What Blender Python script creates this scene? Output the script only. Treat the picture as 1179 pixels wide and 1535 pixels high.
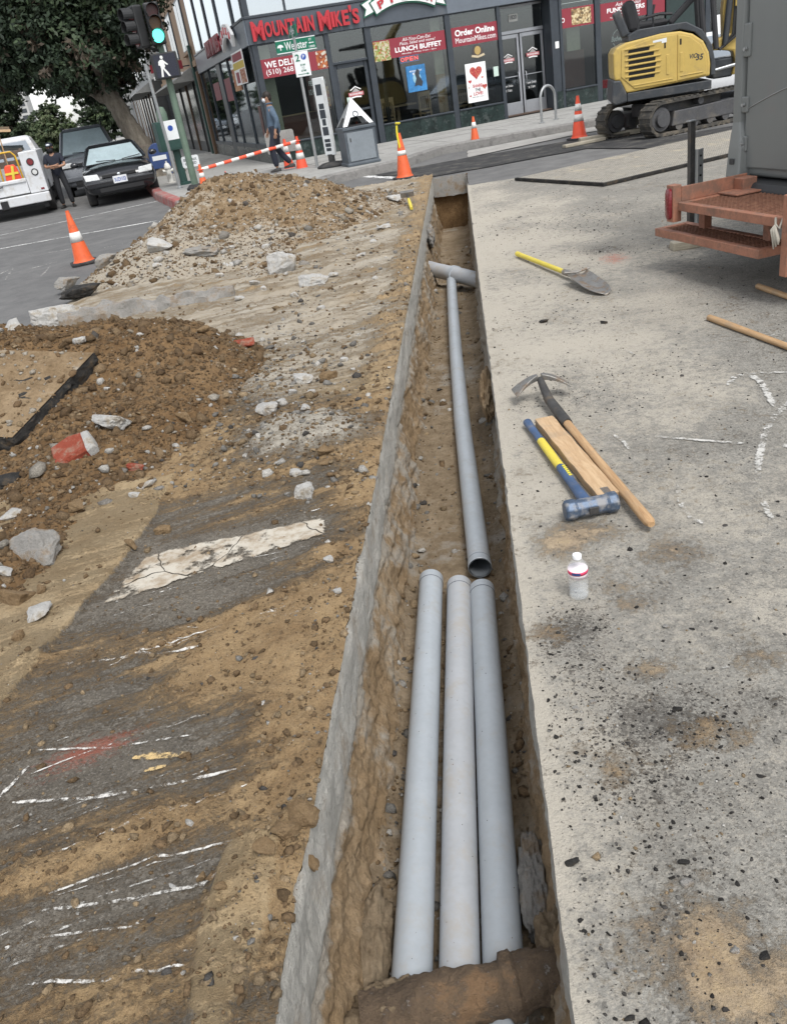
import bpy, bmesh, math, random
import numpy as np
from mathutils import Matrix, Vector
for o in list(bpy.data.objects): bpy.data.objects.remove(o)
SC = bpy.context.scene
COL = SC.collection
random.seed(7); RNG = np.random.default_rng(11)
R = math.radians; PI = math.pi

# ------------------------------------------------------------------ camera
FPX = 1230.0; CX, CY = 589.5, 767.5; CAMH = 1.55
_roll = R(10.0); _pitch = math.atan(638/FPX)
_fw = np.array([0, math.cos(_pitch), -math.sin(_pitch)]); _r0 = np.array([1., 0, 0]); _u0 = np.cross(_r0, _fw)
_r = math.cos(_roll)*_r0 - math.sin(_roll)*_u0; _u = math.sin(_roll)*_r0 + math.cos(_roll)*_u0
_d = _fw + (678-CX)/FPX*_r - (104-CY)/FPX*_u
_a = math.atan2(_d[0], _d[1])
_R = np.array([[math.cos(_a), -math.sin(_a), 0], [math.sin(_a), math.cos(_a), 0], [0, 0, 1]])
FW, RT, UP = _R@_fw, _R@_r, _R@_u
CAM = np.array([0, 0, CAMH])
def ray(x, y): return FW + (x-CX)/FPX*RT - (y-CY)/FPX*UP
def g(x, y, z=0.0):                       # photo pixel -> point on the level z
    d = ray(x, y); return CAM + d*((z-CAMH)/d[2])
def atY(x, y, Y):
    d = ray(x, y); return CAM + d*(Y/d[1])
cd = bpy.data.cameras.new('camera'); cam = bpy.data.objects.new('camera', cd); COL.objects.link(cam)
cd.sensor_fit = 'HORIZONTAL'; cd.sensor_width = 36; cd.lens = 36*FPX/1179; cd.clip_start = 0.05; cd.clip_end = 2000
M = Matrix(((RT[0], UP[0], -FW[0], 0), (RT[1], UP[1], -FW[1], 0), (RT[2], UP[2], -FW[2], CAMH), (0, 0, 0, 1)))
cam.matrix_world = M
SC.camera = cam
# ------------------------------------------------------------------ overcast sky, soft sun
W = bpy.data.worlds.new('World'); SC.world = W; W.use_nodes = True
nt = W.node_tree; nt.nodes.clear()
sky = nt.nodes.new('ShaderNodeTexSky'); sky.sky_type = 'NISHITA'; sky.sun_disc = False
SUN_EL, SUN_AZ = R(58), R(150)            # azimuth measured clockwise from +Y
sky.sun_elevation = SUN_EL; sky.sun_rotation = SUN_AZ
sky.air_density = 1.0; sky.dust_density = 1.5; sky.ozone_density = 1.0
hs = nt.nodes.new('ShaderNodeHueSaturation'); hs.inputs['Saturation'].default_value = 0.22
bg = nt.nodes.new('ShaderNodeBackground'); bg.inputs['Strength'].default_value = 0.15
wo = nt.nodes.new('ShaderNodeOutputWorld')
nt.links.new(sky.outputs[0], hs.inputs['Color']); nt.links.new(hs.outputs[0], bg.inputs['Color']); nt.links.new(bg.outputs[0], wo.inputs[0])
sd = bpy.data.lights.new('sun', 'SUN'); sd.energy = 1.5; sd.angle = R(22); sd.color = (1, .975, .94)
so = bpy.data.objects.new('sun', sd); COL.objects.link(so)
_sv = Vector((math.sin(SUN_AZ)*math.cos(SUN_EL), math.cos(SUN_AZ)*math.cos(SUN_EL), math.sin(SUN_EL)))
so.rotation_euler = _sv.to_track_quat('Z', 'Y').to_euler(); so.location = (0, -5, 30)
SC.view_settings.view_transform = 'Standard'; SC.view_settings.look = 'None'
SC.view_settings.exposure = 0.82; SC.view_settings.gamma = 1; SC.view_settings.use_curve_mapping = False
SC.render.engine = 'CYCLES'

# ------------------------------------------------------------------ noise (numpy)
_perm = np.random.default_rng(3).permutation(256); _perm = np.concatenate([_perm, _perm, _perm])
_grad = np.random.default_rng(4).normal(size=(256, 3)); _grad /= np.linalg.norm(_grad, axis=1)[:, None]
def perlin(x, y, z=0.0):
    x, y, z = np.broadcast_arrays(np.asarray(x, float), np.asarray(y, float), np.asarray(z, float))
    xi, yi, zi = np.floor(x).astype(int), np.floor(y).astype(int), np.floor(z).astype(int)
    xf, yf, zf = x-xi, y-yi, z-zi
    f = lambda t: t*t*t*(t*(t*6-15)+10)
    u, v, w = f(xf), f(yf), f(zf)
    def gr(a, b, c):
        h = _perm[_perm[_perm[(xi+a) & 255]+((yi+b) & 255)]+((zi+c) & 255)]
        G = _grad[h]
        return G[..., 0]*(xf-a)+G[..., 1]*(yf-b)+G[..., 2]*(zf-c)
    L = lambda t, p, q: p+t*(q-p)
    return L(w, L(v, L(u, gr(0,0,0), gr(1,0,0)), L(u, gr(0,1,0), gr(1,1,0))), L(v, L(u, gr(0,0,1), gr(1,0,1)), L(u, gr(0,1,1), gr(1,1,1))))*1.4
def fbm(x, y, z=0.0, o=4, ridged=False):
    s = 0; a = 1.0; t = 0
    for i in range(o):
        n = perlin(np.asarray(x)*2**i+i*17.3, np.asarray(y)*2**i-i*9.1, np.asarray(z)*2**i+i*5.7)
        if ridged: n = 1-2*np.abs(n)
        s = s+a*n; t += a; a *= .5
    return s/t
def sstep(a, b, x):
    t = np.clip((np.asarray(x, float)-a)/(b-a), 0, 1); return t*t*(3-2*t)

# ------------------------------------------------------------------ materials
MATS = {}
class NT:
    def __init__(s, m): s.t = m.node_tree
    def n(s, typ, **kw):
        nd = s.t.nodes.new('ShaderNode'+typ)
        for k, v in kw.items():
            if hasattr(nd, k): setattr(nd, k, v)
        return nd
    def l(s, a, b): s.t.links.new(a, b)
    def val(s, sock, v):
        if isinstance(v, bpy.types.NodeSocket): s.l(v, sock)
        elif isinstance(v, (tuple, list)) and len(v) == 3 and sock.type == 'RGBA': sock.default_value = (*v, 1)
        else: sock.default_value = v
    def noise(s, vec, scale, detail=4, rough=.6, dist=0):
        n = s.n('TexNoise'); s.l(vec, n.inputs['Vector']); n.inputs['Scale'].default_value = scale
        n.inputs['Detail'].default_value = detail; n.inputs['Roughness'].default_value = rough; n.inputs['Distortion'].default_value = dist
        return n.outputs['Fac']
    def vor(s, vec, scale, feature='F1', out='Distance'):
        n = s.n('TexVoronoi'); n.feature = feature; s.l(vec, n.inputs['Vector']); n.inputs['Scale'].default_value = scale
        return n.outputs[out]
    def math(s, op, a, b=0.0, c=0.0, clamp=False):
        n = s.n('Math'); n.operation = op; n.use_clamp = clamp
        s.val(n.inputs[0], a); s.val(n.inputs[1], b); s.val(n.inputs[2], c); return n.outputs[0]
    def rng(s, v, a, b, c=0.0, d=1.0, smooth=True):
        n = s.n('MapRange'); n.interpolation_type = 'SMOOTHSTEP' if smooth else 'LINEAR'; n.clamp = True
        s.val(n.inputs[0], v)
        for i, q in enumerate((a, b, c, d)): n.inputs[1+i].default_value = q
        return n.outputs[0]
    def mix(s, f, a, b, mode='MIX'):
        n = s.n('Mix'); n.data_type = 'RGBA'; n.blend_type = mode
        s.val(n.inputs[0], f); s.val(n.inputs[6], a); s.val(n.inputs[7], b); return n.outputs[2]
    def coord(s, which='Object'):
        return s.n('TexCoord').outputs[which]
    def mapping(s, vec, scale=(1,1,1), rot=(0,0,0), loc=(0,0,0)):
        n = s.n('Mapping'); s.l(vec, n.inputs[0]); n.inputs[1].default_value = loc; n.inputs[2].default_value = rot; n.inputs[3].default_value = scale
        return n.outputs[0]
    def attr(s, name, out='Fac'):
        n = s.n('Attribute'); n.attribute_name = name; return n.outputs[out]
    def bump(s, h, strength=.5, dist=.01, normal=None):
        n = s.n('Bump'); s.l(h, n.inputs['Height']); n.inputs['Strength'].default_value = strength; n.inputs['Distance'].default_value = dist
        if normal is not None: s.l(normal, n.inputs['Normal'])
        return n.outputs[0]
def newmat(name):
    m = bpy.data.materials.new(name); m.use_nodes = True
    b = m.node_tree.nodes['Principled BSDF']; MATS[name] = m
    return m, b, NT(m)
def mat(name, col, rough=.6, metal=0.0, var=.15, scale=8.0, bump=.0, bscale=60., bdist=.004, dirt=None, dirtamt=.4, dscale=3., alpha=1, emit=0, spec=.5, coat=0, trans=0, ior=1.45, coord='Object'):
    if name in MATS: return MATS[name]
    m, b, t = newmat(name)
    v = t.coord(coord)
    n1 = t.noise(v, scale, 5, .65); n2 = t.noise(v, scale*7.3, 3, .6)
    f = t.math('ADD', t.math('MULTIPLY', n1, .65), t.math('MULTIPLY', n2, .35))
    lo = tuple(c*(1-var) for c in col); hi = tuple(min(1, c*(1+var)) for c in col)
    c = t.mix(t.rng(f, .3, .7), lo, hi)
    if dirt is not None:
        d = t.rng(t.noise(v, dscale, 6, .7), .62-.35*dirtamt, .82-.35*dirtamt)
        c = t.mix(t.math('MULTIPLY', d, min(1, dirtamt*1.6)), c, dirt)
        rr = t.math('ADD', t.math('MULTIPLY', d, .3), rough, clamp=True)
        t.l(rr, b.inputs['Roughness'])
    else:
        t.l(t.math('ADD', t.math('MULTIPLY', t.math('SUBTRACT', n2, .5), .25), rough, clamp=True), b.inputs['Roughness'])
    t.l(c, b.inputs['Base Color'])
    b.inputs['Metallic'].default_value = metal
    b.inputs['Specular IOR Level'].default_value = spec
    b.inputs['Coat Weight'].default_value = coat
    b.inputs['Transmission Weight'].default_value = trans; b.inputs['IOR'].default_value = ior
    b.inputs['Alpha'].default_value = alpha
    if emit: b.inputs['Emission Color'].default_value = (*col, 1); b.inputs['Emission Strength'].default_value = emit
    if bump: t.l(t.bump(t.noise(v, bscale, 5, .65), bump, bdist), b.inputs['Normal'])
    return m

# ------------------------------------------------------------------ mesh builder
class MB:
    def __init__(s): s.v = []; s.f = []; s.M = Matrix.Identity(4)
    def at(s, M): s.M = M; return s
    def add(s, vs, fs):
        o = len(s.v); M = s.M
        s.v += [tuple(M @ Vector(v)) for v in vs]; s.f += [tuple(i+o for i in f) for f in fs]; return s
    def box(s, c, d, rot=None):
        hx, hy, hz = d[0]/2, d[1]/2, d[2]/2
        vs = [Vector((x, y, z)) for z in (-hz, hz) for y in (-hy, hy) for x in (-hx, hx)]
        if rot is not None: vs = [rot @ v for v in vs]
        c = Vector(c)
        return s.add([v+c for v in vs], [(0,2,3,1),(4,5,7,6),(0,1,5,4),(2,6,7,3),(0,4,6,2),(1,3,7,5)])
    def b2(s, lo, hi):
        return s.box([(a+b)/2 for a, b in zip(lo, hi)], [abs(b-a) for a, b in zip(lo, hi)])
    def tube(s, pts, rad, n=12, caps=True, closed=False):
        pts = [Vector(p) for p in pts]; k = len(pts)
        if not hasattr(rad, '__len__'): rad = [rad]*k
        rings = []; up = None
        for i, p in enumerate(pts):
            if closed: d = pts[(i+1) % k]-pts[i-1]
            else: d = pts[min(i+1, k-1)]-pts[max(i-1, 0)]
            d.normalize()
            if up is None:
                up = Vector((0, 0, 1)) if abs(d.z) < .9 else Vector((1, 0, 0))
            a = d.cross(up)
            if a.length < 1e-6: a = d.orthogonal()
            a.normalize(); bb = a.cross(d).normalized(); up = bb
            rings.append([p+(a*math.cos(2*PI*j/n)+bb*math.sin(2*PI*j/n))*rad[i] for j in range(n)])
        vs = [v for r_ in rings for v in r_]; fs = []
        for i in range(k if closed else k-1):
            i2 = (i+1) % k
            for j in range(n):
                fs.append((i*n+j, i*n+(j+1) % n, i2*n+(j+1) % n, i2*n+j))
        if caps and not closed: fs += [tuple(range(n))[::-1], tuple(range((k-1)*n, k*n))]
        return s.add(vs, fs)
    def cyl(s, p0, p1, r0, r1=None, n=16, caps=True): return s.tube([p0, p1], [r0, r0 if r1 is None else r1], n, caps)
    def lathe(s, prof, n=20, origin=(0,0,0), axis='Z'):
        vs = []; o = Vector(origin)
        for r_, h in prof:
            for j in range(n):
                c, q = math.cos(2*PI*j/n)*r_, math.sin(2*PI*j/n)*r_
                v = {'Z': (c, q, h), 'X': (h, c, q), 'Y': (q, h, c)}[axis]
                vs.append(Vector(v)+o)
        fs = []
        for i in range(len(prof)-1):
            for j in range(n): fs.append((i*n+j, i*n+(j+1) % n, (i+1)*n+(j+1) % n, (i+1)*n+j))
        if prof[0][0] > 1e-5: fs.append(tuple(range(n))[::-1])
        if prof[-1][0] > 1e-5: fs.append(tuple(range((len(prof)-1)*n, len(prof)*n)))
        return s.add(vs, fs)
    def prism(s, poly, a, b, plane='XZ'):       # polygon extruded along the axis left out
        k = len(poly); mk = {'XZ': lambda p, t: (p[0], t, p[1]), 'YZ': lambda p, t: (t, p[0], p[1]), 'XY': lambda p, t: (p[0], p[1], t)}[plane]
        vs = [mk(p, a) for p in poly]+[mk(p, b) for p in poly]
        fs = [tuple(range(k))[::-1], tuple(range(k, 2*k))]+[(i, (i+1) % k, k+(i+1) % k, k+i) for i in range(k)]
        return s.add(vs, fs)
    def loft(s, secs, caps=True, closed=True):
        n = len(secs[0]); vs = [v for q in secs for v in q]; fs = []
        for i in range(len(secs)-1):
            for j in range(n if closed else n-1): fs.append((i*n+j, i*n+(j+1) % n, (i+1)*n+(j+1) % n, (i+1)*n+j))
        if caps and closed: fs += [tuple(range(n))[::-1], tuple(range((len(secs)-1)*n, len(secs)*n))]
        return s.add(vs, fs)
    def quad(s, a, b, c, d): return s.add([a, b, c, d], [(0, 1, 2, 3)])
    def ball(s, c, r_, seg=14, rings=8):
        rx = r_ if hasattr(r_, '__len__') else (r_, r_, r_); vs = []; fs = []
        for i in range(rings+1):
            t = PI*i/rings
            for j in range(seg):
                p = 2*PI*j/seg; vs.append((c[0]+rx[0]*math.sin(t)*math.cos(p), c[1]+rx[1]*math.sin(t)*math.sin(p), c[2]+rx[2]*math.cos(t)))
        for i in range(rings):
            for j in range(seg): fs.append((i*seg+j, (i+1)*seg+j, (i+1)*seg+(j+1) % seg, i*seg+(j+1) % seg))
        return s.add(vs, fs)
    def mesh(s, name, fix=True):
        me = bpy.data.meshes.new(name); me.from_pydata([tuple(v) for v in s.v], [], s.f)
        if fix:
            bm = bmesh.new(); bm.from_mesh(me); bmesh.ops.remove_doubles(bm, verts=bm.verts, dist=1e-5)
            bmesh.ops.recalc_face_normals(bm, faces=bm.faces); bm.to_mesh(me); bm.free()
        me.update(); return me
    def build(s, name, m, parent=None, smooth=False, bevel=0, seg=2, sub=0, fix=True):
        return link(name, s.mesh(name, fix), m, parent, smooth, bevel, seg, sub)
def link(name, me, m=None, parent=None, smooth=False, bevel=0, seg=2, sub=0):
    o = bpy.data.objects.new(name, me); COL.objects.link(o)
    if m is not None and len(me.materials) == 0: me.materials.append(m if not isinstance(m, str) else MATS[m])
    if parent is not None: o.parent = parent
    if smooth is True:
        me.polygons.foreach_set('use_smooth', [True]*len(me.polygons))
    elif smooth:
        try: me.set_sharp_from_angle(angle=R(smooth))
        except Exception: pass
        me.polygons.foreach_set('use_smooth', [True]*len(me.polygons))
    if bevel:
        b = o.modifiers.new('bevel', 'BEVEL'); b.width = bevel; b.segments = seg; b.limit_method = 'ANGLE'; b.angle_limit = R(40); b.harden_normals = False
    if sub:
        q = o.modifiers.new('sub', 'SUBSURF'); q.levels = sub; q.render_levels = sub
    return o
def tag(o, label=None, cat=None, group=None, kind=None):
    if label: o['label'] = label
    if cat: o['category'] = cat
    if group: o['group'] = group
    if kind: o['kind'] = kind
    return o
def thing(name, label, cat, loc=(0,0,0), rotz=0, group=None, rot=None):
    o = bpy.data.objects.new(name, None); COL.objects.link(o); o.empty_display_size = .1
    o.location = loc; o.rotation_euler = rot if rot is not None else (0, 0, rotz)
    return tag(o, label, cat, group)
def dup(root, loc=None, rotz=None, label=None, group=None):
    def cp(o, par):
        c = o.copy(); COL.objects.link(c); c.parent = par
        for ch in o.children: cp(ch, c)
        return c
    r_ = cp(root, None)
    if loc is not None: r_.location = loc
    if rotz is not None: r_.rotation_euler = (0, 0, rotz)
    if label: r_['label'] = label
    if group: r_['group'] = group
    return r_
def rotz(a): return Matrix.Rotation(a, 3, 'Z')
# numpy grid mesh with attributes
def gridmesh(name, X, Y, Z, attrs=None, keep=None):
    n, k = X.shape
    co = np.stack([X, Y, Z], -1).reshape(-1, 3)
    idx = np.arange(n*k).reshape(n, k)
    q = np.stack([idx[:-1, :-1], idx[:-1, 1:], idx[1:, 1:], idx[1:, :-1]], -1).reshape(-1, 4)
    if keep is not None:
        kk = keep.reshape(-1); q = q[kk[q].any(axis=1)]
    return npmesh(name, co, q, attrs)
def npmesh(name, co, faces, attrs=None):
    me = bpy.data.meshes.new(name); nf, w = faces.shape
    me.vertices.add(len(co)); me.vertices.foreach_set('co', np.ascontiguousarray(co, dtype=np.float32).ravel())
    me.loops.add(nf*w); me.loops.foreach_set('vertex_index', np.ascontiguousarray(faces, dtype=np.int32).ravel())
    me.polygons.add(nf); me.polygons.foreach_set('loop_start', np.arange(0, nf*w, w, dtype=np.int32))
    me.update(calc_edges=True)
    for nme, a in (attrs or {}).items():
        a = np.asarray(a, dtype=np.float32)
        if a.ndim > 1 and a.shape[-1] == 3:
            a = a.reshape(-1, 3); a = np.concatenate([a, np.ones((len(a), 1), np.float32)], 1)
            at = me.attributes.new(nme, 'FLOAT_COLOR', 'POINT'); at.data.foreach_set('color', np.ascontiguousarray(a).ravel())
        else:
            at = me.attributes.new(nme, 'FLOAT', 'POINT'); at.data.foreach_set('value', np.ascontiguousarray(a.ravel()))
    me.validate(); return me
# scattered angular stones as one mesh: deformed icosahedra with a colour each
_ph = (1+5**.5)/2
_ICO = np.array([(-1,_ph,0),(1,_ph,0),(-1,-_ph,0),(1,-_ph,0),(0,-1,_ph),(0,1,_ph),(0,-1,-_ph),(0,1,-_ph),(_ph,0,-1),(_ph,0,1),(-_ph,0,-1),(-_ph,0,1)])/1.902
_ICF = np.array([(0,11,5),(0,5,1),(0,1,7),(0,7,10),(0,10,11),(1,5,9),(5,11,4),(11,10,2),(10,7,6),(7,1,8),(3,9,4),(3,4,2),(3,2,6),(3,6,8),(3,8,9),(4,9,5),(2,4,11),(6,2,10),(8,6,7),(9,8,1)])
def stones(name, pts, size, cols, m, parent=None, flat=.7, sink=.25, rough=.35, rng=RNG):
    N = len(pts); size = np.broadcast_to(size, (N,))
    v = _ICO[None]*(1+rng.normal(0, rough*.55, (N, 12, 1)).clip(-.5, .6))
    v = v*(1+rng.uniform(-.35, .35, (N, 1, 3)))
    a = rng.normal(size=(N, 4)); a /= np.linalg.norm(a, axis=1)[:, None]; w, x, y, z = a.T
    Rm = np.stack([1-2*(y*y+z*z), 2*(x*y-z*w), 2*(x*z+y*w), 2*(x*y+z*w), 1-2*(x*x+z*z), 2*(y*z-x*w), 2*(x*z-y*w), 2*(y*z+x*w), 1-2*(x*x+y*y)], -1).reshape(N, 3, 3)
    v = np.einsum('nij,nkj->nki', Rm, v)
    v[..., 2] *= flat
    v = v*size[:, None, None]*.5
    v = v+np.asarray(pts)[:, None, :]; v[..., 2] += (size*flat*.5*(1-2*sink))[:, None]
    f = (_ICF[None]+(np.arange(N)*12)[:, None, None]).reshape(-1, 3)
    c = np.repeat(np.asarray(cols)[:, None, :], 12, 1)
    me = npmesh(name, v.reshape(-1, 3), f, {'col': c.reshape(-1, 3)})
    return link(name, me, m, parent)
# street axes: the cross street runs 22 degrees off the trench
TH = R(22); E1 = np.array([math.cos(TH), math.sin(TH), 0]); E2 = np.array([-math.sin(TH), math.cos(TH), 0])
CN = np.array([-4.7066, 22.4038, 0])         # corner of the pizzeria
def st(s, t, z=0.0): return CN+E1*s+E2*t+np.array([0, 0, z])
XL, XR, YE = -.526, .03, 14.75                # trench edges and far end
# ================================================================== GROUND MATERIALS
def ground_mat(name, base_a, base_b, streak=False, crumbdark=True):
    m, b, t = newmat(name)
    v = t.coord('Object')
    sv = t.mapping(v, (1, 1, 1), (0, 0, -TH))
    sv = t.mapping(sv, (.14, 2.0, 1)) if streak else sv
    n_big = t.noise(v, .9, 5, .6); n_mid = t.noise(v, 6, 6, .7); n_fine = t.noise(v, 45, 6, .75); n_grit = t.noise(v, 260, 3, .7); n_h = t.noise(v, 120, 4, .75); n_m2 = t.noise(v, 17, 6, .72)
    n_st = t.noise(sv, 9, 7, .75)
    vg = t.vor(v, 190); vg2 = t.vor(v, 75)
    base = t.mix(t.rng(t.math('ADD', t.math('MULTIPLY', n_mid, .6), t.math('MULTIPLY', n_big, .4)), .34, .66), base_a, base_b)
    base = t.mix(t.math('MULTIPLY', t.rng(n_fine, .35, .68), .5), base, tuple(c*.55 for c in base_a)); base = t.mix(t.math('MULTIPLY', t.rng(n_h, .5, .66), .42), base, tuple(c*.42 for c in base_a))
    # aggregate: pale and dark grains
    gc = t.n('TexVoronoi'); t.l(v, gc.inputs['Vector']); gc.inputs['Scale'].default_value = 170
    gsep = t.n('SeparateColor'); t.l(gc.outputs['Color'], gsep.inputs[0])
    base = t.mix(t.math('MULTIPLY', t.rng(gsep.outputs[0], .80, .86), .22 if streak else .4), base, (.42, .39, .34))
    base = t.mix(t.math('MULTIPLY', t.rng(gsep.outputs[1], .80, .86), .38), base, (.03, .028, .026))
    dust = t.attr('dust'); df = t.rng(t.math('ADD', dust, t.math('MULTIPLY', t.math('SUBTRACT', t.math('ADD', t.math('MULTIPLY', n_m2, .55), t.math('MULTIPLY', n_h, .45)), .5), 2.6)), .30, .80)
    base = t.mix(df, base, t.mix(n_fine, (.37, .338, .28), (.49, .452, .385)))
    dark = t.attr('dark'); kf = t.rng(t.math('ADD', dark, t.math('MULTIPLY', t.math('SUBTRACT', t.math('ADD', t.math('MULTIPLY', n_h, .6), t.math('MULTIPLY', n_m2, .4)), .5), 3.0)), .45, .75)
    base = t.mix(t.math('MULTIPLY', kf, .85), base, t.mix(n_grit, (.035, .034, .033), (.085, .08, .075)))
    clay = t.attr('clay')
    cn = t.math('ADD', t.math('MULTIPLY', n_st if streak else n_m2, .45), t.math('ADD', t.math('MULTIPLY', n_fine, .3), t.math('MULTIPLY', n_h, .25)))
    cf = t.rng(t.math('ADD', clay, t.math('MULTIPLY', t.math('SUBTRACT', cn, .5), 3.2 if streak else 2.9)), .26, .76)
    ccol = t.mix(t.rng(n_mid, .3, .7), (.25, .155, .068), (.41, .28, .140))
    ccol = t.mix(t.math('MULTIPLY', t.rng(n_fine, .5, .72), .7), ccol, (.40, .285, .155))
    ccol = t.mix(t.math('MULTIPLY', t.rng(n_h, .48, .62), .36), ccol, (.12, .074, .036)); ccol = t.mix(t.math('MULTIPLY', t.rng(n_grit, .56, .72), .5), ccol, (.42, .31, .18))
    base = t.mix(t.math('MULTIPLY', cf, .92 if streak else .62), base, ccol)
    tan = t.attr('tan'); tf = t.rng(t.math('ADD', tan, t.math('MULTIPLY', t.math('SUBTRACT', cn, .5), 1.5)), .40, .60)
    tcol = t.mix(t.rng(n_mid, .3, .7), (.40, .288, .155), (.50, .385, .23)); tcol = t.mix(t.math('MULTIPLY', n_grit, .5), tcol, (.26, .18, .10))
    base = t.mix(t.math('MULTIPLY', tf, t.rng(dust, .3, .9, .92, .35) if streak else .6), base, tcol)
    red = t.attr('red'); rf = t.rng(t.math('ADD', red, t.math('MULTIPLY', t.math('SUBTRACT', cn, .5), 3.2)), .40, .85)
    base = t.mix(t.math('MULTIPLY', rf, .6), base, (.36, .075, .04))
    base = t.mix(.10, base, t.mix(n_big, (.30, .27, .22), (.18, .155, .12)))
    t.l(base, b.inputs['Base Color']); b.inputs['Roughness'].default_value = .92; b.inputs['Specular IOR Level'].default_value = .25
    h = t.math('ADD', t.math('MULTIPLY', cf, .45), t.math('ADD', t.math('MULTIPLY', t.math('ADD', n_fine, n_h), .45), t.math('ADD', t.math('MULTIPLY', n_grit, .22), t.math('MULTIPLY', vg, -.12))))
    t.l(t.bump(h, 1.0, .020 if streak else .012), b.inputs['Normal'])
    return m
def soil_mat(name, c1, c2, pale=(.40, .30, .18), grey=None, bump=.9):
    m, b, t = newmat(name)
    v = t.coord('Object')
    n0 = t.noise(v, 1.3, 4, .6); n1 = t.noise(v, 7, 6, .7); n2 = t.noise(v, 40, 6, .75); n3 = t.noise(v, 220, 3, .7)
    c = t.mix(t.rng(n1, .3, .7), c1, c2)
    c = t.mix(t.math('MULTIPLY', t.rng(n2, .55, .75), .6), c, pale)
    c = t.mix(t.math('MULTIPLY', t.rng(n2, .5, .3), .55), c, tuple(q*.5 for q in c1))
    c = t.mix(t.math('MULTIPLY', t.rng(n3, .55, .75), .4), c, tuple(q*.45 for q in c1))
    if grey:
        gf = t.rng(t.math('ADD', t.attr('grey'), t.math('MULTIPLY', t.math('SUBTRACT', n1, .5), 1.0)), .4, .62)
        c = t.mix(t.math('MULTIPLY', gf, .9), c, t.mix(n2, tuple(q*.6 for q in grey), tuple(min(1, q*1.15) for q in grey)))
    c = t.mix(t.math('MULTIPLY', t.rng(n0, .5, .7), .25), c, pale)
    t.l(c, b.inputs['Base Color']); b.inputs['Roughness'].default_value = .95; b.inputs['Specular IOR Level'].default_value = .2
    h = t.math('ADD', t.math('MULTIPLY', n2, .7), t.math('ADD', t.math('MULTIPLY', n3, .25), t.math('MULTIPLY', t.vor(v, 60), .2)))
    t.l(t.bump(h, bump, .02), b.inputs['Normal'])
    return m
def stone_mat(name):
    m, b, t = newmat(name); v = t.coord('Object')
    n = t.noise(v, 120, 4, .7)
    c = t.mix(t.rng(n, .3, .7), t.mix(.5, t.attr('col', 'Color'), (.02, .015, .01)), t.attr('col', 'Color'))
    t.l(c, b.inputs['Base Color']); b.inputs['Roughness'].default_value = .93; b.inputs['Specular IOR Level'].default_value = .2
    t.l(t.bump(n, 1.0, .012), b.inputs['Normal']); return m
def concrete_mat(name, c1, c2, stain=(.2, .15, .09), stainamt=.35, scale=5):
    m, b, t = newmat(name); v = t.coord('Object')
    n1 = t.noise(v, scale, 6, .7); n2 = t.noise(v, scale*9, 5, .7); n3 = t.noise(v, scale*40, 3, .7)
    c = t.mix(t.rng(n1, .3, .7), c1, c2); c = t.mix(t.math('MULTIPLY', t.rng(n2, .5, .75), .55), c, tuple(q*.5 for q in c1))
    c = t.mix(t.math('MULTIPLY', t.rng(n1, .62-.3*stainamt, .8-.3*stainamt), .8), c, stain)
    t.l(c, b.inputs['Base Color']); b.inputs['Roughness'].default_value = .93; b.inputs['Specular IOR Level'].default_value = .25
    t.l(t.bump(t.math('ADD', n2, t.math('MULTIPLY', n3, .5)), .9, .018), b.inputs['Normal']); return m
def chalk_mat(name, col, thresh=.5, scale=40):
    m, b, t = newmat(name); v = t.coord('Object')
    n = t.math('ADD', t.math('MULTIPLY', t.noise(v, scale, 6, .75), .6), t.math('MULTIPLY', t.noise(v, 4, 4, .6), .4))
    w = t.attr('edge')
    a = t.rng(t.math('SUBTRACT', n, t.math('MULTIPLY', w, .22)), thresh-.05, thresh+.06)
    b.inputs['Base Color'].default_value = (*col, 1); b.inputs['Roughness'].default_value = .95
    t.l(a, b.inputs['Alpha']); return m
ground_mat('mat_left', (.118, .103, .083), (.205, .180, .145), streak=True)
ground_mat('mat_right', (.215, .206, .184), (.325, .313, .28))
soil_mat('soil', (.115, .068, .032), (.20, .126, .062), (.31, .212, .118), grey=(.31, .28, .225))
soil_mat('soil_b', (.165, .112, .062), (.275, .20, .12), (.38, .29, .185), grey=(.38, .34, .275))
soil_mat('soil_floor', (.17, .125, .078), (.27, .21, .14), (.36, .295, .215), grey=(.30, .275, .235))
soil_mat('soil_trench', (.23, .158, .088), (.34, .25, .155), (.45, .36, .25), grey=(.38, .35, .30))
stone_mat('stones')
concrete_mat('saw_cut', (.40, .385, .345), (.56, .54, .49), (.33, .28, .22), .4, 6)
concrete_mat('rubble', (.42, .41, .39), (.62, .61, .58), (.30, .24, .16), .45, 9)
concrete_mat('rubble_grey', (.26, .25, .23), (.40, .385, .36), (.24, .17, .10), .5, 8)
concrete_mat('clod', (.20, .13, .065), (.33, .235, .135), (.14, .085, .04), .4, 10)
concrete_mat('black_asphalt', (.022, .021, .02), (.06, .057, .053), (.13, .09, .05), .3, 10)
concrete_mat('brick', (.30, .062, .035), (.40, .10, .06), (.34, .27, .2), .45, 12)
chalk_mat('chalk', (.56, .545, .51), .42); chalk_mat('chalk_faint', (.44, .43, .40), .445); chalk_mat('dirt_film', (.24, .175, .105), .50, 9); chalk_mat('chalk_line', (.46, .45, .42), .39); chalk_mat('road_paint', (.68, .68, .66), .36, 30)
chalk_mat('orange_paint', (.52, .16, .08), .56, 20)
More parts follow.
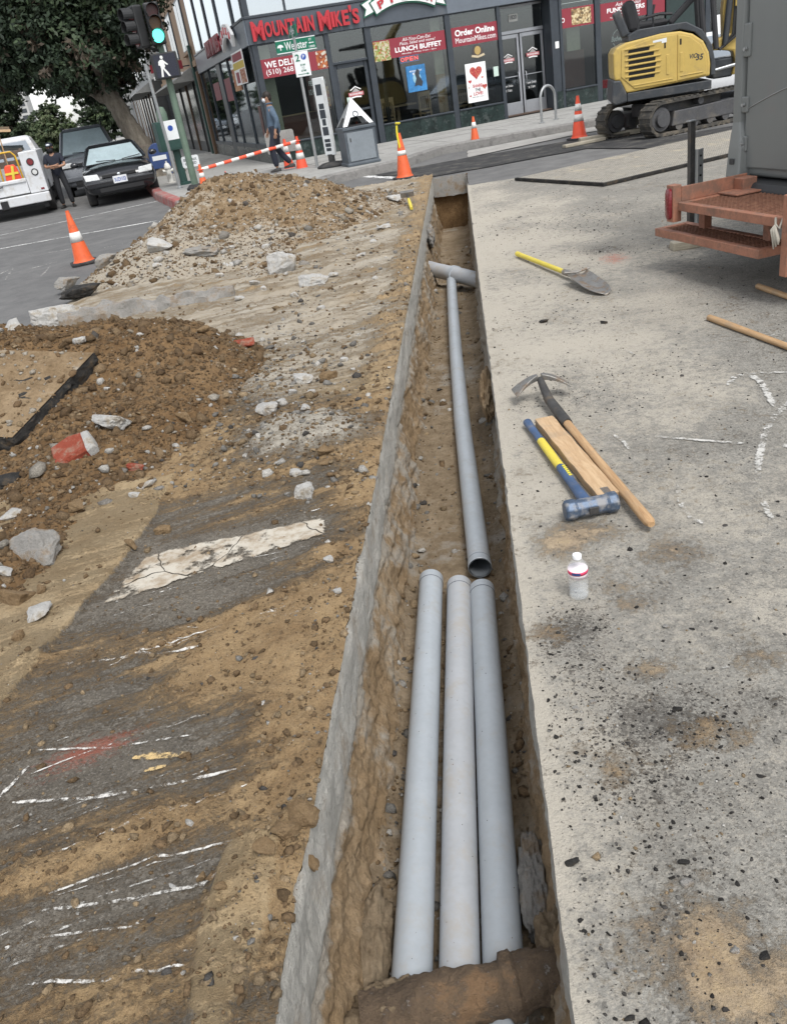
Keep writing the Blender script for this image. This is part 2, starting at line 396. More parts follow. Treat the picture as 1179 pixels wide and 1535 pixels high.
# ================================================================== ROAD SHEET AND PAVEMENT
def asphalt_mat():
    m, b, t = newmat('asphalt'); v = t.coord('Object')
    n0 = t.noise(v, .25, 5, .6); n1 = t.noise(v, 2.5, 6, .7); n2 = t.noise(v, 60, 4, .7)
    c = t.mix(t.rng(n1, .3, .7), (.105, .104, .102), (.165, .163, .158)); c = t.mix(t.math('MULTIPLY', t.rng(n0, .4, .65), .5), c, (.085, .085, .085))
    c = t.mix(t.math('MULTIPLY', t.rng(n2, .55, .7), .4), c, (.26, .25, .24))
    t.l(c, b.inputs['Base Color']); b.inputs['Roughness'].default_value = .85; b.inputs['Specular IOR Level'].default_value = .35
    t.l(t.bump(n2, .4, .008), b.inputs['Normal'])
asphalt_mat()
b_ = MB()
xs = [-300, XL-.02, XR+.02, 300]; ys = [-60, -1.2, YE+.02, 400]
for i in range(3):
    for j in range(3):
        if i == 1 and j == 1: continue
        b_.quad((xs[i], ys[j], -.012), (xs[i+1], ys[j], -.012), (xs[i+1], ys[j+1], -.012), (xs[i], ys[j+1], -.012))
road = tag(b_.build('road', 'asphalt'), kind='structure')

def rows(y0, y1, q):
    n = int(math.log(y1/y0)/math.log(1+q)); return y0*(y1/y0)**(np.arange(n+1)/n)
def seg_mask(X, Y, pts, w0, w1):
    """1 inside w0 of a polyline, 0 beyond w1"""
    d = np.full(X.shape, 1e9)
    for (ax, ay), (bx, by) in zip(pts[:-1], pts[1:]):
        vx, vy = bx-ax, by-ay; t = np.clip(((X-ax)*vx+(Y-ay)*vy)/(vx*vx+vy*vy+1e-9), 0, 1)
        d = np.minimum(d, np.hypot(X-ax-t*vx, Y-ay-t*vy))
    return 1-sstep(w0, w1, d)
def blob(X, Y, cx, cy, rx, ry, a=0.0):
    c, s_ = math.cos(a), math.sin(a); u = ((X-cx)*c+(Y-cy)*s_)/rx; v = (-(X-cx)*s_+(Y-cy)*c)/ry
    return np.exp(-(u*u+v*v))
# left pavement: old asphalt smeared with clay, a lip of packed dirt, the gravel spill
def clay_left(X, Y):
    u = X*E1[0]+Y*E1[1]; w = X*E2[0]+Y*E2[1]
    st_ = fbm(u*1.4, w*8.5, 2.2, 4); bl = fbm(X*1.6, Y*1.6, 7.1, 3)
    c = .46+.62*st_+.30*bl
    c += .42*sstep(-.85, -.58, X+.07*bl)*sstep(.9, 1.2, Y)             # heaped along the trench
    c += .55*blob(X, Y, -.9, 2.15, .40, .20, TH)+.30*blob(X, Y, -1.05, 1.35, .5, .08, TH)+.35*blob(X, Y, -.75, 1.75, .3, .16, .5)
    c -= .38*blob(X, Y, -1.3, 1.95, .25, .10, TH)+.42*blob(X, Y, -1.15, 1.62, .38, .12, .2)+.3*blob(X, Y, -1.2, 2.35, .35, .1, TH)
    c -= .5*blob(X, Y, -1.05, 2.72, .55, .2, TH)
    c += .5*sstep(3.2, 3.6, Y+.3*bl)-.62*sstep(4.0, 4.6, Y+.4*bl)
    return np.clip(c, 0, 1)
def left_edge_x(Y): return -1.60+.03*np.sin(Y*3.1)+.1*sstep(2.2, 3.4, Y)
def tan_left(X, Y):
    n = fbm(X*5, Y*5, 1.1, 4)
    e = left_edge_x(Y)
    a = sstep(e+.02, e-.03, X+.03*n)*sstep(3.75, 3.35, Y)
    d = blob(X, Y, -.66, 1.17, .07, .30, .02)*1.5*sstep(1.38, 1.30, Y+.03*n)
    f = (.56+.22*fbm(X*1.1, Y*1.1, 6, 3))*sstep(4.0, 4.6, Y)
    return np.clip(np.maximum(np.maximum(a, d), f), 0, 1)
def lip(Y, side):                      # ragged top of the cut, with chips broken out
    c = fbm(Y*11, Y*0+4.4+side*7, 0, 4); k = sstep(.18, .5, fbm(Y*4.5, Y*0+2.2+side*5, 0, 3))
    d = .004+.007*c+.026*k*(.5+np.abs(fbm(Y*23, Y*0+side, 0, 2)))
    return XL-d if side == 0 else XR+d
def z_left(X, Y):
    n = fbm(X*9, Y*9, 3.3, 4); f = fbm(X*38, Y*38, 5.1, 3)
    c = clay_left(X, Y)
    cl = sstep(.42, .7, c+.25*n)
    hf = np.abs(fbm(X*22, Y*22, 8.1, 3))
    z = .004+cl*(.008+.018*np.maximum(n, -.3)+.014*f+.022*hf)+.002*f+.03*sstep(-.92, -.60, X)*sstep(5, 3, Y)*np.maximum(0, fbm(X*13, Y*13, 4.4, 3)+.15)
    z += .022*sstep(.35, .6, tan_left(X, Y)+.1*n)*sstep(3.8, 3.4, Y)
    z += .10*np.clip(blob(X, Y, -.95, 3.85, .36, .30)*1.25-.15+.22*n, 0, 1)         # gravel spill
    z += .05*np.clip(blob(X, Y, -1.35, 4.75, .25, .5, .3)+.4*n-.1, 0, 1)
    z += sstep(4.2, 6, Y)*(.03*n+.012*f+.02)+sstep(6.5, 8.5, Y)*.03*(1+fbm(X*1.5, Y*1.5, 8, 3))
    return z
YL = rows(.62, 15.4, .0085); XLs = np.concatenate([np.linspace(-7.5, -3.2, 110)[:-1], np.linspace(-3.2, -1.7, 110)[:-1], np.linspace(-1.7, XL, 112)])
X, Y = np.meshgrid(XLs, YL)
edge = lip(Y, 0)
X[:, -1] = edge[:, -1]; X[:, -2] = np.minimum(X[:, -2], edge[:, -1]-.006); X[:, -3] = np.minimum(X[:, -3], X[:, -2]-.006); X[:, -4] = np.minimum(X[:, -4], X[:, -3]-.006)
Z = z_left(X, Y); Z[:, -1] = np.minimum(Z[:, -1], .012)
Z -= .05*sstep(-6.2, -7.4, X)+.05*sstep(14.6, 15.4, Y)+.12*sstep(-3.8, -4.7, X+.4*fbm(X*.8, Y*.8, 3, 3))*sstep(6.5, 8, Y)
dust = np.clip(.95*blob(X, Y, -.95, 3.85, .42, .34)+.6*blob(X, Y, -1.2, 4.9, .35, .7)+1.0*sstep(4.3, 5.4, Y)*sstep(-.8, .2, fbm(X*1.4, Y*1.4, 2, 3)+.1)
              +.5*seg_mask(X, Y, [(XL, .5), (XL, 15)], .004, .05)*sstep(2, 3, Y)+.25*fbm(X*2, Y*2, 9, 3), 0, 1)
clay = clay_left(X, Y)*(1-.75*np.clip(blob(X, Y, -.95, 3.85, .40, .32)*1.3, 0, 1))
red = .75*blob(X, Y, -1.22, 1.70, .20, .07, TH)+.3*blob(X, Y, -1.35, 1.58, .3, .05, TH)
me = gridmesh('left_pavement', X, Y, Z, dict(clay=clay, tan=tan_left(X, Y), dust=dust, dark=.12+.1*fbm(X, Y, 1, 2), red=np.clip(red, 0, 1)))
left_pav = tag(link('left_pavement', me, 'mat_left', smooth=True), kind='structure')
# right pavement: grey worn concrete and asphalt with dust along the cut
def z_right(X, Y):
    n = fbm(X*5, Y*5, 6.3, 4); f = fbm(X*34, Y*34, 2.1, 3)
    return .004+.004*n+.0022*f+.004*sstep(.55, .75, clay_right(X, Y))
def clay_right(X, Y):
    n = fbm(X*2.3, Y*2.3, 5.5, 4); m_ = fbm(X*9, Y*9, 4.5, 3)
    c = .12+.42*n+.30*m_
    for p, r_ in (((935, 1150), .055), ((1060, 1110), .07), ((1020, 1420), .10), ((950, 900), .07), ((880, 800), .09), ((830, 820), .08), ((960, 1010), .05), ((1140, 990), .05), ((1090, 1460), .09), ((1000, 830), .07), ((1150, 1500), .06), ((820, 950), .05)):
        q = g(*p); c = c+.50*blob(X, Y, q[0], q[1], r_*1.5, r_*1.2)*(1+.9*fbm(X*7, Y*7, 3, 3))
    return np.clip(c, 0, 1)
YR = rows(.62, 13.6, .0095); XRs = np.concatenate([np.linspace(XR, 1.25, 105)[:-1], np.linspace(1.25, 3, 90)[:-1], np.linspace(3, 8.5, 130)])
X, Y = np.meshgrid(XRs, YR)
X[:, 0] = lip(Y[:, 0], 1); X[:, 1] = np.maximum(X[:, 1], X[:, 0]+.005); X[:, 2] = np.maximum(X[:, 2], X[:, 1]+.005); X[:, 3] = np.maximum(X[:, 3], X[:, 2]+.005)
Z = z_right(X, Y); Z -= .03*sstep(7.6, 8.5, X)+.03*sstep(12.9, 13.6, Y)
n = fbm(X*1.7, Y*1.7, 3.7, 4)
dark = .16+.26*n
for p, r_, a_ in (((850, 960), .12, .34), ((890, 1010), .12, .30), ((1010, 1075), .13, .36), ((940, 1100), .16, .30), ((1040, 1190), .11, .3), ((930, 1190), .10, .25), ((1010, 1290), .09, .3), ((910, 375), .28, .5), ((1150, 1050), .06, .4), ((1090, 440), .9, .30), ((860, 930), .1, .3)):
    q = g(*p); dark = dark+a_*blob(X, Y, q[0], q[1], r_*1.2, r_)
dust = .34+.55*fbm(X*1.6, Y*1.6, 8.8, 5)+.25*seg_mask(X, Y, [(XR, .4), (XR, 14)], .006, .07)*(1+fbm(X*9, Y*9, 2, 3))+.22*seg_mask(X, Y, [(XR, .4), (XR, 14)], .02, .6)
dust += .35*blob(X, Y, .8, 5, .8, 2.2)+.3*blob(X, Y, .5, 9, .7, 2.5)-.30*blob(X, Y, 2.0, 4.2, .9, 1.0)
qa = g(920, 388)
red = .75*blob(X, Y, qa[0], qa[1], .16, .28)
me = gridmesh('right_pavement', X, Y, Z, dict(clay=clay_right(X, Y)*.92, tan=np.clip(clay_right(X, Y)-.35, 0, 1)*.75, dust=np.clip(dust, 0, 1), dark=np.clip(dark, 0, 1), red=np.clip(red, 0, 1)))
right_pav = tag(link('right_pavement', me, 'mat_right', smooth=True), kind='structure')
# paint and chalk
def strip(name, pts, w, m, parent, z=.010, px=True, jitter=.003, n_sub=8, taper=True, zf=None):
    P = [np.array(g(*p)[:2]) if px else np.array(p[:2]) for p in pts]
    Q = []
    for a, b in zip(P[:-1], P[1:]):
        for k in range(n_sub): Q.append(a+(b-a)*k/n_sub)
    Q.append(P[-1]); Q = np.array(Q)
    T = np.gradient(Q, axis=0); T /= np.linalg.norm(T, axis=1)[:, None]; Nn = np.stack([-T[:, 1], T[:, 0]], 1)
    k = len(Q); ww = w/2*(1+.25*fbm(np.arange(k)*.7, np.arange(k)*0+Q[0, 0], 0, 2))
    if taper: ww = ww*np.minimum(1, .45+np.minimum(np.arange(k), np.arange(k)[::-1])/3)
    sc = np.array([-1, -.5, .5, 1.]); co = []; ed = []
    for q in sc:
        p = Q+Nn*(ww*q)[:, None]; zz = np.full(k, z) if zf is None else zf(p[:, 0], p[:, 1])+z
        co.append(np.column_stack([p, zz])); ed.append(np.full(k, abs(q)))
    co = np.stack(co, 1); ed = np.stack(ed, 1)
    me = gridmesh(name, co[..., 0], co[..., 1], co[..., 2], dict(edge=ed))
    return link(name, me, m, parent)
zr = lambda x, y: z_right(x, y)
for pts, w, m_ in (([(1090, 580), (1100, 566), (1122, 562), (1140, 575), (1160, 612)], .035, 'chalk'), ([(1120, 562), (1179, 560)], .03, 'chalk'),
                   ([(1190, 600), (1160, 625), (1145, 655), (1137, 690), (1133, 730)], .035, 'chalk'), ([(1179, 628), (1165, 650), (1178, 668), (1160, 690)], .03, 'chalk_faint'),
                   ([(1133, 730), (1150, 770), (1165, 800)], .03, 'chalk_faint'), ([(975, 657), (1040, 662), (1130, 668)], .022, 'chalk'), ([(920, 655), (935, 665), (942, 676)], .02, 'chalk'),
                   ([(1015, 730), (1020, 760), (1035, 780), (1055, 788)], .025, 'chalk'), ([(920, 520), (945, 530), (970, 545)], .015, 'chalk_faint'), ([(1085, 520), (1179, 500)], .02, 'chalk_faint'), ([(960, 1000), (1040, 1005), (1100, 1003)], .014, 'chalk_faint')):
    strip('chalk_mark', pts, w*1.15, 'chalk_line' if m_ == 'chalk' else m_, right_pav, z=.006, zf=zr)
zl = lambda x, y: z_left(x, y)
for pts, w, m_ in (([(85, 1003), (180, 990), (300, 978)], .016, 'chalk'), ([(120, 970), (230, 955), (300, 945)], .010, 'chalk_faint'), ([(60, 1128), (170, 1124), (290, 1105)], .012, 'chalk'),
                   ([(20, 1207), (140, 1200), (240, 1183), (370, 1155)], .016, 'chalk'), ([(0, 1200), (45, 1152)], .018, 'chalk'), ([(60, 1370), (180, 1355), (350, 1322)], .014, 'chalk'),
                   ([(250, 1340), (350, 1318)], .012, 'chalk_faint'), ([(60, 1410), (210, 1392)], .011, 'chalk'), ([(40, 1480), (160, 1475), (280, 1455)], .013, 'chalk'), ([(190, 1442), (290, 1430)], .009, 'chalk_faint'),
                   ([(0, 1430), (20, 1423)], .016, 'chalk'), ([(400, 930), (480, 905), (520, 880)], .010, 'chalk_faint'), ([(420, 940), (510, 890)], .016, 'chalk_faint'), ([(440, 775), (500, 762), (550, 745)], .012, 'chalk'), ([(460, 780), (540, 765)], .01, 'chalk_faint'), ([(330, 915), (430, 890)], .008, 'chalk_faint')):
    strip('scrape_mark', pts, w, m_, left_pav, z=.006, zf=zl)
_rl = random.Random(12)
for _ in range(26):                             # long faint scrapes left by the bucket
    x, y = _rl.uniform(-1.5, -.95), _rl.uniform(.95, 2.75); l = _rl.uniform(.25, .75); a_ = TH+_rl.uniform(-.10, .06); k = 5
    P_ = [(min(x+l*math.cos(a_)*i/k, XL-.03), y+l*math.sin(a_)*i/k+.01*math.sin(i)) for i in range(k+1)]
    if all(-1.55 < q[0] < XL-.03 for q in P_): strip('scrape_mark', P_, _rl.uniform(.004, .010), _rl.choice(('chalk', 'chalk_faint', 'chalk_faint')), left_pav, z=.006, zf=zl, px=False)
for pts, w in (([(200, 1140), (285, 1133)], .035), ([(215, 1160), (250, 1152)], .02)):
    strip('paint_smear', pts, w, chalk_mat('cream_paint', (.50, .36, .17), .43) if 'cream_paint' not in MATS else MATS['cream_paint'], left_pav, z=.006, zf=zl)
# broad white bar painted across the old asphalt, cracked into pieces
chalk_mat('bar_paint', (.41, .375, .31), .405, 22)
def sheet(name, poly, m, parent, z, zf, n=26):
    A, B, C_, D = [np.array(g(*p)[:2]) for p in poly]
    s_, t_ = np.meshgrid(np.linspace(0, 1, n), np.linspace(0, 1, n))
    P = (A*(1-s_[..., None])+B*s_[..., None])*(1-t_[..., None])+(D*(1-s_[..., None])+C_*s_[..., None])*t_[..., None]
    ed = np.maximum(np.abs(s_*2-1)**30, np.abs(t_*2-1)**10)
    return link(name, gridmesh(name, P[..., 0], P[..., 1], zf(P[..., 0], P[..., 1])+z, dict(edge=ed)), m, parent)
def bar_mat():
    m = chalk_mat('bar_crack', (.42, .385, .32), .43, 16); t = NT(m); b = m.node_tree.nodes['Principled BSDF']; a = b.inputs['Alpha'].links[0].from_socket
    v = t.coord('Object'); w = t.n('VectorMath'); w.operation = 'ADD'; nv = t.n('TexNoise'); t.l(v, nv.inputs['Vector']); nv.inputs['Scale'].default_value = 7
    sc = t.n('VectorMath'); sc.operation = 'SCALE'; t.l(nv.outputs['Color'], sc.inputs[0]); sc.inputs['Scale'].default_value = .10; t.l(v, w.inputs[0]); t.l(sc.outputs[0], w.inputs[1])
    e = t.vor(w.outputs[0], 3.2, 'DISTANCE_TO_EDGE'); t.l(t.math('MULTIPLY', a, t.rng(e, .004, .013)), b.inputs['Alpha'])
    c = t.mix(t.rng(t.noise(v, 10, 6, .7), .40, .66), (.44, .405, .34), (.25, .19, .125)); t.l(c, b.inputs['Base Color'])
bar_mat()
sheet('painted_bar', ((148, 914), (492, 804), (490, 777), (220, 834)), 'bar_crack', left_pav, .007, zl, 60)

# ================================================================== TRENCH
trench = bpy.data.objects.new('trench', None); COL.objects.link(trench); tag(trench, kind='structure')
YT = rows(.55, YE, .007)
def floor_z(y): return -.565-.10*sstep(5, 8.5, y)-.16*sstep(9.6, 11, y)
def slab_bottom(y): return -.255-.05*sstep(2.2, 1.2, y)+.045*fbm(y*2.2, y*0+2, 0, 4)
# saw-cut concrete faces, left and right
for nm, xe, sg, seed in (('slab_face', XL, -1, 1.0), ('slab_face', XR, 1, 9.0)):
    T, Y = np.meshgrid(np.linspace(0, 1, 26), YT)
    Z = .003+T*(slab_bottom(Y+seed)-.003)
    n = fbm(Y*4, Z*5, seed, 5); f = fbm(Y*34, Z*12, seed+3, 3)
    X = xe+sg*(.003+.022*n*sstep(0, .3, T)+.008*f)+(lip(Y, 0 if sg < 0 else 1)-xe)*sstep(.16, .0, T)
    X += sg*.03*sstep(.9, 1, T)+sg*.012*sstep(.1, .5, fbm(Y*6, Z*3, seed+6, 3))
    me = gridmesh(nm, X, Y, Z)
    link(nm, me, 'saw_cut', trench, smooth=True)
# soil banks under the slabs
for nm, xe, sg, seed, lean in (('soil_bank', XL, -1, 2.0, .105), ('soil_bank', XR, 1, 6.0, .075)):
    T, Y = np.meshgrid(np.linspace(0, 1, 46), YT)
    top = slab_bottom(Y+(1.0 if sg < 0 else 9.0))+.02
    Z = top+T*(floor_z(Y)-.06-top)
    n = fbm(Y*2.4, Z*3.5, seed, 5); f = fbm(Y*16, Z*22, seed+3, 4); gr = fbm(Y*2.0, Z*26+Y*2, seed+8, 3)
    X = xe+sg*(.022-lean*T**1.3-.055*n*sstep(0, .25, T)-.028*f-.016*gr-.012*np.abs(fbm(Y*30, Z*34, seed+5, 3)))
    near = sstep(1.75, 1.2, Y)
    X -= sg*near*.04*T
    grey = np.clip(.40+.5*n+.4*sstep(.25, 0, T)+(.45 if sg > 0 else .0)*sstep(3, 6, Y), 0, 1)
    me = gridmesh(nm, X, Y, Z, dict(grey=grey))
    link(nm, me, 'soil_trench', trench, smooth=True)
# floor
X, Y = np.meshgrid(np.linspace(XL-.03, XR+.03, 58), YT)
Z = floor_z(Y)+.022*fbm(X*6, Y*4, 3, 4)+.008*fbm(X*30, Y*30, 4, 3)+.06*sstep(.10, 0, X-XL)+.05*sstep(.12, 0, XR-X)
me = gridmesh('trench_floor', X, Y, Z, dict(grey=np.clip(.35+.5*fbm(X*2, Y*1.5, 1, 3), 0, 1)))
link('trench_floor', me, 'soil_floor', trench, smooth=True)
# far end: concrete edge over soil
X, Z = np.meshgrid(np.linspace(XL-.03, XR+.03, 30), np.linspace(.006, -1.0, 44))
Y = YE+.03*fbm(X*5, Z*5, 2, 4)+.02*sstep(-.29, -.33, Z)
me = gridmesh('end_soil', X, Y+.03, Z, dict(grey=np.clip(.1+.4*fbm(X*3, Z*3, 6, 3), 0, 1))); link('end_soil', me, 'soil', trench, smooth=True)
X, Z = np.meshgrid(np.linspace(XL-.005, XR+.005, 30), np.linspace(.012, -.30, 14))
me = gridmesh('end_slab', X, YE-.025+.012*fbm(X*9, Z*9, 7, 4), Z+.03*fbm(X*7, X*0, 1, 3)*sstep(-.2, -.3, Z)); link('end_slab', me, 'rubble_grey', trench, smooth=True)
# ================================================================== DIRT HEAPS
def heap_a(X, Y):
    h = .56*blob(X, Y, -3.35, 4.95, 1.05, .95)+.25*blob(X, Y, -2.15, 5.35, .60, .62)+.15*blob(X, Y, -1.78, 4.75, .33, .6)+.13*blob(X, Y, -2.1, 3.75, .55, .75)+.10*blob(X, Y, -2.05, 2.75, .35, .5)
    n = fbm(X*1.7, Y*1.7, 3, 5); f = fbm(X*9, Y*9, 5, 4); c = fbm(X*26, Y*26, 7, 3)
    k = sstep(.0, .12, h); h = h*(.35+.75*sstep(.03, .16, h))
    return h-.05+k*(.10*n*np.minimum(1, h*3+.3)+.035*f+.020*c+.035*np.abs(fbm(X*15, Y*15, 31, 3))-.01)
def heap_b(X, Y):
    h = .66*blob(X, Y, -2.75, 11.9, .95, 1.35)+.42*blob(X, Y, -3.8, 12.0, .75, 1.3)+.26*blob(X, Y, -3.3, 9.5, 1.0, .85)+.20*blob(X, Y, -1.75, 11.6, .55, 1.6)+.14*blob(X, Y, -1.1, 12.4, .4, 1.2)+.16*blob(X, Y, -3.95, 10.2, .6, .9)+.12*blob(X, Y, -2.0, 8.4, .6, .9)
    n = fbm(X*1.3, Y*1.3, 13, 5); f = fbm(X*6, Y*6, 15, 4); c = fbm(X*18, Y*18, 17, 3)
    k = sstep(.0, .12, h); h = h*(.4+.68*sstep(.03, .16, h))
    return h-.05+k*(.09*n*np.minimum(1, h*3+.3)+.045*f+.026*c+.05*np.abs(fbm(X*10, Y*10, 33, 3))-.015)
def surf(X, Y):
    X = np.asarray(X, float); Y = np.asarray(Y, float)
    z = np.where(X < XL, z_left(X, Y), z_right(X, Y))
    inn = (X > XL) & (X < XR) & (Y < YE)
    z = np.where(inn, floor_z(Y)+.01, z)
    return np.where(inn, z, np.maximum(z, np.maximum(np.where(X < -1.0, heap_a(X, Y), -1), np.where(X < -.6, heap_b(X, Y), -1))))
def hit(x, y):                                  # first meeting of a photo ray with the terrain
    d = ray(x, y); t = np.linspace(1.2, 24, 380); P = CAM+d[None]*t[:, None]; P = P[P[:, 2] < 1.0]; t = (P[:, 1]/d[1])
    z = surf(P[:, 0], P[:, 1]); b = P[:, 2] < z
    if not b.any(): return g(x, y)
    i = int(np.argmax(b)); t = np.linspace(t[max(i-1, 0)], t[i], 24); P = CAM+d[None]*t[:, None]; z = surf(P[:, 0], P[:, 1]); i = int(np.argmax(P[:, 2] < z)); return P[i]
pts_grey = {}
for nm, fn, x0, x1, y0, y1, st_, lab in (('dirt_heap', heap_a, -5.6, -1.15, 1.9, 7.2, .016, 'heap of moist brown dug soil with a tilted asphalt slab lying on it'),
                                    ('dirt_heap', heap_b, -6.0, -.58, 7.0, 15.2, .027, 'tall heap of tan soil and broken concrete near the striped tape and cones')):
    X, Y = np.meshgrid(np.arange(x0, x1, st_), np.arange(y0, y1, st_))
    Z = fn(X, Y)
    n = fbm(X*1.4, Y*1.4, 21, 4)
    if fn is heap_b: grey = np.clip(.52+.5*n+.35*blob(X, Y, -3.3, 9.3, 1.2, 1.0)-.35*blob(X, Y, -2.6, 11.6, .9, 1.2), 0, 1)
    else: grey = np.clip(.08+.3*n+.3*blob(X, Y, -1.5, 4.6, .25, .6), 0, 1)
    keep = Z > -.03
    o = link(nm, gridmesh(nm, X, Y, Z, dict(grey=grey), keep), 'soil' if fn is heap_a else 'soil_b', smooth=True)
    tag(o, lab, 'dirt pile', 'dug soil heaps')
    # crumbs and clods lying on the heap
    N = 30000 if fn is heap_a else 17000
    px = RNG.uniform(x0, x1, N*3); py = RNG.uniform(y0, y1, N*3)
    zz = fn(px, py); k = zz > -.01; px, py, zz = px[k][:N], py[k][:N], zz[k][:N]
    sz = np.minimum(.010*(RNG.pareto(2.6, len(px))+.9), .07)*(1 if fn is heap_a else 1.35)
    cc = np.array([(.17, .113, .062), (.23, .16, .092), (.135, .086, .046), (.34, .29, .22), (.52, .50, .46), (.10, .09, .08)])
    w = [.42, .26, .27, .03, .015, .005] if fn is heap_a else [.28, .28, .12, .18, .11, .03]
    col = cc[RNG.choice(6, len(px), p=w)]*RNG.uniform(.8, 1.15, (len(px), 1))
    s_ = stones('clods', np.column_stack([px, py, zz]), sz, col, 'stones', o, flat=.85, sink=.52, rough=.7); s_['kind'] = 'stuff'
    M_ = 160 if fn is heap_a else 420; px = RNG.uniform(x0, x1, M_*8); py = RNG.uniform(y0, y1, M_*8); zz = fn(px, py); k = (zz > .0) & (zz < (.12 if fn is heap_a else .32)); px, py, zz = px[k][:M_], py[k][:M_], zz[k][:M_]
    pl_ = np.array([(.50, .48, .44), (.36, .33, .28), (.27, .25, .22)])[RNG.choice(3, len(px))]*RNG.uniform(.75, 1.15, (len(px), 1))
    s_ = stones('rubble_bits', np.column_stack([px, py, zz]), np.minimum(.026*(RNG.pareto(2.6, len(px))+.7), .11), pl_, 'stones', o, sink=.3, rough=.5); s_['kind'] = 'stuff'
    if fn is heap_a: heapA = o
    else: heapB = o
# ================================================================== LOOSE STONES
def scatter(name, N, xr, yr, dens, size, pal, wts, parent, smin=.006, smax=.05, zf=surf, logy=True, alpha=2.2):
    px = RNG.uniform(*xr, N*4); py = np.exp(RNG.uniform(math.log(yr[0]), math.log(yr[1]), N*4)) if logy else RNG.uniform(*yr, N*4)
    d = dens(px, py); k = RNG.uniform(0, 1, len(px)) < d; px, py = px[k][:N], py[k][:N]
    sz = np.clip(size*(RNG.pareto(alpha, len(px))+.6), smin, smax)*(1+.045*py)
    pal = np.array(pal); col = pal[RNG.choice(len(pal), len(px), p=wts)]*RNG.uniform(.7, 1.25, (len(px), 1))
    o = stones(name, np.column_stack([px, py, zf(px, py)]), sz, col, 'stones', parent, sink=.36, rough=.55); o['kind'] = 'stuff'; return o
BLK, DGR, GRY, PAL, TAN, BRN = (.03, .029, .028), (.09, .085, .08), (.24, .23, .21), (.50, .48, .44), (.31, .23, .14), (.19, .127, .07)
def dens_r(x, y):
    d = .10+.12*fbm(x*2, y*2, 3, 3)
    for p, r_, a_ in (((850, 950), .10, 1.2), ((890, 1010), .10, 1.0), ((1010, 1075), .11, 1.3), ((950, 1100), .13, 1.0), ((1040, 1190), .10, 1.1), ((930, 1190), .09, .9), ((1010, 1290), .1, .5), ((860, 1070), .08, .5), ((850, 600), .22, .7), ((870, 330), .6, .5), ((910, 375), .3, .6), ((900, 560), .25, .5), ((830, 480), .3, .25), ((950, 1420), .12, .4)):
        q = g(*p); d = d+a_*blob(x, y, q[0], q[1], r_*1.4, r_)
    return d
scatter('crumbs', 20000, (XR+.03, 2.6), (.75, 13), dens_r, .0030, [BLK, DGR, GRY, PAL, TAN], [.42, .22, .20, .08, .08], right_pav, .002, .009, zf=z_right)
scatter('gravel', 60, (XR+.04, 2.2), (.8, 10), lambda x, y: .25+0*x, .012, [BLK, DGR, GRY, PAL, TAN], [.3, .25, .25, .1, .1], right_pav, .007, .018, zf=z_right)
def dens_l(x, y): return .12+.55*sstep(.45, .8, clay_left(x, y))+1.0*blob(x, y, -.95, 3.8, .42, .36)+.8*blob(x, y, -1.3, 4.8, .3, .6)+.5*sstep(-.72, -.56, x)
scatter('crumbs', 16000, (-3.4, XL-.004), (.75, 9), dens_l, .0048, [BRN, TAN, GRY, PAL, DGR], [.62, .30, .04, .02, .02], left_pav, .003, .024)
scatter('gravel', 2200, (-1.7, XL-.01), (3.2, 14), lambda x, y: .25+1.0*blob(x, y, -.95, 3.8, .45, .4)+.9*blob(x, y, -1.3, 4.9, .35, .8), .0095, [BRN, TAN, GRY, PAL, DGR], [.22, .2, .32, .2, .06], left_pav, .006, .042)
scatter('trench_crumbs', 3000, (XL+.03, XR-.01), (.8, 13), lambda x, y: .3+.6*sstep(-.38, -.46, x)+.4*sstep(-.08, -.02, x), .008, [BRN, TAN, GRY, PAL, DGR], [.3, .3, .2, .1, .1], trench, .005, .04,
        zf=lambda x, y: floor_z(y)+.06*sstep(.10, 0, x-XL)+.05*sstep(.12, 0, XR-x))
# ================================================================== PIPES IN THE TRENCH
mat('pvc', (.355, .388, .418), .34, 0, .07, 5, .08, 90, .001, dirt=(.36, .34, .31), dirtamt=.28, dscale=11, spec=.5)
mat('pvc_dusty', (.375, .392, .413), .42, 0, .07, 5, .08, 90, .001, dirt=(.38, .355, .32), dirtamt=.42, dscale=9, spec=.45)
mat('pvc_in', (.16, .175, .19), .6)
mat('ink', (.10, .11, .13), .7)
def pvc_pipe(label, pts, rad, m, bands=(0,), ink=False, group='grey conduit lengths in the trench'):
    t = thing('conduit_pipe', label, 'pipe', pts[0], 0, group)
    o = Vector(pts[0]); P = [Vector(p)-o for p in pts]
    b = MB(); b.tube(P, rad, 40, caps=False); b.build('tube', m, t, smooth=True)
    b = MB(); b.tube(P, rad-.006, 32, caps=False); b.build('bore', 'pvc_in', t, smooth=True)
    for e in bands:                              # collar at the end with its lip
        a, c = (P[0], P[1]) if e == 0 else (P[-1], P[-2]); d = (c-a).normalized()
        b = MB(); b.tube([a-d*.001, a+d*.002, a+d*.046, a+d*.048], [rad-.001, rad+.0018, rad+.0018, rad-.002], 40, caps=False); b.build('spigot_collar', m, t, smooth=35)
        b = MB(); b.tube([a-d*.001, a-d*.001], [rad, rad-.006], 40, caps=False); b.build('pipe_rim', m, t)
        b = MB(); b.tube([a+d*.047, a+d*.0485, a+d*.050], [rad+.0006, rad+.0024, rad+.0006], 40, caps=False); b.build('collar_line', 'ink', t, smooth=True)
    return t
ZP = -.497
A = g(646, 868, ZP); B = g(688, 877, ZP); C_ = g(722, 883, ZP)
pvc_pipe('leftmost of three parallel grey plastic conduits on the trench floor', [A, (-.352, 2.2, ZP), (-.356, 1.0, ZP), (-.356, .55, ZP)], .054, 'pvc')
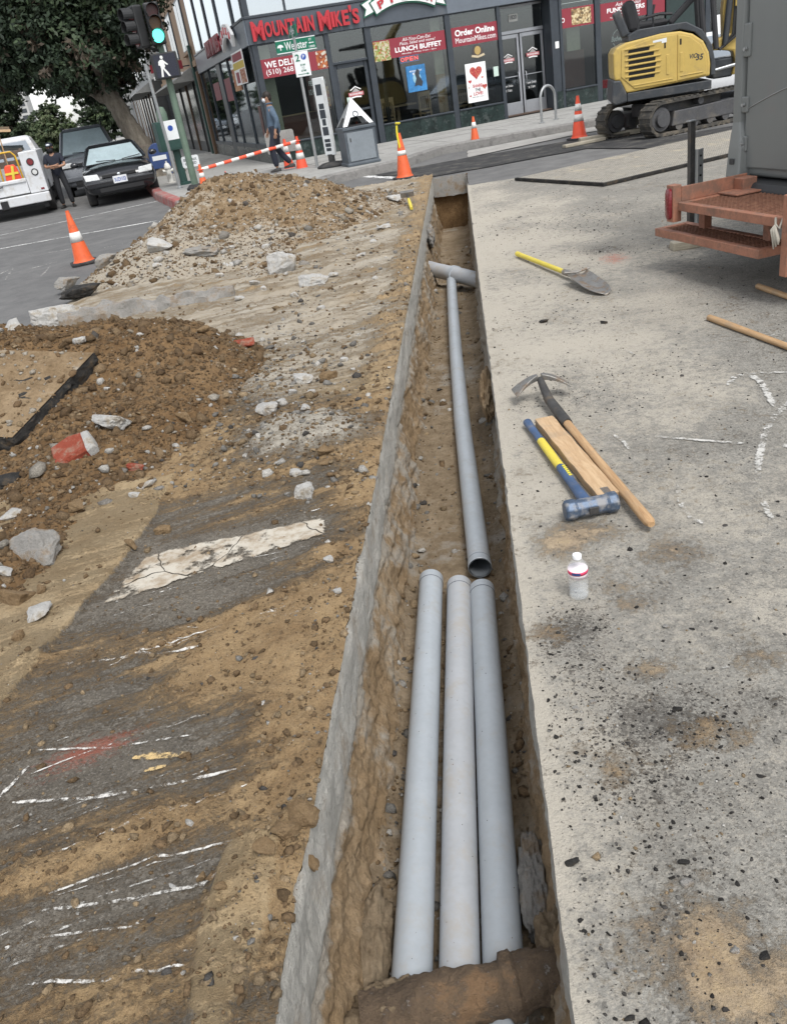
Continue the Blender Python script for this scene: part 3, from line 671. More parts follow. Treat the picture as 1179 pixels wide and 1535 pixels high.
p2_ = pvc_pipe('middle of three parallel grey plastic conduits, dustier than its neighbours', [B, (-.226, 2.2, ZP), (-.232, 1.0, ZP), (-.232, .55, ZP)], .054, 'pvc_dusty')
pvc_pipe('rightmost of three parallel grey plastic conduits on the trench floor', [C_, (-.114, 2.2, ZP), (-.118, 1.0, ZP), (-.118, .55, ZP)], .054, 'pvc')
single = [g(719, 851, -.50), g(706, 745, -.505), g(692, 630, -.52), g(683, 530, -.535), g(678, 455, -.55), g(676, 420, -.555)]
pvc_pipe('single long grey conduit with open end, running up to the crossing pipe', single, .054, 'pvc')
cp = [g(630, 398, -.50), g(650, 404, -.495), g(672, 409, -.495), g(695, 414, -.50), g(725, 422, -.52)]
t = thing('crossing_pipe', 'grey dusty pipe bridging the trench from wall to wall above the conduit', 'pipe', cp[0])
b = MB(); P = [Vector(p)-Vector(cp[0]) for p in cp]; b.tube(P, .085, 24); b.build('tube', 'pvc_dusty', t, smooth=50)
d = (P[3]-P[2]).normalized(); b = MB(); b.tube([P[2]+d*.09, P[2]+d*.095, P[2]+d*.16, P[2]+d*.165], [.086, .097, .097, .086], 24); b.build('coupling', 'pvc', t, smooth=50)
for px0, n_ in ((-.353, 22), (-.229, 26), (-.116, 14)):      # grit lying on the conduits
    aa = RNG.normal(0, .45, n_); yy = RNG.uniform(1.25, 3.1, n_); Q = np.stack([px0+.054*np.sin(aa), yy, ZP+.054*np.cos(aa)], 1)
    o = stones('pipe_grit', Q, RNG.uniform(.0015, .004, n_), np.array([(.10, .08, .06), (.25, .18, .11), (.05, .05, .05)])[RNG.choice(3, n_)], 'stones', trench); o['kind'] = 'stuff'
# rusty main across the near end
def rust_mat():
    m, b, t = newmat('rusty'); v = t.coord('Object')
    n1 = t.noise(v, 6, 6, .7); n2 = t.noise(v, 28, 6, .75); n3 = t.noise(v, 120, 4, .7)
    c = t.mix(t.rng(n1, .3, .7), (.10, .070, .046), (.205, .142, .088)); c = t.mix(t.math('MULTIPLY', t.rng(n2, .5, .7), .75), c, (.075, .055, .042))
    c = t.mix(t.math('MULTIPLY', t.rng(n1, .54, .64), .6), c, (.30, .175, .085)); c = t.mix(t.math('MULTIPLY', t.rng(n2, .60, .68), .65), c, (.42, .39, .35))
    c = t.mix(t.math('MULTIPLY', t.rng(n3, .55, .75), .5), c, (.24, .17, .10))
    t.l(c, b.inputs['Base Color']); b.inputs['Roughness'].default_value = .88
    t.l(t.bump(t.math('ADD', n2, t.math('MULTIPLY', n3, .4)), 1.0, .03), b.inputs['Normal'])
rust_mat()
ra, rb = Vector(g(545, 1532, -.42)), Vector(g(890, 1446, -.41))
N, K = 90, 44; d = rb-ra; L = d.length; d.normalize(); sx = d.cross(Vector((0, 0, 1))).normalized(); up_ = sx.cross(d)
co = []; 
for i in range(N+1):
    s_ = i/N; p = ra+d*(L*s_)
    for j in range(K):
        a_ = 2*PI*j/K; nrm = sx*math.cos(a_)+up_*math.sin(a_); q = p+nrm*.06
        r_ = .064+.020*float(fbm(q.x*11, q.y*11, q.z*11, 4))+.010*float(fbm(q.x*50, q.y*50, q.z*50, 2))
        r_ += (.012 if .60 < s_ < .66 else 0)
        co.append(p+nrm*r_)
idx = np.arange((N+1)*K).reshape(N+1, K); q = np.stack([idx[:-1], np.roll(idx, -1, 1)[:-1], np.roll(idx, -1, 1)[1:], idx[1:]], -1).reshape(-1, 4)
t = thing('rusty_pipe', 'rusty earth-caked iron pipe crossing over the three grey conduits', 'pipe', ra)
o = link('iron_tube', npmesh('iron_tube', np.array([tuple(v-ra) for v in co]), q), 'rusty', t, smooth=True)
b = MB()
for i in range(7):
    a_ = i/6*PI; b.v = b.v
# earth packed round the pipe ends
def soil_lump(name, c, r, m, parent, seed, sub=4, amp=.28):
    bm = bmesh.new(); bmesh.ops.create_icosphere(bm, subdivisions=sub, radius=1)
    P = np.array([v.co[:] for v in bm.verts]); n = fbm(P[:, 0]*1.5+seed, P[:, 1]*1.5, P[:, 2]*1.5, 4); f = fbm(P[:, 0]*6+seed, P[:, 1]*6, P[:, 2]*6, 3)
    P = P*(1+amp*n+.4*amp*f)[:, None]*np.array(r)
    for v, p in zip(bm.verts, P): v.co = p
    me = bpy.data.meshes.new(name); bm.to_mesh(me); bm.free()
    o = link(name, me, m, parent, smooth=True); o.location = c
    return o
for px_, py_, z_, r_, sd in ((590, 1545, -.47, (.12, .10, .10), 2.0), (690, 1570, -.50, (.12, .06, .06), 4.0), (840, 1440, -.45, (.06, .13, .10), 5.0), (555, 1430, -.53, (.06, .2, .09), 8.0)):
    soil_lump('packed_soil', g(px_, py_, z_), r_, 'soil_floor', trench, sd, 5, .55)
soil_lump('concrete_lump', g(802, 1330, -.50), (.045, .17, .07), 'rubble_grey', trench, 3.3, 5, .55)
soil_lump('concrete_lump', g(730, 590, -.30), (.05, .36, .11), 'soil_trench', trench, 6.0, 5, .6)
soil_lump('concrete_lump', g(645, 352, -.25), (.05, .32, .13), 'rubble_grey', trench, 7.0, 5, .5)
# ================================================================== RUBBLE
def chunk_mesh(seed, w, d, h, rough=.06, npts=13, cuts=3):
    r_ = np.random.default_rng(seed); bm = bmesh.new()
    P = r_.uniform(-1, 1, (npts, 3)); P /= np.maximum(np.abs(P).max(axis=1), 1e-3)[:, None]*r_.uniform(1.0, 1.25, (npts, 1))
    for p in P: bm.verts.new(p)
    bmesh.ops.convex_hull(bm, input=bm.verts)
    bmesh.ops.delete(bm, geom=[v for v in bm.verts if not v.link_faces], context='VERTS')
    bmesh.ops.triangulate(bm, faces=bm.faces)
    bmesh.ops.subdivide_edges(bm, edges=bm.edges, cuts=cuts, use_grid_fill=True)
    bmesh.ops.triangulate(bm, faces=bm.faces)
    for _ in range(2): bmesh.ops.smooth_vert(bm, verts=bm.verts, factor=.5, use_axis_x=True, use_axis_y=True, use_axis_z=True)
    Q = np.array([v.co[:] for v in bm.verts]); nn = fbm(Q[:, 0]*2.2+seed, Q[:, 1]*2.2, Q[:, 2]*2.2, 4)
    n3 = fbm(Q[:, 0]*7+seed, Q[:, 1]*7, Q[:, 2]*7, 3); Q = Q*(1.06+rough*2.6*nn+rough*1.3*n3)[:, None]*np.array((w/2, d/2, h/2))
    for v, p in zip(bm.verts, Q): v.co = p
    me = bpy.data.meshes.new('chunk'); bm.to_mesh(me); bm.free(); return me
def chunk(px, py, wpx, hpx, m, label, name='concrete_chunk', group='broken concrete lumps', cat='rubble', seed=None, rz=None, base=None, hk=.8, dk=.8, tilt=0, rough=.085, npts=13):
    seed = seed if seed is not None else int(px*7+py*3)
    P = hit(px, py+hpx*.35) if base is None else np.array(base)
    dep = float((P-CAM)@FW); w = wpx*dep/FPX; h = hpx*dep/FPX*hk
    me = chunk_mesh(seed, w*1.05, w*dk, max(h, w*.25), rough, npts, 6 if wpx > 26 else 4)
    o = link(name, me, m); o.location = (P[0], P[1], P[2]+h*.22)
    o.rotation_euler = (tilt, tilt*.6, rz if rz is not None else math.atan2(RT[1], RT[0])+random.uniform(-.2, .2))
    return tag(o, label, cat, group)
CH = [
 (240, 363, 38, 30, 'rubble', 'pale concrete lump sunk in the tan heap, just above a grey patch'),
 (306, 372, 56, 20, 'rubble_grey', 'long flat grey concrete piece half buried across the tan heap'),
 (424, 387, 42, 46, 'rubble', 'tall pale concrete shard leaning out of the tan heap near the trench'),
 (470, 417, 46, 26, 'rubble', 'knobbly white concrete cluster at the toe of the tan heap'),
 (160, 388, 28, 26, 'rubble_grey', 'squared concrete block standing beside the orange cone on the left road'),
 (102, 420, 36, 24, 'rubble_grey', 'grey stone next to the black asphalt lump'),
 (92, 466, 76, 46, 'rubble', 'biggest pale concrete boulder at the end of the broken kerb strip'),
 (168, 455, 50, 38, 'rubble_grey', 'grey concrete lump resting against the broken kerb strip'),
 (22, 484, 42, 26, 'rubble', 'white broken lump at the road edge by the brown heap'),
 (168, 624, 58, 34, 'rubble', 'white oblong stone on the brown heap beside the red brick'),
 (46, 814, 78, 62, 'rubble_grey', 'large angular grey rock with a white face at the foot of the brown heap'),
 (455, 730, 38, 34, 'rubble', 'bright white angular stone beside the gravel spill'),
 (444, 706, 20, 16, 'rubble', 'small white stone touching the gravel spill'),
 (455, 564, 30, 22, 'rubble', 'white flat shard in the stony line along the brown heap'),
 (402, 607, 36, 26, 'rubble', 'cream shard between the brown heap and the gravel spill'),
 (591, 295, 24, 12, 'rubble', 'pale concrete lump beside the small yellow-handled hammer'),
 (62, 913, 42, 26, 'rubble', 'cream stone lying on the packed dirt strip'),
 (23, 765, 38, 18, 'rubble', 'flat white shard above the big grey rock'),
 (219, 722, 28, 15, 'rubble', 'thin white flake lying where the brown heap meets the packed dirt'),
 (114, 547, 36, 20, 'rubble', 'white shard behind the tilted asphalt slab'),
]
for px, py, w, h, m_, lab in CH: chunk(px, py, w, h, m_, lab)
chunk(126, 433, 62, 24, 'black_asphalt', 'long black asphalt lump lying by the concrete boulder', 'asphalt_lump', 'broken asphalt', dk=.5)
chunk(15, 714, 44, 28, 'black_asphalt', 'black asphalt lump under the tilted slab', 'asphalt_lump', 'broken asphalt')
for px, py, w, h in ((277, 623, 28, 24), (122, 755, 28, 28), (493, 561, 26, 18), (489, 689, 22, 18), (488, 671, 24, 18), (305, 492, 20, 18), (23, 884, 58, 42), (60, 880, 22, 18), (24, 950, 24, 20), (399, 1264, 34, 34), (456, 1208, 46, 52), (430, 1236, 40, 34), (468, 1290, 26, 24), (330, 1325, 20, 16), (300, 1312, 18, 16), (246, 790, 24, 20), (196, 812, 22, 18)):
    chunk(px, py, w, h, 'clod', 'crumbly brown soil clod '+('at the ragged edge of the trench' if px > 390 and py > 1150 else 'by the gravel spill near the trench' if px > 400 else 'on the scraped asphalt' if py > 1150 else 'in the loose toe of the brown heap' if py > 740 else 'on the slope of the brown heap'), 'soil_clod', 'fist-sized soil clods', 'clod', rough=.10)
for px, py, w, h in ((516, 537, 12, 10), (382, 422, 15, 12), (399, 368, 15, 12), (237, 395, 14, 12), (574, 338, 22, 9), (201, 739, 18, 12), (8, 852, 26, 18), (160, 580, 10, 9), (181, 583, 9, 10), (120, 508, 18, 14), (330, 410, 12, 9), (440, 440, 14, 10), (500, 410, 14, 10), (540, 380, 12, 9), (560, 360, 12, 9), (395, 430, 12, 10), (420, 600, 16, 12), (440, 585, 14, 12), (468, 585, 14, 12), (460, 608, 18, 14), (492, 836, 16, 12), (505, 885, 14, 10), (258, 1328, 12, 9), (210, 500, 12, 10), (480, 460, 14, 10), (360, 445, 16, 10), (345, 395, 12, 8)):
    chunk(px, py, w, h, 'rubble', 'small white concrete fragment '+('on the tall tan heap' if py < 455 and px < 450 else 'on the dusty strip between tan heap and trench' if py < 545 and px > 430 else 'in the stony line beside the gravel spill' if px > 400 and py < 620 else 'on the scraped asphalt' if px > 250 and py > 800 else 'on the brown heap'), 'concrete_fragment', 'small white concrete fragments', 'rubble')
for px, py, w, h in ((857, 1288, 20, 18), (1028, 1318, 22, 18), (941, 1520, 20, 18), (1143, 1430, 18, 14), (1100, 1422, 14, 12), (918, 1446, 16, 14), (1141, 1160, 14, 8), (998, 938, 12, 9), (1035, 941, 10, 8), (888, 1050, 10, 9), (815, 480, 16, 8), (905, 482, 10, 8), (833, 1103, 9, 9), (862, 1060, 10, 9), (1015, 1060, 14, 12), (1025, 1290, 16, 14)):
    chunk(px, py, w, h, 'black_asphalt' if px % 2 else 'rubble_grey', ('small black asphalt pebble' if px % 2 else 'small grey stone')+(' close to the trench edge' if px < 960 else ' out on the open worn pavement'), 'pavement_pebble', 'pebbles on the pavement', 'pebble')
chunk(364, 511, 40, 15, 'brick', 'red brick fragment on the crest of the brown heap', 'brick_fragment', 'red brick pieces', 'brick', dk=.5, npts=20)
chunk(205, 694, 28, 16, 'brick', 'thin red brick chip buried in the brown slope', 'brick_fragment', 'red brick pieces', 'brick', dk=.5)
# tilted slab of asphalt pavement
P = hit(60, 640); t = thing('asphalt_slab', 'tilted slab of road asphalt with dusty top and black broken edge', 'slab', (P[0]-.22, P[1]+.22, P[2]+.16))
def slab_mesh(poly, th, seed, rough=.02, n=40):
    # jagged polygon prism with several rows down the broken edge
    P = np.array(poly, float); Q = []
    for a, b in zip(P, np.roll(P, -1, 0)):
        k = max(2, int(np.linalg.norm(b-a)/.035))
        for i in range(k): Q.append(a+(b-a)*i/k)
    Q = np.array(Q); c = Q.mean(0); N = len(Q); rows_ = []
    for r_, zz in enumerate(np.linspace(0, -th, 6)):
        nn = fbm(Q[:, 0]*14+seed, Q[:, 1]*14, zz*22, 3); d = Q-c; d /= np.linalg.norm(d, axis=1)[:, None]
        rows_.append(np.column_stack([Q+d*(nn*rough+(.010 if 0 < r_ < 5 else 0))[:, None], np.full(N, zz)+.006*fbm(Q[:, 0]*9, Q[:, 1]*9, seed, 2)]))
    mb = MB(); mb.loft([[tuple(p) for p in r__] for r__ in rows_]); return mb
sl = slab_mesh([(-.55, -.36), (.12, -.42), (.40, .36), (-.5, .42)], .12, 4, .035)
sm = sl.mesh('slab_body'); link('slab_body', sm, 'black_asphalt', t)
top = MB()
T = [(-.545, -.355), (.115, -.412), (.395, .352), (0, 0), (0, 0), (-.495, .412)]
k = 26; s_, q_ = np.meshgrid(np.linspace(0, 1, k), np.linspace(0, 1, k))
P4 = [np.array(T[0]), np.array(T[1]), np.array(T[2]), np.array(T[5])]
XY = (P4[0]*(1-s_[..., None])+P4[1]*s_[..., None])*(1-q_[..., None])+(P4[3]*(1-s_[..., None])+P4[2]*s_[..., None])*q_[..., None]
zz = .010+.055*fbm(XY[..., 0]*6, XY[..., 1]*6, 2, 5)*(1-np.maximum(np.abs(2*s_-1), np.abs(2*q_-1))**4)
link('dusty_top', gridmesh('dusty_top', XY[..., 0], XY[..., 1], zz, dict(grey=np.clip(.3+.6*fbm(XY[..., 0]*4, XY[..., 1]*4, 5, 3), 0, 1))), 'soil_b', t, smooth=True)
Q = np.stack([XY[..., 0].ravel(), XY[..., 1].ravel(), zz.ravel()], 1)[RNG.choice(k*k, 520)]; so_ = stones('slab_crumbs', Q+RNG.normal(0, .01, Q.shape)*np.array((1, 1, 0)), np.minimum(.010*(RNG.pareto(2.2, 520)+.7), .045), np.array([(.2, .13, .07), (.3, .22, .13), (.4, .36, .3)])[RNG.choice(3, 520)], 'stones', t, sink=.4, rough=.6); so_['kind'] = 'stuff'
t.rotation_euler = (.34, .16, .12)
# brick with mortar stuck on
P = hit(106, 684); t = thing('broken_brick', 'broken red brick with grey mortar, lying beside the tilted asphalt slab', 'brick', P+np.array([0, 0, .05]), .25, 'red brick pieces')
t.rotation_euler = (.25, -.3, .45)
slab_mesh([(-.085, -.07), (.075, -.085), (.085, .06), (.02, .095), (-.08, .08)], .085, 9, .012).build('brick_body', 'brick', t)
o = slab_mesh([(-.02, -.08), (.022, -.07), (.018, .06), (-.018, .07)], .08, 12, .012).build('mortar', 'rubble', t); o.location = (.103, -.005, -.004)
# broken kerb strip: sawn top edge, rough face
a_, b_ = hit(90, 486), hit(352, 445); a_ = np.array(g(92, 488, .05)); b_ = np.array(g(352, 440, .05))
L = float(np.linalg.norm(b_-a_)); dr = math.atan2(b_[1]-a_[1], b_[0]-a_[0])
t = thing('kerb_strip', 'long sawn strip of broken concrete lying between the two dirt heaps', 'slab', a_, dr)
N = 60; secs = []
for i in range(N+1):
    x = L*i/N; n1, n2, n3 = [float(fbm(x*4, k*3.1, 2, 4)) for k in range(3)]
    hgt = .12+.09*n1-.05*(i/N)+.03*float(perlin(x*14, 3.3)); ty = .07
    secs.append([(x, -.05+.06*n2, -.10), (x, -.06+.09*n3, -.02+.05*n2), (x, -.045+.08*n1, hgt*.5), (x, -.028, hgt), (x, .028, hgt+.004), (x, ty, hgt*.5), (x, ty, -.10)])
MB().loft(secs).build('concrete_body', 'rubble_grey', t)
# ================================================================== TOOLS
mat('steel_worn', (.30, .29, .27), .45, .85, .25, 12, .25, 60, .002, dirt=(.26, .17, .10), dirtamt=.45, dscale=14)
mat('steel_dark', (.07, .068, .066), .55, .5, .3, 14, .2, 60, .002, dirt=(.2, .15, .1), dirtamt=.3, dscale=10)
mat('yellow_glass', (.62, .50, .06), .45, 0, .1, 9, dirt=(.3, .24, .12), dirtamt=.25, dscale=18)
mat('blue_grip', (.045, .085, .17), .5, 0, .2, 14, dirt=(.22, .2, .17), dirtamt=.3, dscale=18)
mat('yellow_letter', (.70, .60, .05), .5)
def wood_mat(name, c1, c2, ax=(1, 14, 14)):
    m, b, t = newmat(name); v = t.mapping(t.coord('Object'), ax)
    n = t.noise(v, 5, 6, .65, 1.2); n2 = t.noise(v, 24, 4, .6); c = t.mix(t.rng(n, .3, .7), c1, c2)
    c = t.mix(t.math('MULTIPLY', t.rng(n2, .55, .75), .5), c, tuple(q*.5 for q in c1)); t.l(c, b.inputs['Base Color'])
    dn = t.noise(t.coord('Object'), 7, 5, .7); t.l(t.mix(t.math('MULTIPLY', t.rng(dn, .5, .7), .4), c, (.24, .2, .15)), b.inputs['Base Color'])
    b.inputs['Roughness'].default_value = .65; t.l(t.bump(n2, .3, .002), b.inputs['Normal'])
wood_mat('handle_wood', (.34, .20, .095), (.47, .31, .165)); wood_mat('lumber', (.40, .26, .14), (.52, .37, .22), (1.2, 12, 12)); wood_mat('lumber_y', (.40, .26, .14), (.52, .37, .22), (12, 1.2, 12))
def frame_on_ground(pa, pb, z=0.0):
    """origin at a, X axis towards b"""
    a, b = np.array(g(*pa, z)), np.array(g(*pb, z)); d = b-a
    return a, float(np.linalg.norm(d[:2])), math.atan2(d[1], d[0])
# shovel: blade nearest, yellow fibreglass handle
a, L, ang = frame_on_ground((775, 381), (908, 437), .03)
t = thing('shovel', 'long-handled shovel with yellow fibreglass handle and dusty steel blade', 'shovel', (a[0], a[1], .035), ang)
hl = L*.60
MB().tube([(0, 0, .0), (.03, 0, .0), (hl, 0, .012)], [.017, .020, .019], 14).build('handle', 'yellow_glass', t, smooth=40)
MB().tube([(-.004, 0, 0), (.0, 0, 0), (.05, 0, 0)], [.015, .0225, .022], 14).build('end_grip', 'yellow_glass', t, smooth=40)
MB().tube([(hl-.02, 0, .012), (hl+.12, 0, .016), (hl+.24, 0, .03), (hl+.30, 0, .022)], [.024, .022, .018, .008], 14).build('socket', 'steel_worn', t, smooth=40)
n_, m__ = 16, 15; S, U = np.meshgrid(np.linspace(0, 1, n_), np.linspace(-1, 1, m__))
bl = L-hl-.22; half = np.where(S < .55, .088, .088*np.sqrt(np.clip(1-((S-.55)/.47)**2, 0, 1)))*(.92+.08*np.minimum(1, S*6))
Xb = hl+.22+S*bl; Yb = U*half; Zb = .025+.035*U**2*(1-.6*S)-.045*S+.02*np.exp(-(U*3)**2)*(1-S)**2
o = link('blade', gridmesh('blade', Xb, Yb, Zb-.004), 'steel_worn', t, smooth=True); sm_ = o.modifiers.new('t', 'SOLIDIFY'); sm_.thickness = .004
MB().tube([(hl+.215, -.10, .062), (hl+.215, 0, .05), (hl+.215, .10, .062)], .009, 8).build('foot_step', 'steel_worn', t, smooth=40)
# sledgehammer
a, L, ang = frame_on_ground((790, 634), (884, 762), .03)
t = thing('sledgehammer', 'sledgehammer with blue and yellow handle and battered blue steel head', 'hammer', (a[0], a[1], .034), ang)
def oval(x, ry, rz, n=14): return [(x, ry*math.cos(2*PI*j/n), rz*math.sin(2*PI*j/n)) for j in range(n)]
MB().loft([oval(-.012, .012, .012), oval(0, .021, .018), oval(.04, .019, .017), oval(.15, .017, .015), oval(.26*L/1.0, .018, .016)]).build('butt_grip', 'blue_grip', t, smooth=40)
MB().loft([oval(.262*L, .0185, .0165), oval(.40*L, .0195, .017), oval(.585*L, .0195, .017)]).build('yellow_sleeve', 'yellow_glass', t, smooth=40)
MB().loft([oval(.587*L, .0195, .0175), oval(.74*L, .020, .018), oval(.76*L, .019, .0175), oval(.84*L, .021, .02), oval(L+.0, .026, .024)]).build('neck_guard', 'blue_grip', t, smooth=40)
oc = lambda y, r_: [(L+.012+r_*1.0*math.cos(PI/8+j*PI/4), y, .012+r_*math.sin(PI/8+j*PI/4)) for j in range(8)]
MB().loft([oc(-.102, .033), oc(-.094, .041), oc(-.066, .041), oc(-.055, .036), oc(.055, .036), oc(.066, .041), oc(.094, .041), oc(.102, .033)]).build('head', mat('blue_head', (.07, .10, .15), .45, .35, .3, 20, .3, 60, .002, dirt=(.30, .29, .28), dirtamt=.5, dscale=22), t, bevel=.004)
MB().box((L+.051, 0, .012), (.006, .036, .030)).build('eye_wedge', 'steel_dark', t, bevel=.004)
for k in range(6): MB().box((.615*L+k*.02*L, .006, .0185+.001*0), (.010*L, .012, .003), Matrix.Rotation(R(10*(k % 2)), 3, 'Z')).build('letter_mark', 'yellow_letter', t)
# short board
a, L, ang = frame_on_ground((815, 632), (912, 748), .02)
t = thing('short_board', 'short rough sawn board lying between the sledgehammer and the mattock handle', 'board', (a[0], a[1], .024), ang)
b = MB(); secs = []
for i in range(13):
    x = L*i/12; w = .043+.002*math.sin(i*2.1); z = .001*math.sin(i*1.7)
    secs.append([(x, -w, -.018+z), (x, w, -.018+z), (x, w, .020+z), (x, -w, .020+z)])
b.loft(secs).build('plank', 'lumber', t, bevel=.003)
b = MB(); b.box((L-.03, .0, .0208), (.05, .03, .0012)).build('nail_plate', 'steel_worn', t)
# mattock
a, L, ang = frame_on_ground((812, 592), (976, 790), .03)
t = thing('mattock', 'mattock with broad grey steel head and long worn wooden handle', 'mattock', (a[0], a[1], .04), ang)
MB().loft([oval(.27*L, .021, .019), oval(.32*L, .0195, .018), oval(.6*L, .019, .017), oval(.85*L, .0205, .018), oval(.955*L, .022, .019), oval(.985*L, .021, .018), oval(L, .013, .011)]).build('handle', 'handle_wood', t, smooth=40)
MB().tube([(-.02, 0, .07), (.02, 0, .055), (.07, .0, .035), (.13, 0, .012), (.28*L, 0, 0), (.305*L, 0, 0)], [.016, .019, .021, .024, .027, .025], 14).build('socket', 'steel_dark', t, smooth=40)
for sgn in (1, -1):
    q = []
    for s_ in np.linspace(0, 1, 9):
        y = sgn*(.01+.13*s_); w = .014+(.040 if sgn > 0 else .048)*s_**1.1; z = .078-.055*s_**1.8; th = .012*(1-s_)+.003; x = -.028+.02*s_
        q.append([(x-w, y, z-th), (x+w, y, z-th), (x+w, y, z+th), (x-w, y, z+th)])
    MB().loft(q).build('blade', 'steel_worn', t, smooth=40, bevel=.002)
# two loose wooden handles
for (pa, pb), lab in ((((1062, 476), (1215, 533)), 'long bare wooden tool handle lying alone on the pavement'), (((1135, 429), (1240, 466)), 'bare wooden tool handle lying under the orange van step')):
    a, L, ang = frame_on_ground(pa, pb, .02)
    t = thing('wooden_handle', lab, 'tool handle', (a[0], a[1], .022), ang, 'loose wooden handles')
    MB().loft([oval(-.004, .014, .013), oval(.004, .020, .018), oval(.1, .0215, .019), oval(.5*L, .019, .017), oval(L, .019, .017)]).build('shaft', 'handle_wood', t, smooth=40)
# small hammer by the pale lump
a, L, ang = frame_on_ground((620, 317), (607, 296), .06)
P = hit(617, 316)
t = thing('small_hammer', 'small hammer with yellow handle leaning by a pale concrete lump', 'hammer', (P[0], P[1], P[2]+.03), ang); t.rotation_euler = (0, -.22, ang)
MB().loft([oval(0, .02, .018), oval(.2, .022, .02), oval(.36, .016, .015)]).build('handle', 'yellow_glass', t, smooth=40)
MB().loft([oval(.36, .015, .014), oval(.56, .013, .012)]).build('shaft', 'steel_dark', t, smooth=40)
MB().loft([[(.56+c_*.035, y, s_*.035) for c_, s_ in ((1, 1), (-1, 1), (-1, -1), (1, -1))] for y in (-.09, -.03, .03, .09)]).build('head', 'steel_worn', t, bevel=.006)
# ================================================================== WATER BOTTLE
def glassy(name, col, rough=.08, alpha=.28):
    m, b, t = newmat(name); b.inputs['Base Color'].default_value = (*col, 1); b.inputs['Roughness'].default_value = rough
    b.inputs['Alpha'].default_value = alpha; b.inputs['Specular IOR Level'].default_value = .8
    n = t.noise(t.coord('Object'), 50, 3, .5); t.l(t.bump(n, .25, .004), b.inputs['Normal']); return m
glassy('clear_plastic', (.80, .84, .86), .06, .13)
P = g(868, 896)
t = bot = thing('water_bottle', 'small clear plastic water bottle with white cap and pink label on the pavement', 'bottle', (P[0], P[1], .006), .4)
prof = [(.0, .004), (.022, .0), (.030, .004), (.033, .012), (.033, .030), (.0305, .036), (.033, .042), (.0335, .055), (.031, .062), (.0335, .069), (.0335, .082), (.030, .090), (.0335, .098), (.0335, .148)]
prof += [(.032, .155), (.026, .170), (.018, .182), (.0135, .188), (.0135, .196)]
MB().lathe(prof, 32).build('bottle_body', 'clear_plastic', t, smooth=True)
MB().lathe([(.0145, .190), (.0155, .191), (.0155, .206), (.0145, .208), (0, .208)], 24).build('cap', mat('white_cap', (.78, .79, .8), .4), t, smooth=40)
MB().lathe([(.0341, .106), (.0341, .143)], 32).build('label_band', mat('bottle_label', (.80, .72, .74), .4), t, smooth=True)
MB().lathe([(.0343, .125), (.0343, .142)], 32).build('label_stripe', mat('bottle_pink', (.62, .05, .12), .4), t, smooth=True)
b = MB()
for k in range(10):
    a0 = R(205+k*5); b.add([(.0345*math.cos(a0), .0345*math.sin(a0), .128), (.0345*math.cos(a0+R(5)), .0345*math.sin(a0+R(5)), .128), (.0345*math.cos(a0+R(5)), .0345*math.sin(a0+R(5)), .140), (.0345*math.cos(a0), .0345*math.sin(a0), .140)], [(0, 1, 2, 3)])
b.build('label_mark', mat('bottle_navy', (.03, .06, .18), .4), t)
MB().lathe([(.0, .006), (.0305, .008), (.0312, .03), (.029, .036), (.0312, .045), (.0312, .052), (0, .052)], 28).build('water', glassy('water_fill', (.75, .8, .82), .03, .10), t, smooth=True)
bot.scale = (.92, .92, .76)
# ================================================================== SIDEWALK, KERB, ROAD PAINT
concrete_mat('sidewalk_concrete', (.27, .265, .25), (.36, .355, .335), (.2, .195, .185), .35, .9)
concrete_mat('kerb_concrete', (.20, .195, .185), (.30, .29, .275), (.12, .115, .11), .4, 3)
mat('kerb_red', (.30, .085, .075), .8, 0, .3, 5, dirt=(.28, .24, .22), dirtamt=.5)
KZ = .15
k_front = [tuple(g(x, y, KZ)[:2]) for x, y in ((860, 184), (760, 201), (660, 219), (600, 239), (545, 251), (499, 261), (470, 271), (420, 281), (350, 292), (290, 300), (266, 302))]
far_r = np.array(k_front[0])+E1[:2]*30
k_left0 = g(233, 288, KZ)[:2]; k_left = [tuple(k_left0), tuple(np.array(k_left0)+E2[:2]*25), tuple(np.array(k_left0)+E2[:2]*140)]
outer = [tuple(far_r)]+k_front+k_left
inner = [tuple(st(0, 140)[:2]), tuple(st(0, 0)[:2]), tuple(st(40, 0)[:2])]
bm = bmesh.new()
loop = outer+inner
vs = [bm.verts.new((x, y, KZ+.004)) for x, y in loop]; f = bm.faces.new(vs); bmesh.ops.triangulate(bm, faces=[f])
me = bpy.data.meshes.new('sidewalk'); bm.to_mesh(me); bm.free()
if me.polygons[0].normal.z < 0: me.flip_normals()
sidewalk = tag(link('sidewalk', me, 'sidewalk_concrete'), kind='structure')
def kerb_run(name, pts, m, w=.16, top=KZ, bot=-.05, out=.01):
    P = [Vector((x, y, 0)) for x, y in pts]; secs = []
    for i, p in enumerate(P):
        d = (P[min(i+1, len(P)-1)]-P[max(i-1, 0)]).normalized(); n_ = Vector((-d.y, d.x, 0))  # left of travel = street side chosen below
        n_ = -n_
        secs.append([p+n_*w+Vector((0, 0, top+.008)), p+n_*-out+Vector((0, 0, top+.008)), p+n_*(-out-.02)+Vector((0, 0, top-.02)), p+n_*(-out-.03)+Vector((0, 0, bot)), p+n_*w+Vector((0, 0, bot))])
    return tag(MB().loft(secs).build(name, m), kind='structure')
kerb_run('kerb', [tuple(far_r)]+k_front[:9], 'kerb_concrete')
kerb_run('kerb', k_front[8:], 'kerb_concrete')
kerb_run('red_kerb', [k_front[-1], tuple(k_left0), tuple(np.array(k_left0)+E2[:2]*9)], 'kerb_red')
kerb_run('kerb', [tuple(np.array(k_left0)+E2[:2]*9), k_left[-1]], 'kerb_concrete')
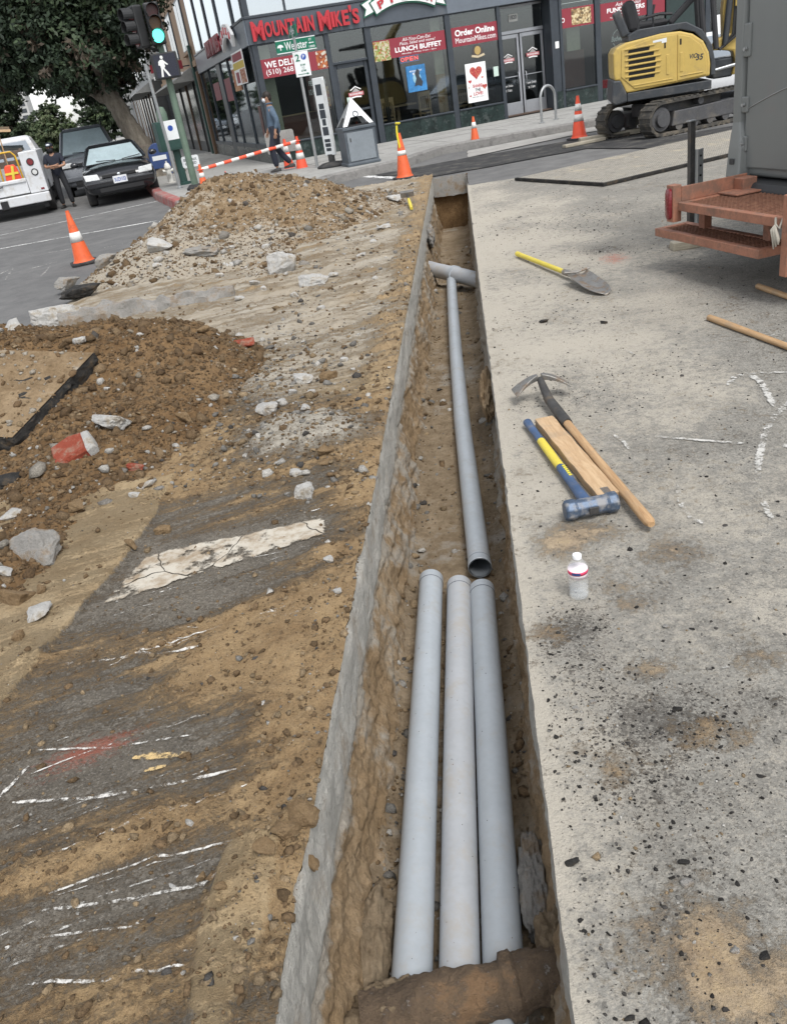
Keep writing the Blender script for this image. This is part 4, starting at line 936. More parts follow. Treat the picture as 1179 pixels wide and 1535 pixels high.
# scored joints in the sidewalk as recessed dark strips
mat('joint', (.10, .098, .094), .9)
for s_ in np.arange(-1.2, 14, 1.5):
    a, b = st(s_, -3.6, 0), st(s_, -.05, 0)
    o = MB().box(((a+b)/2)+np.array([0, 0, KZ+.005]), (.014, 3.5, .002), rotz(TH)).build('joint', 'joint', sidewalk)
for t_ in (-1.2, -2.4): MB().box(st(6.5, t_, KZ+.005), (15, .014, .002), rotz(TH)).build('joint', 'joint', sidewalk)
# asphalt patch strip and crosswalk paint
for pa, pb, w in (((0, 372), (235, 330), .12), ((0, 352), (285, 290), .10), ((240, 332), (285, 300), .1), ((640, 268), (520, 262), .22), ((590, 258), (640, 250), .18), ((0, 310), (60, 300), .1)):
    strip('lane_line', [pa, pb], w, 'road_paint', road, z=-.006, taper=False, n_sub=20)
for pts in ([(0, 410), (20, 400), (8, 418)], [(45, 402), (90, 390)], [(75, 398), (60, 415)], [(40, 383), (110, 372)], [(150, 372), (215, 358)]):
    strip('road_chalk', pts, .05, 'chalk', road, z=-.005)
# milled dark patches along the far gutter and steel road plate
concrete_mat('new_asphalt', (.035, .035, .036), (.075, .074, .072), (.13, .12, .10), .35, 3)
def ground_poly(name, pix, m, z, parent=None, kind='structure', jag=.06, n=10):
    P = [np.array(g(*p)[:2]) for p in pix]; Q = []
    for a, b in zip(P, P[1:]+P[:1]):
        for k in range(n): Q.append(a+(b-a)*k/n)
    Q = np.array(Q); c = Q.mean(0); nn = fbm(Q[:, 0]*3, Q[:, 1]*3, 1, 3)[:, None]; Q = Q+nn*jag
    bm = bmesh.new(); f = bm.faces.new([bm.verts.new((x, y, z)) for x, y in Q]); bmesh.ops.triangulate(bm, faces=[f])
    me = bpy.data.meshes.new(name); bm.to_mesh(me); bm.free()
    if me.polygons[0].normal.z < 0: me.flip_normals()
    o = link(name, me, m, parent)
    if parent is None: tag(o, kind=kind)
    return o
ground_poly('asphalt_patch', [(560, 262), (700, 236), (870, 208), (1000, 205), (1110, 186), (1110, 205), (1000, 222), (880, 222), (730, 250), (640, 266)], 'new_asphalt', .002)
ground_poly('gutter_strip', [(700, 226), (860, 195), (960, 178), (960, 184), (860, 202), (700, 236)], mat('gutter', (.30, .29, .27), .9, 0, .2, 2), .004)
# ================================================================== PIZZERIA
mat('slate_metal', (.075, .088, .105), .45, .2, .12, 2, dirt=(.15, .155, .16), dirtamt=.25)
mat('slate_light', (.13, .15, .175), .4, .2, .1, 2)
mat('frame_metal', (.045, .053, .063), .45, .3, .15, 3)
mat('marble', (.018, .030, .028), .22, 0, .6, 4, dirt=(.10, .115, .11), dirtamt=.3, dscale=5)
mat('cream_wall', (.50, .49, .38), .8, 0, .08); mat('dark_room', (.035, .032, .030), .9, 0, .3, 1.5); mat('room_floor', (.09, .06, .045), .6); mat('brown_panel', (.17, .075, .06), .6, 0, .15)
mat('alu', (.36, .37, .39), .38, .7, .08, 4)
def pane_mat(name, tint, refl, rough=.03):
    m = bpy.data.materials.new(name); m.use_nodes = True; MATS[name] = m; t = NT(m); t.t.nodes.remove(t.t.nodes['Principled BSDF'])
    out = t.t.nodes['Material Output']; tr = t.n('BsdfTransparent'); tr.inputs[0].default_value = (*tint, 1)
    gl = t.n('BsdfGlossy'); gl.inputs['Roughness'].default_value = rough; gl.inputs['Color'].default_value = (.9, .95, 1, 1)
    fr = t.n('LayerWeight'); fr.inputs['Blend'].default_value = .25
    fac = t.math('ADD', t.math('MULTIPLY', fr.outputs['Fresnel'], .75), refl, clamp=True)
    mx = t.n('MixShader'); t.l(fac, mx.inputs[0]); t.l(tr.outputs[0], mx.inputs[1]); t.l(gl.outputs[0], mx.inputs[2]); t.l(mx.outputs[0], out.inputs[0])
    n_ = t.noise(t.coord('Object'), 1.2, 2, .5); t.l(t.bump(n_, .05, .02), gl.inputs['Normal'])
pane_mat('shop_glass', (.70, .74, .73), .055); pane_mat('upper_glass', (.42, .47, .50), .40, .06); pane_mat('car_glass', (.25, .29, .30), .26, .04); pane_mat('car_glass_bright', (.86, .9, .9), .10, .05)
RX90 = (R(90), 0, 0); RLEFT = (R(90), 0, R(-90))
def txt_mesh(s_, extrude=.0, bold=.0, shear=0.0):
    c = bpy.data.curves.new('txt', 'FONT'); c.body = s_; c.extrude = extrude; c.offset = bold; c.shear = shear; c.resolution_u = 3
    o = bpy.data.objects.new('txt', c); COL.objects.link(o)
    dg = bpy.context.evaluated_depsgraph_get(); me = bpy.data.meshes.new_from_object(o.evaluated_get(dg)); bpy.data.objects.remove(o); bpy.data.curves.remove(c)
    return me
def txt(parent, s_, x0, x1, z0, z1, y, m, face='front', depth=.003, bold=.01, shear=0.0, name='lettering'):
    """text fitted in the box x0..x1, z0..z1 of the parent's frame on its -Y (front) or -X (left) side"""
    me = txt_mesh(s_, 0.0 if depth < .002 else .5, bold, shear); n_ = len(me.vertices)
    co = np.empty(n_*3); me.vertices.foreach_get('co', co); co = co.reshape(-1, 3)
    lo, hi = co.min(0), co.max(0)
    co[:, 0] = (co[:, 0]-lo[0])/(hi[0]-lo[0])*abs(x1-x0); co[:, 1] = (co[:, 1]-lo[1])/(hi[1]-lo[1])*(z1-z0)
    co[:, 2] = (co[:, 2]-lo[2])/max(hi[2]-lo[2], 1e-6)*depth if hi[2] > lo[2] else 0
    me.vertices.foreach_set('co', co.ravel()); me.update()
    o = link(name, me, m, parent)
    if face == 'front': o.location = (x0, y, z0); o.rotation_euler = RX90
    else: o.location = (y, x0, z0); o.rotation_euler = RLEFT      # x0 is the far end along t
    return o
def sthing(name, label, cat, s_, t_, z, group=None): return thing(name, label, cat, st(s_, t_, z), TH, group)
bld = sthing('corner_building', 'slate grey corner building with big shop windows and dark marble base', 'building', 0, 0, 0)
def bp(name, lo, hi, m, bevel=.008, parent=None): return MB().b2(lo, hi).build(name, m, parent or bld, bevel=bevel)
HB, HT = 2.80, 3.34
# front columns
for s0, s1 in ((0, .14), (1.80, 1.92), (2.84, 3.0), (4.98, 5.13), (6.42, 6.52), (7.94, 8.02), (8.20, 8.28), (9.26, 9.42), (10.86, 11.02), (12.7, 12.86), (14.9, 15.1)):
    bp('column', (s0, -.05, .15), (s1, .12, HB), 'frame_metal')
# header and upper storey
for s0, s1 in ((-.05, 2.86), (2.866, 5.05), (5.056, 8.0), (8.006, 11.0), (11.006, 16.)): bp('header_panel', (s0, -.09, HB), (s1, .2, HT), 'slate_metal' if s0 < 5 else 'slate_light')
bp('header_lip', (-.06, -.11, HT), (16, .2, HT+.06), 'frame_metal')
for s0, s1 in ((.1, .95), (.99, 3.0), (3.05, 5.2), (5.25, 8.0), (8.05, 11), (11.05, 16)):
    w = bp('upper_window', (s0, -.02, HT+.07), (s1, .0, 6.2), 'upper_glass', 0)
for s0 in (-.05, .95, 3.0, 5.2, 8.0, 11.0, 15.9): bp('mullion', (s0, -.06, HT+.06), (s0+(.14 if s0 < 0 else .05), .06, 6.2), 'frame_metal')
bp('upper_wall', (-.05, .3, 6.2), (16, .5, 11), 'slate_light'); bp('upper_room', (.1, 1.2, HT+.07), (16, 1.25, 6.2), mat('blind', (.42, .44, .45), .8, 0, .1), 0)
# bays: marble base, sill, pane
for s0, s1 in ((.14, 1.80), (3.0, 4.98), (5.13, 6.42), (8.28, 9.26), (9.42, 10.86), (11.02, 12.7), (12.86, 14.9)):
    k = max(1, round((s1-s0)/.9))
    for i in range(k): bp('marble_panel', (s0+(s1-s0)*i/k+.003, -.055, .12), (s0+(s1-s0)*(i+1)/k-.003, .12, .55), 'marble', .004)
    bp('sill', (s0, -.08, .553), (s1, .12, .592), 'frame_metal')
    bp('window_pane', (s0, .0, .595), (s1, .012, HB-.03), 'shop_glass', 0)
    bp('window_head', (s0, -.03, HB-.03), (s1, .08, HB), 'frame_metal', 0)
bp('marble_panel', (8.02, -.055, .12), (8.20, .12, .58), 'marble', .004); bp('side_panel', (8.02, -.02, .585), (8.20, .05, HB-.03), 'frame_metal', 0)
# single door (dark frame)
d1 = bp('door', (1.93, .05, .15), (2.02, .11, 2.1), 'frame_metal')
for lo, hi in (((2.74, .05, .15), (2.83, .11, 2.1)), ((2.03, .05, 2.0), (2.73, .11, 2.1)), ((2.03, .05, .15), (2.73, .11, .42)), ((2.03, .055, 1.0), (2.73, .105, 1.05))): bp('door_rail', lo, hi, 'frame_metal', .004, d1)
bp('door_pane', (2.02, .075, .42), (2.74, .085, 2.0), 'shop_glass', 0, d1); bp('transom', (1.92, .03, 2.14), (2.84, .045, HB), 'shop_glass', 0); bp('transom_bar', (1.92, 0, 2.10), (2.84, .1, 2.16), 'frame_metal')
# recessed double door in aluminium
DY = .45
bp('recess_wall', (6.44, .0, .15), (6.52, DY, HB), 'frame_metal', 0); bp('recess_wall', (7.945, .0, .15), (8.015, DY, HB), 'frame_metal', 0)
bp('door_header', (6.52, DY-.06, 2.14), (7.94, DY+.06, 2.22), 'alu'); bp('transom', (6.55, DY, 2.22), (7.92, DY+.012, 2.74), 'shop_glass', 0); bp('transom_bar', (6.52, DY-.05, 2.74), (7.94, DY+.05, 2.80), 'alu')
for s0 in (6.53, 7.25):
    s1 = s0+.68; dr_ = bp('door', (s0, DY-.03, .2), (s0+.06, DY+.03, 2.13), 'alu')
    for lo, hi in (((s1-.06, DY-.03, .2), (s1, DY+.03, 2.13)), ((s0+.06, DY-.03, 2.04), (s1-.06, DY+.03, 2.13)), ((s0+.06, DY-.03, .2), (s1-.06, DY+.03, .50)), ((s0+.06, DY-.045, 1.12), (s1-.06, DY-.03, 1.14))): bp('door_rail', lo, hi, 'alu', .003, dr_)
    bp('door_pane', (s0+.06, DY, .5), (s1-.06, DY+.012, 2.04), 'shop_glass', 0, dr_)
    hx = s1-.09 if s0 < 7 else s0+.09
    MB().tube([(hx, DY-.03, .88), (hx, DY-.09, .90), (hx, DY-.09, 1.20), (hx, DY-.03, 1.22)], .013, 8).build('pull_handle', 'alu', dr_, smooth=True)
# interior
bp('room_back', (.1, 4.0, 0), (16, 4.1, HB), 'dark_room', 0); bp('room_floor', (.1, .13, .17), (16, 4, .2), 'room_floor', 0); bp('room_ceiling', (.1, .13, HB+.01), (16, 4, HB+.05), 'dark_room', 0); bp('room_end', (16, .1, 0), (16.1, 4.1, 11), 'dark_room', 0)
for s0, s1, z0, z1 in ((.17, .46, .6, 2.78), (4.70, 4.95, 1.5, 2.78), (8.55, 8.95, 1.5, 2.2), (9.46, 9.52, .6, 2.7)): bp('inner_post', (s0, .25, z0), (s1, .32, z1), 'cream_wall', 0)
bp('inner_panel', (4.70, .25, .6), (4.95, .32, 1.5), 'lumber', 0); bp('counter', (.5, .5, .6), (1.8, .6, 1.15), 'brown_panel', 0); bp('counter_top', (.5, .45, 1.15), (1.8, .65, 1.18), 'lumber', 0)
bp('inner_panel', (8.55, .5, .6), (9.2, .55, 1.5), 'brown_panel', 0)
# indoor chairs and tables
def chair(label, s_, t_, rz):
    c = thing('dining_chair', label, 'chair', st(s_, t_, .2), TH+rz, 'wooden dining chairs indoors')
    MB().b2((-.2, -.2, .43), (.2, .2, .47)).build('seat', 'lumber', c, bevel=.01)
    for x in (-.17, .17):
        MB().b2((x-.02, -.2, 0), (x+.02, -.16, .95)).build('back_post', 'lumber', c, bevel=.005); MB().b2((x-.02, .16, 0), (x+.02, .2, .43)).build('leg', 'lumber', c, bevel=.005)
    MB().b2((-.19, -.2, .86), (.19, -.165, .97)).build('top_rail', 'lumber', c, bevel=.006); MB().b2((-.15, -.195, .52), (.15, -.17, .56)).build('lower_rail', 'lumber', c)
    for x in np.linspace(-.12, .12, 5): MB().b2((x-.012, -.19, .56), (x+.012, -.175, .86)).build('slat', 'lumber', c)
chair('wooden slat-back chair indoors behind the lunch banner window, near the dark door', 3.25, .45, 0); chair('wooden slat-back chair indoors in front of the low dining table', 4.30, .55, .2); chair('wooden slat-back chair indoors behind the heart poster', 5.40, .5, 0)
for s_, lab in ((3.75, 'dark wood dining table indoors between two slat-back chairs'), (5.85, 'dark wood dining table indoors behind the heart poster')):
    c = thing('dining_table', lab, 'table', st(s_, .95, .2), TH, 'dining tables indoors'); MB().b2((-.45, -.35, .70), (.45, .35, .74)).build('table_top', 'lumber', c, bevel=.01)
    MB().b2((-.05, -.05, .02), (.05, .05, .70)).build('pedestal', 'lumber', c, bevel=.01); MB().b2((-.25, -.25, 0), (.25, .25, .03)).build('foot', 'frame_metal', c)
# ---- left face: same building along the side street (local x = 0, t grows away)
LT = 11.0
bp('side_header', (-.09, -.05, HB), (.2, LT, HT), 'slate_light'); bp('side_lip', (-.11, -.06, HT), (.2, LT, HT+.06), 'frame_metal')
for t0, t1 in ((.14, 2.0), (2.06, 4.2), (4.26, 5.8), (6.6, 8.8), (8.86, LT-.1)):
    bp('side_window', (-.012, t0, .6), (0, t1, HB-.03), 'shop_glass', 0); bp('side_sill', (-.06, t0, .5), (.1, t1, .6), 'frame_metal', 0)
    bp('side_base', (-.05, t0, .1), (.1, t1, .5), 'marble', .004)
for t0, w in ((0, .14), (2.0, .06), (4.2, .06), (5.8, .8), (8.8, .06), (LT-.1, .1)): bp('side_post', (-.05, t0, .1), (.1, t0+w, HB), 'frame_metal')
for t0, t1 in ((.1, 1.7), (1.75, 4.3), (4.35, 6.6), (6.65, 8.9), (8.95, LT)):
    bp('side_upper_window', (-.02, t0+.1, HT+.07), (0, t1, 8.2), 'upper_glass', 0); bp('side_mullion', (-.06, t0-.05, HT+.06), (.05, t0+.1, 8.2), 'frame_metal')
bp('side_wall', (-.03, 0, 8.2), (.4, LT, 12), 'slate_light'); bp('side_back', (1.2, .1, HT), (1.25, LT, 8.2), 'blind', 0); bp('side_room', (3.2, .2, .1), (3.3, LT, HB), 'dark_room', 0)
# ================================================================== SIGNS ON THE PIZZERIA
mat('sign_red', (.42, .025, .035), .4, 0, .06); mat('sign_dark', (.05, .012, .014), .5); mat('banner_red', (.235, .028, .042), .55, 0, .05, 2); mat('white_ink', (.80, .80, .79), .6, 0, .03); mat('sign_green', (.02, .12, .075), .5)
def multi(name, cols, scale=18, rough=.6):
    m, b, t = newmat(name); n_ = t.n('TexVoronoi'); t.l(t.coord('Object'), n_.inputs['Vector']); n_.inputs['Scale'].default_value = scale
    s_ = t.n('SeparateColor'); t.l(n_.outputs['Color'], s_.inputs[0]); r_ = t.n('ValToRGB'); r_.color_ramp.interpolation = 'CONSTANT'
    for i, c in enumerate(cols):
        e = r_.color_ramp.elements[i] if i < 2 else r_.color_ramp.elements.new(i/len(cols)); e.position = i/len(cols); e.color = (*c, 1)
    t.l(s_.outputs[0], r_.inputs[0]); t.l(r_.outputs[0], b.inputs['Base Color']); b.inputs['Roughness'].default_value = rough
multi('food_salad', [(.32, .30, .08), (.16, .22, .05), (.45, .42, .25), (.35, .09, .04), (.5, .45, .33)], 28); multi('food_wings', [(.30, .07, .02), (.42, .13, .04), (.55, .5, .42), (.22, .05, .02)], 22); multi('food_pizza', [(.45, .10, .04), (.52, .25, .08), (.5, .36, .2), (.30, .05, .03)], 24); multi('food_bread', [(.45, .33, .17), (.25, .16, .07), (.6, .5, .3), (.12, .08, .04)], 22); multi('heart_mix', [(.42, .03, .03), (.33, .04, .03), (.5, .18, .10), (.4, .02, .05)], 55)
sg = sthing('pizzeria_name_sign', 'raised red capital letters naming the pizzeria above the shopfront', 'sign', 0, -.09, 0)
x = .05
for word in ("MOUNTAIN", "MIKE'S"):
    for i, ch in enumerate(word):
        if ch == "'": w, z0, z1 = .06, 3.16, 3.30
        elif i == 0: w, z0, z1 = .30, 2.86, 3.27
        elif ch == 'I': w, z0, z1 = .075, 2.90, 3.22
        else: w, z0, z1 = .172, 2.90, 3.22
        dz = (x/2.7)*.045
        txt(sg, ch, x, x+w, z0+dz*0, z1+dz*0, -.05, 'sign_red', depth=.05, bold=.035, name='letter'); x += w+(.018 if ch != "'" else .012)
    x += .10
ps = sthing('pizza_ribbon_sign', 'white arched ribbon sign with green edge reading pizza', 'sign', 3.95, -.10, 0)
def arch(r0, r1, a0, a1, y0, y1, zc, n=18):
    P = [(r1*math.sin(a0+(a1-a0)*i/n), zc+r1*math.cos(a0+(a1-a0)*i/n)) for i in range(n+1)]+[(r0*math.sin(a1+(a0-a1)*i/n), zc+r0*math.cos(a1+(a0-a1)*i/n)) for i in range(n+1)]
    return MB().prism(P, y0, y1, 'XZ')
ZC = 3.47-2.0
arch(1.70, 2.04, -.47, .47, -.06, .0, ZC).build('green_edge', 'sign_green', ps); arch(1.735, 2.005, -.455, .455, -.085, -.061, ZC).build('white_ribbon', 'white_ink', ps)
for sgn in (-1, 1):
    MB().prism([(sgn*.80, 3.10), (sgn*1.06, 3.02), (sgn*1.0, 3.16), (sgn*1.10, 3.27), (sgn*.86, 3.36)], -.045, -.005, 'XZ').build('ribbon_tail', 'white_ink', ps)
    MB().prism([(sgn*.78, 3.07), (sgn*1.10, 2.98), (sgn*1.03, 3.155), (sgn*1.135, 3.29), (sgn*.84, 3.39)], -.035, .002, 'XZ').build('tail_edge', 'sign_green', ps)
for ch, a_ in zip('PIZZA', (-.34, -.19, 0.0, .185, .36)):
    o = txt(ps, ch, -.085 if ch != 'I' else -.03, .085 if ch != 'I' else .03, -.085, .085, 0, 'sign_red', depth=.02, bold=.03, name='letter')
    Mx = Matrix.Translation((1.865*math.sin(a_), -.087, ZC+1.865*math.cos(a_))) @ Matrix.Rotation(a_, 4, 'Y') @ Matrix.Translation((-.085 if ch != 'I' else -.03, 0, -.085)) @ Matrix.Rotation(R(90), 4, 'X')
    o.matrix_local = Mx
def banner(label, s0, s1, z0, z1, lines, pic=None, name='banner', m='banner_red', t_=-.016, cat='banner'):
    b = sthing(name, label, cat, s0, t_, z0); w, h = s1-s0, z1-z0
    MB().b2((0, 0, 0), (w, .006, h)).build('sheet', m, b)
    for s_, x0, x1, a0, a1, bold, *r_ in lines: txt(b, s_, x0*w, x1*w, a0*h, a1*h, -.002, r_[1] if len(r_) > 1 else 'white_ink', depth=.0015, bold=bold, shear=r_[0] if r_ else 0)
    if pic: MB().b2((pic[1]*w, -.004, pic[3]*h), (pic[2]*w, -.001, pic[4]*h)).build('picture', pic[0], b)
    return b
banner('red window banner about delivery with phone number and a food picture', .03, 1.88, 2.06, 2.47, [('WE DELIVER!', .11, .68, .52, .86, .02), ('(510) 268', .11, .48, .08, .44, .0), ('6', .63, .675, .11, .40, 0)], ('food_wings', .81, .98, .06, .96))
banner('red window banner offering a lunch buffet with salad picture', 3.02, 4.96, 2.04, 2.47, [('All-You-Can-Eat', .40, .80, .76, .93, 0, .25), ('Pizza, Salad and more!', .36, .86, .56, .73, 0, .25), ('LUNCH BUFFET', .29, .94, .24, .50, .03), ('Monday - Friday 11am - 2pm', .38, .86, .08, .17, .005)], ('food_salad', .0, .22, -.06, .94))
banner('red window banner inviting online orders', 5.14, 6.50, 2.05, 2.48, [('Order Online', .07, .88, .52, .86, .03), ('MountainMikes.com', .07, .90, .16, .44, .0)], ('food_pizza', .96, 1.0, .05, .95))
banner('red window banner with a picture of bread', 8.03, 9.24, 2.05, 2.50, [('o', .2, .28, .3, .55, 0)], ('food_bread', .45, .93, .1, .92))
banner('red window banner asking about fundraisers above a round neon', 9.44, 10.85, 2.05, 2.47, [('Ask us about', .32, .88, .74, .94, 0, .25), ('FUNDRAISERS', .14, .96, .42, .68, .03), ('We make it Easy', .3, .85, .24, .36, .01), ("You'll have more Money", .2, .85, .08, .19, .0)])
banner('plain red banner beside the fundraiser banner', 11.04, 11.42, 2.05, 2.5, [])
# posters
bpst = banner('blue poster with a dark figure under the lit open sign', 3.80, 4.32, 1.20, 1.80, [('MONDAY NIGHT', .18, .82, .76, .82, .01), ('REPEAT', .32, .70, .64, .73, .02)], None, 'poster', mat('poster_blue', (.04, .19, .42), .4, 0, .35, 3), cat='poster')
MB().prism([(.18, .12), (.25, .30), (.22, .42), (.30, .52), (.36, .46), (.34, .34), (.42, .20), (.38, .10), (.28, .14)], -.004, -.001, 'XZ').build('dark_figure', 'frame_metal', bpst); MB().ball((.27, -.001, .30), (.11, .002, .13)).build('pale_glow', mat('poster_pale', (.25, .45, .55), .5), bpst)
hp = banner('white poster with big red heart inside the window', 5.42, 6.0, .70, 1.62, [('SHARE', .28, .76, .37, .46, .03, 0, 'sign_red'), ('THE', .38, .66, .27, .35, .03, 0, 'frame_metal'), ('LOVE!', .30, .76, .17, .26, .03, 0, 'sign_red'), ('EVERY HEART COUNTS', .22, .8, .11, .145, .0, 0, 'frame_metal')], None, 'poster', 'white_ink', cat='poster')
def heart(cx, cz, r_): return [(cx+r_*(16*math.sin(a)**3)/17, cz+r_*(13*math.cos(a)-5*math.cos(2*a)-2*math.cos(3*a)-math.cos(4*a))/17) for a in np.linspace(0, 2*PI, 28)[:-1]]
for cx_, cz_, r_ in ((.29, .70, .185), (.10, .50, .05), (.50, .34, .075), (.06, .36, .02), (.46, .56, .03), (.08, .16, .03)): MB().prism(heart(cx_, cz_, r_), -.005, -.001, 'XZ').build('heart', 'heart_mix', hp)
op = sthing('open_sign', 'lit red neon open sign with blue border in the window', 'sign', 3.68, .05, 1.89); MB().b2((0, 0, 0), (.54, .03, .15)).build('sign_box', 'frame_metal', op)
mat('neon_red', (1, .05, .06), .4, emit=2.2, var=0); mat('neon_blue', (.12, .2, .8), .4, emit=.6, var=0)
for ch, x in zip('OPEN', (.04, .165, .285, .41)): txt(op, ch, x, x+.095, .03, .12, -.003, 'neon_red', depth=.006, bold=.0, name='letter')
MB().tube([(.01, -.004, .01), (.53, -.004, .01), (.53, -.004, .14), (.01, -.004, .14)], .004, 6, closed=True).build('neon_border', 'neon_blue', op)
nr = sthing('neon_ring_sign', 'unlit round neon beer sign with script lettering in the window', 'sign', 10.05, .06, 1.60)
MB().tube([(.22*math.cos(a), 0, .22*math.sin(a)) for a in np.linspace(R(25), R(155), 14)], .010, 6).build('ring_top', 'white_ink', nr); MB().tube([(.22*math.cos(a), 0, .22*math.sin(a)) for a in np.linspace(R(205), R(335), 14)], .010, 6).build('ring_bottom', 'white_ink', nr)
txt(nr, 'Budweiser', -.26, .26, -.06, .07, -.002, 'white_ink', depth=.004, bold=.02, shear=.3); MB().ball((0, 0, -.2), (.06, .01, .06)).build('green_badge', mat('badge', (.25, .45, .38), .5), nr)
for x in (-.3, .3): MB().b2((-.3, .0, .08 if x > 0 else -.1), (.3, .01, .085 if x > 0 else -.095)).build('red_bar', 'banner_red', nr)
# round crest, door emblems, small notices
def emblem(label, s_, t_, z, k=1.0):
    e = sthing('door_emblem', label, 'emblem', s_, t_, z, 'mountain emblems on the doors'); mat('peak_grey', (.35, .33, .32), .6)
    MB().prism([(-.13*k, .02*k), (0, .13*k), (.13*k, .02*k)], -.004, 0, 'XZ').build('peak', 'peak_grey', e)
    P = [(-.15*k, .09*k), (0, .17*k), (.15*k, .09*k), (.13*k, .075*k), (0, .145*k), (-.13*k, .075*k)]; MB().prism(P, -.005, -.001, 'XZ').build('top_arc', 'white_ink', e)
    MB().b2((-.2*k, -.006, -.055*k), (.2*k, -.001, .035*k)).build('red_band', mat('emblem_red', (.42, .12, .13), .5), e); txt(e, 'MOUNTAIN MIKES', -.17*k, .17*k, -.03*k, .015*k, -.008, 'white_ink', depth=.001, bold=.02)
    P = [(-.14*k, -.07*k), (0, -.055*k), (.14*k, -.07*k), (.13*k, -.1*k), (0, -.085*k), (-.13*k, -.1*k)]; MB().prism(P, -.005, -.001, 'XZ').build('bottom_arc', 'white_ink', e)
emblem('red and white mountain emblem on the single dark door', 2.42, .07, 1.40); emblem('red and white mountain emblem on the fixed leaf of the double door', 6.87, DY-.035, 1.55, .85); emblem('red and white mountain emblem on the double door leaf by the bike rack', 7.60, DY-.035, 1.60, .95)
cr = sthing('window_crest', 'round gold crest sticker above the heart poster', 'emblem', 5.82, -.006, 1.86); MB().ball((0, 0, 0), (.15, .003, .16)).build('disc', mat('crest_dark', (.06, .05, .045), .5), cr); mat('crest_gold', (.40, .28, .10), .5)
MB().ball((0, -.004, .03), (.09, .003, .10)).build('face', 'crest_gold', cr); MB().prism([(-.19, -.10), (0, -.14), (.19, -.10), (.17, -.05), (0, -.09), (-.17, -.05)], -.008, -.004, 'XZ').build('scroll', mat('scroll', (.5, .42, .28), .6), cr)
def notice(label, s0, s1, z0, z1, t_, m='white_ink', name='notice'): 
    o = MB().b2((0, 0, 0), (s1-s0, .004, z1-z0)).build(name, m); o.location = st(s0, t_, z0); o.rotation_euler = (0, 0, TH); return tag(o, label, 'notice')
nn = sthing('number_plate', 'grey plate with the street number above the double door', 'sign', 6.98, DY-.012, 2.42); MB().b2((0, 0, 0), (.26, .004, .17)).build('plate', mat('plate_grey', (.5, .5, .47), .6), nn); txt(nn, '1820', .03, .23, .05, .15, -.002, 'frame_metal', depth=.001, bold=.02)
notice('small white notice on the panel right of the double door', 8.05, 8.16, 1.62, 1.78, -.03); notice('small green and white notice on the window edge by the double door', 6.22, 6.36, 1.22, 1.45, -.008, mat('notice_green', (.5, .62, .55), .6)); notice('small pale sticker on the single dark door', 2.16, 2.26, 1.18, 1.34, .07, 'notice_green')
for s0, tx in ((7.32, 'Open Daily'), (6.62, 'Open Daily')):
    q = sthing('door_hours', 'white opening hours lettering on the %s leaf of the double door' % ('right' if s0 > 7 else 'left'), 'lettering', s0, DY-.004, .78); txt(q, tx, .04, .34, .10, .17, 0, 'white_ink', depth=.001, bold=.0); txt(q, 'at 11am', .1, .30, .0, .07, 0, 'white_ink', depth=.001, bold=.0)
pp = banner('tall pizza poster with white lettering behind the parking sign', 1.18, 1.72, 1.18, 1.98, [('PEPPERONI', .1, .9, .70, .84, .03), ('1/2 lb', .05, .3, .45, .6, .02)], ('food_pizza', .36, .98, .05, .62), 'poster', mat('poster_dark', (.09, .03, .025), .5, 0, .3, 6), t_=.02, cat='poster')
wp = banner('tall white poster with a dark picture, seen behind the excavator', 12.95, 13.5, .75, 1.75, [], ('food_bread', .2, .8, .1, .5), 'poster', 'white_ink', cat='poster')
bp('white_pillar', (14.1, -.12, .15), (14.9, .12, HB), mat('pale_pillar', (.42, .45, .44), .7), 0); bp('brown_shutter', (13.55, -.1, .6), (14.05, -.05, HB), mat('shutter', (.05, .04, .035), .6), 0); bp('green_shop_wall', (11.45, -.04, .6), (12.68, -.02, HB), mat('green_wall', (.02, .035, .033), .5), 0)
# side street signs
ls = sthing('side_name_sign', 'dark red pizzeria letters on the side street header', 'sign', -.1, 0, 0)
x = 6.9
for ch, w in zip("MOUNTAIN MIKE'S", (.3, .2, .2, .2, .2, .2, .1, .2, .1, .3, .1, .2, .2, .06, .2)):
    if ch != ' ': txt(ls, ch, x, x-w, 3.02, 3.44, -.06, mat('sign_red_dim', (.22, .02, .03), .5), 'left', .05, .03, name='letter')
    x -= w+.025
sp = sthing('side_ribbon_sign', 'white arched pizza ribbon sign seen edge-on over the side street', 'sign', -.12, 2.3, 0)
P = [(1.9*math.sin(a), 3.5-1.9+1.9*math.cos(a)) for a in np.linspace(-.6, .6, 15)]+[(1.6*math.sin(a), 3.5-1.9+1.6*math.cos(a)) for a in np.linspace(.6, -.6, 15)]
MB().prism(P, -.10, -.03, 'YZ').build('white_ribbon', 'white_ink', sp)
for ch, a_ in zip('PIZZA', (.44, .22, 0, -.22, -.44)):
    o = txt(sp, ch, 0, -.16, -.08, .08, 0, 'sign_red', 'left', .02, .03, name='letter'); o.location = (-.105, 1.75*math.sin(a_)+.08, 1.6+1.75*math.cos(a_)-.08)
lp = sthing('menu_poster', 'tall white and yellow menu poster hung outside the side window', 'poster', -.13, .75, 2.06)
MB().b2((0, 0, 0), (.01, 1.85, .76)).build('sheet', 'white_ink', lp); MB().b2((-.004, .02, .36), (-.001, 1.83, .52)).build('yellow_band', mat('poster_yellow', (.52, .38, .03), .5), lp); MB().b2((-.004, .15, .55), (-.001, 1.7, .72)).build('heading', 'banner_red', lp); MB().b2((-.004, .05, .02), (-.001, .9, .34)).build('picture', 'food_wings', lp); MB().b2((-.004, 1.1, .05), (-.001, 1.6, .3)).build('emblem', 'banner_red', lp)
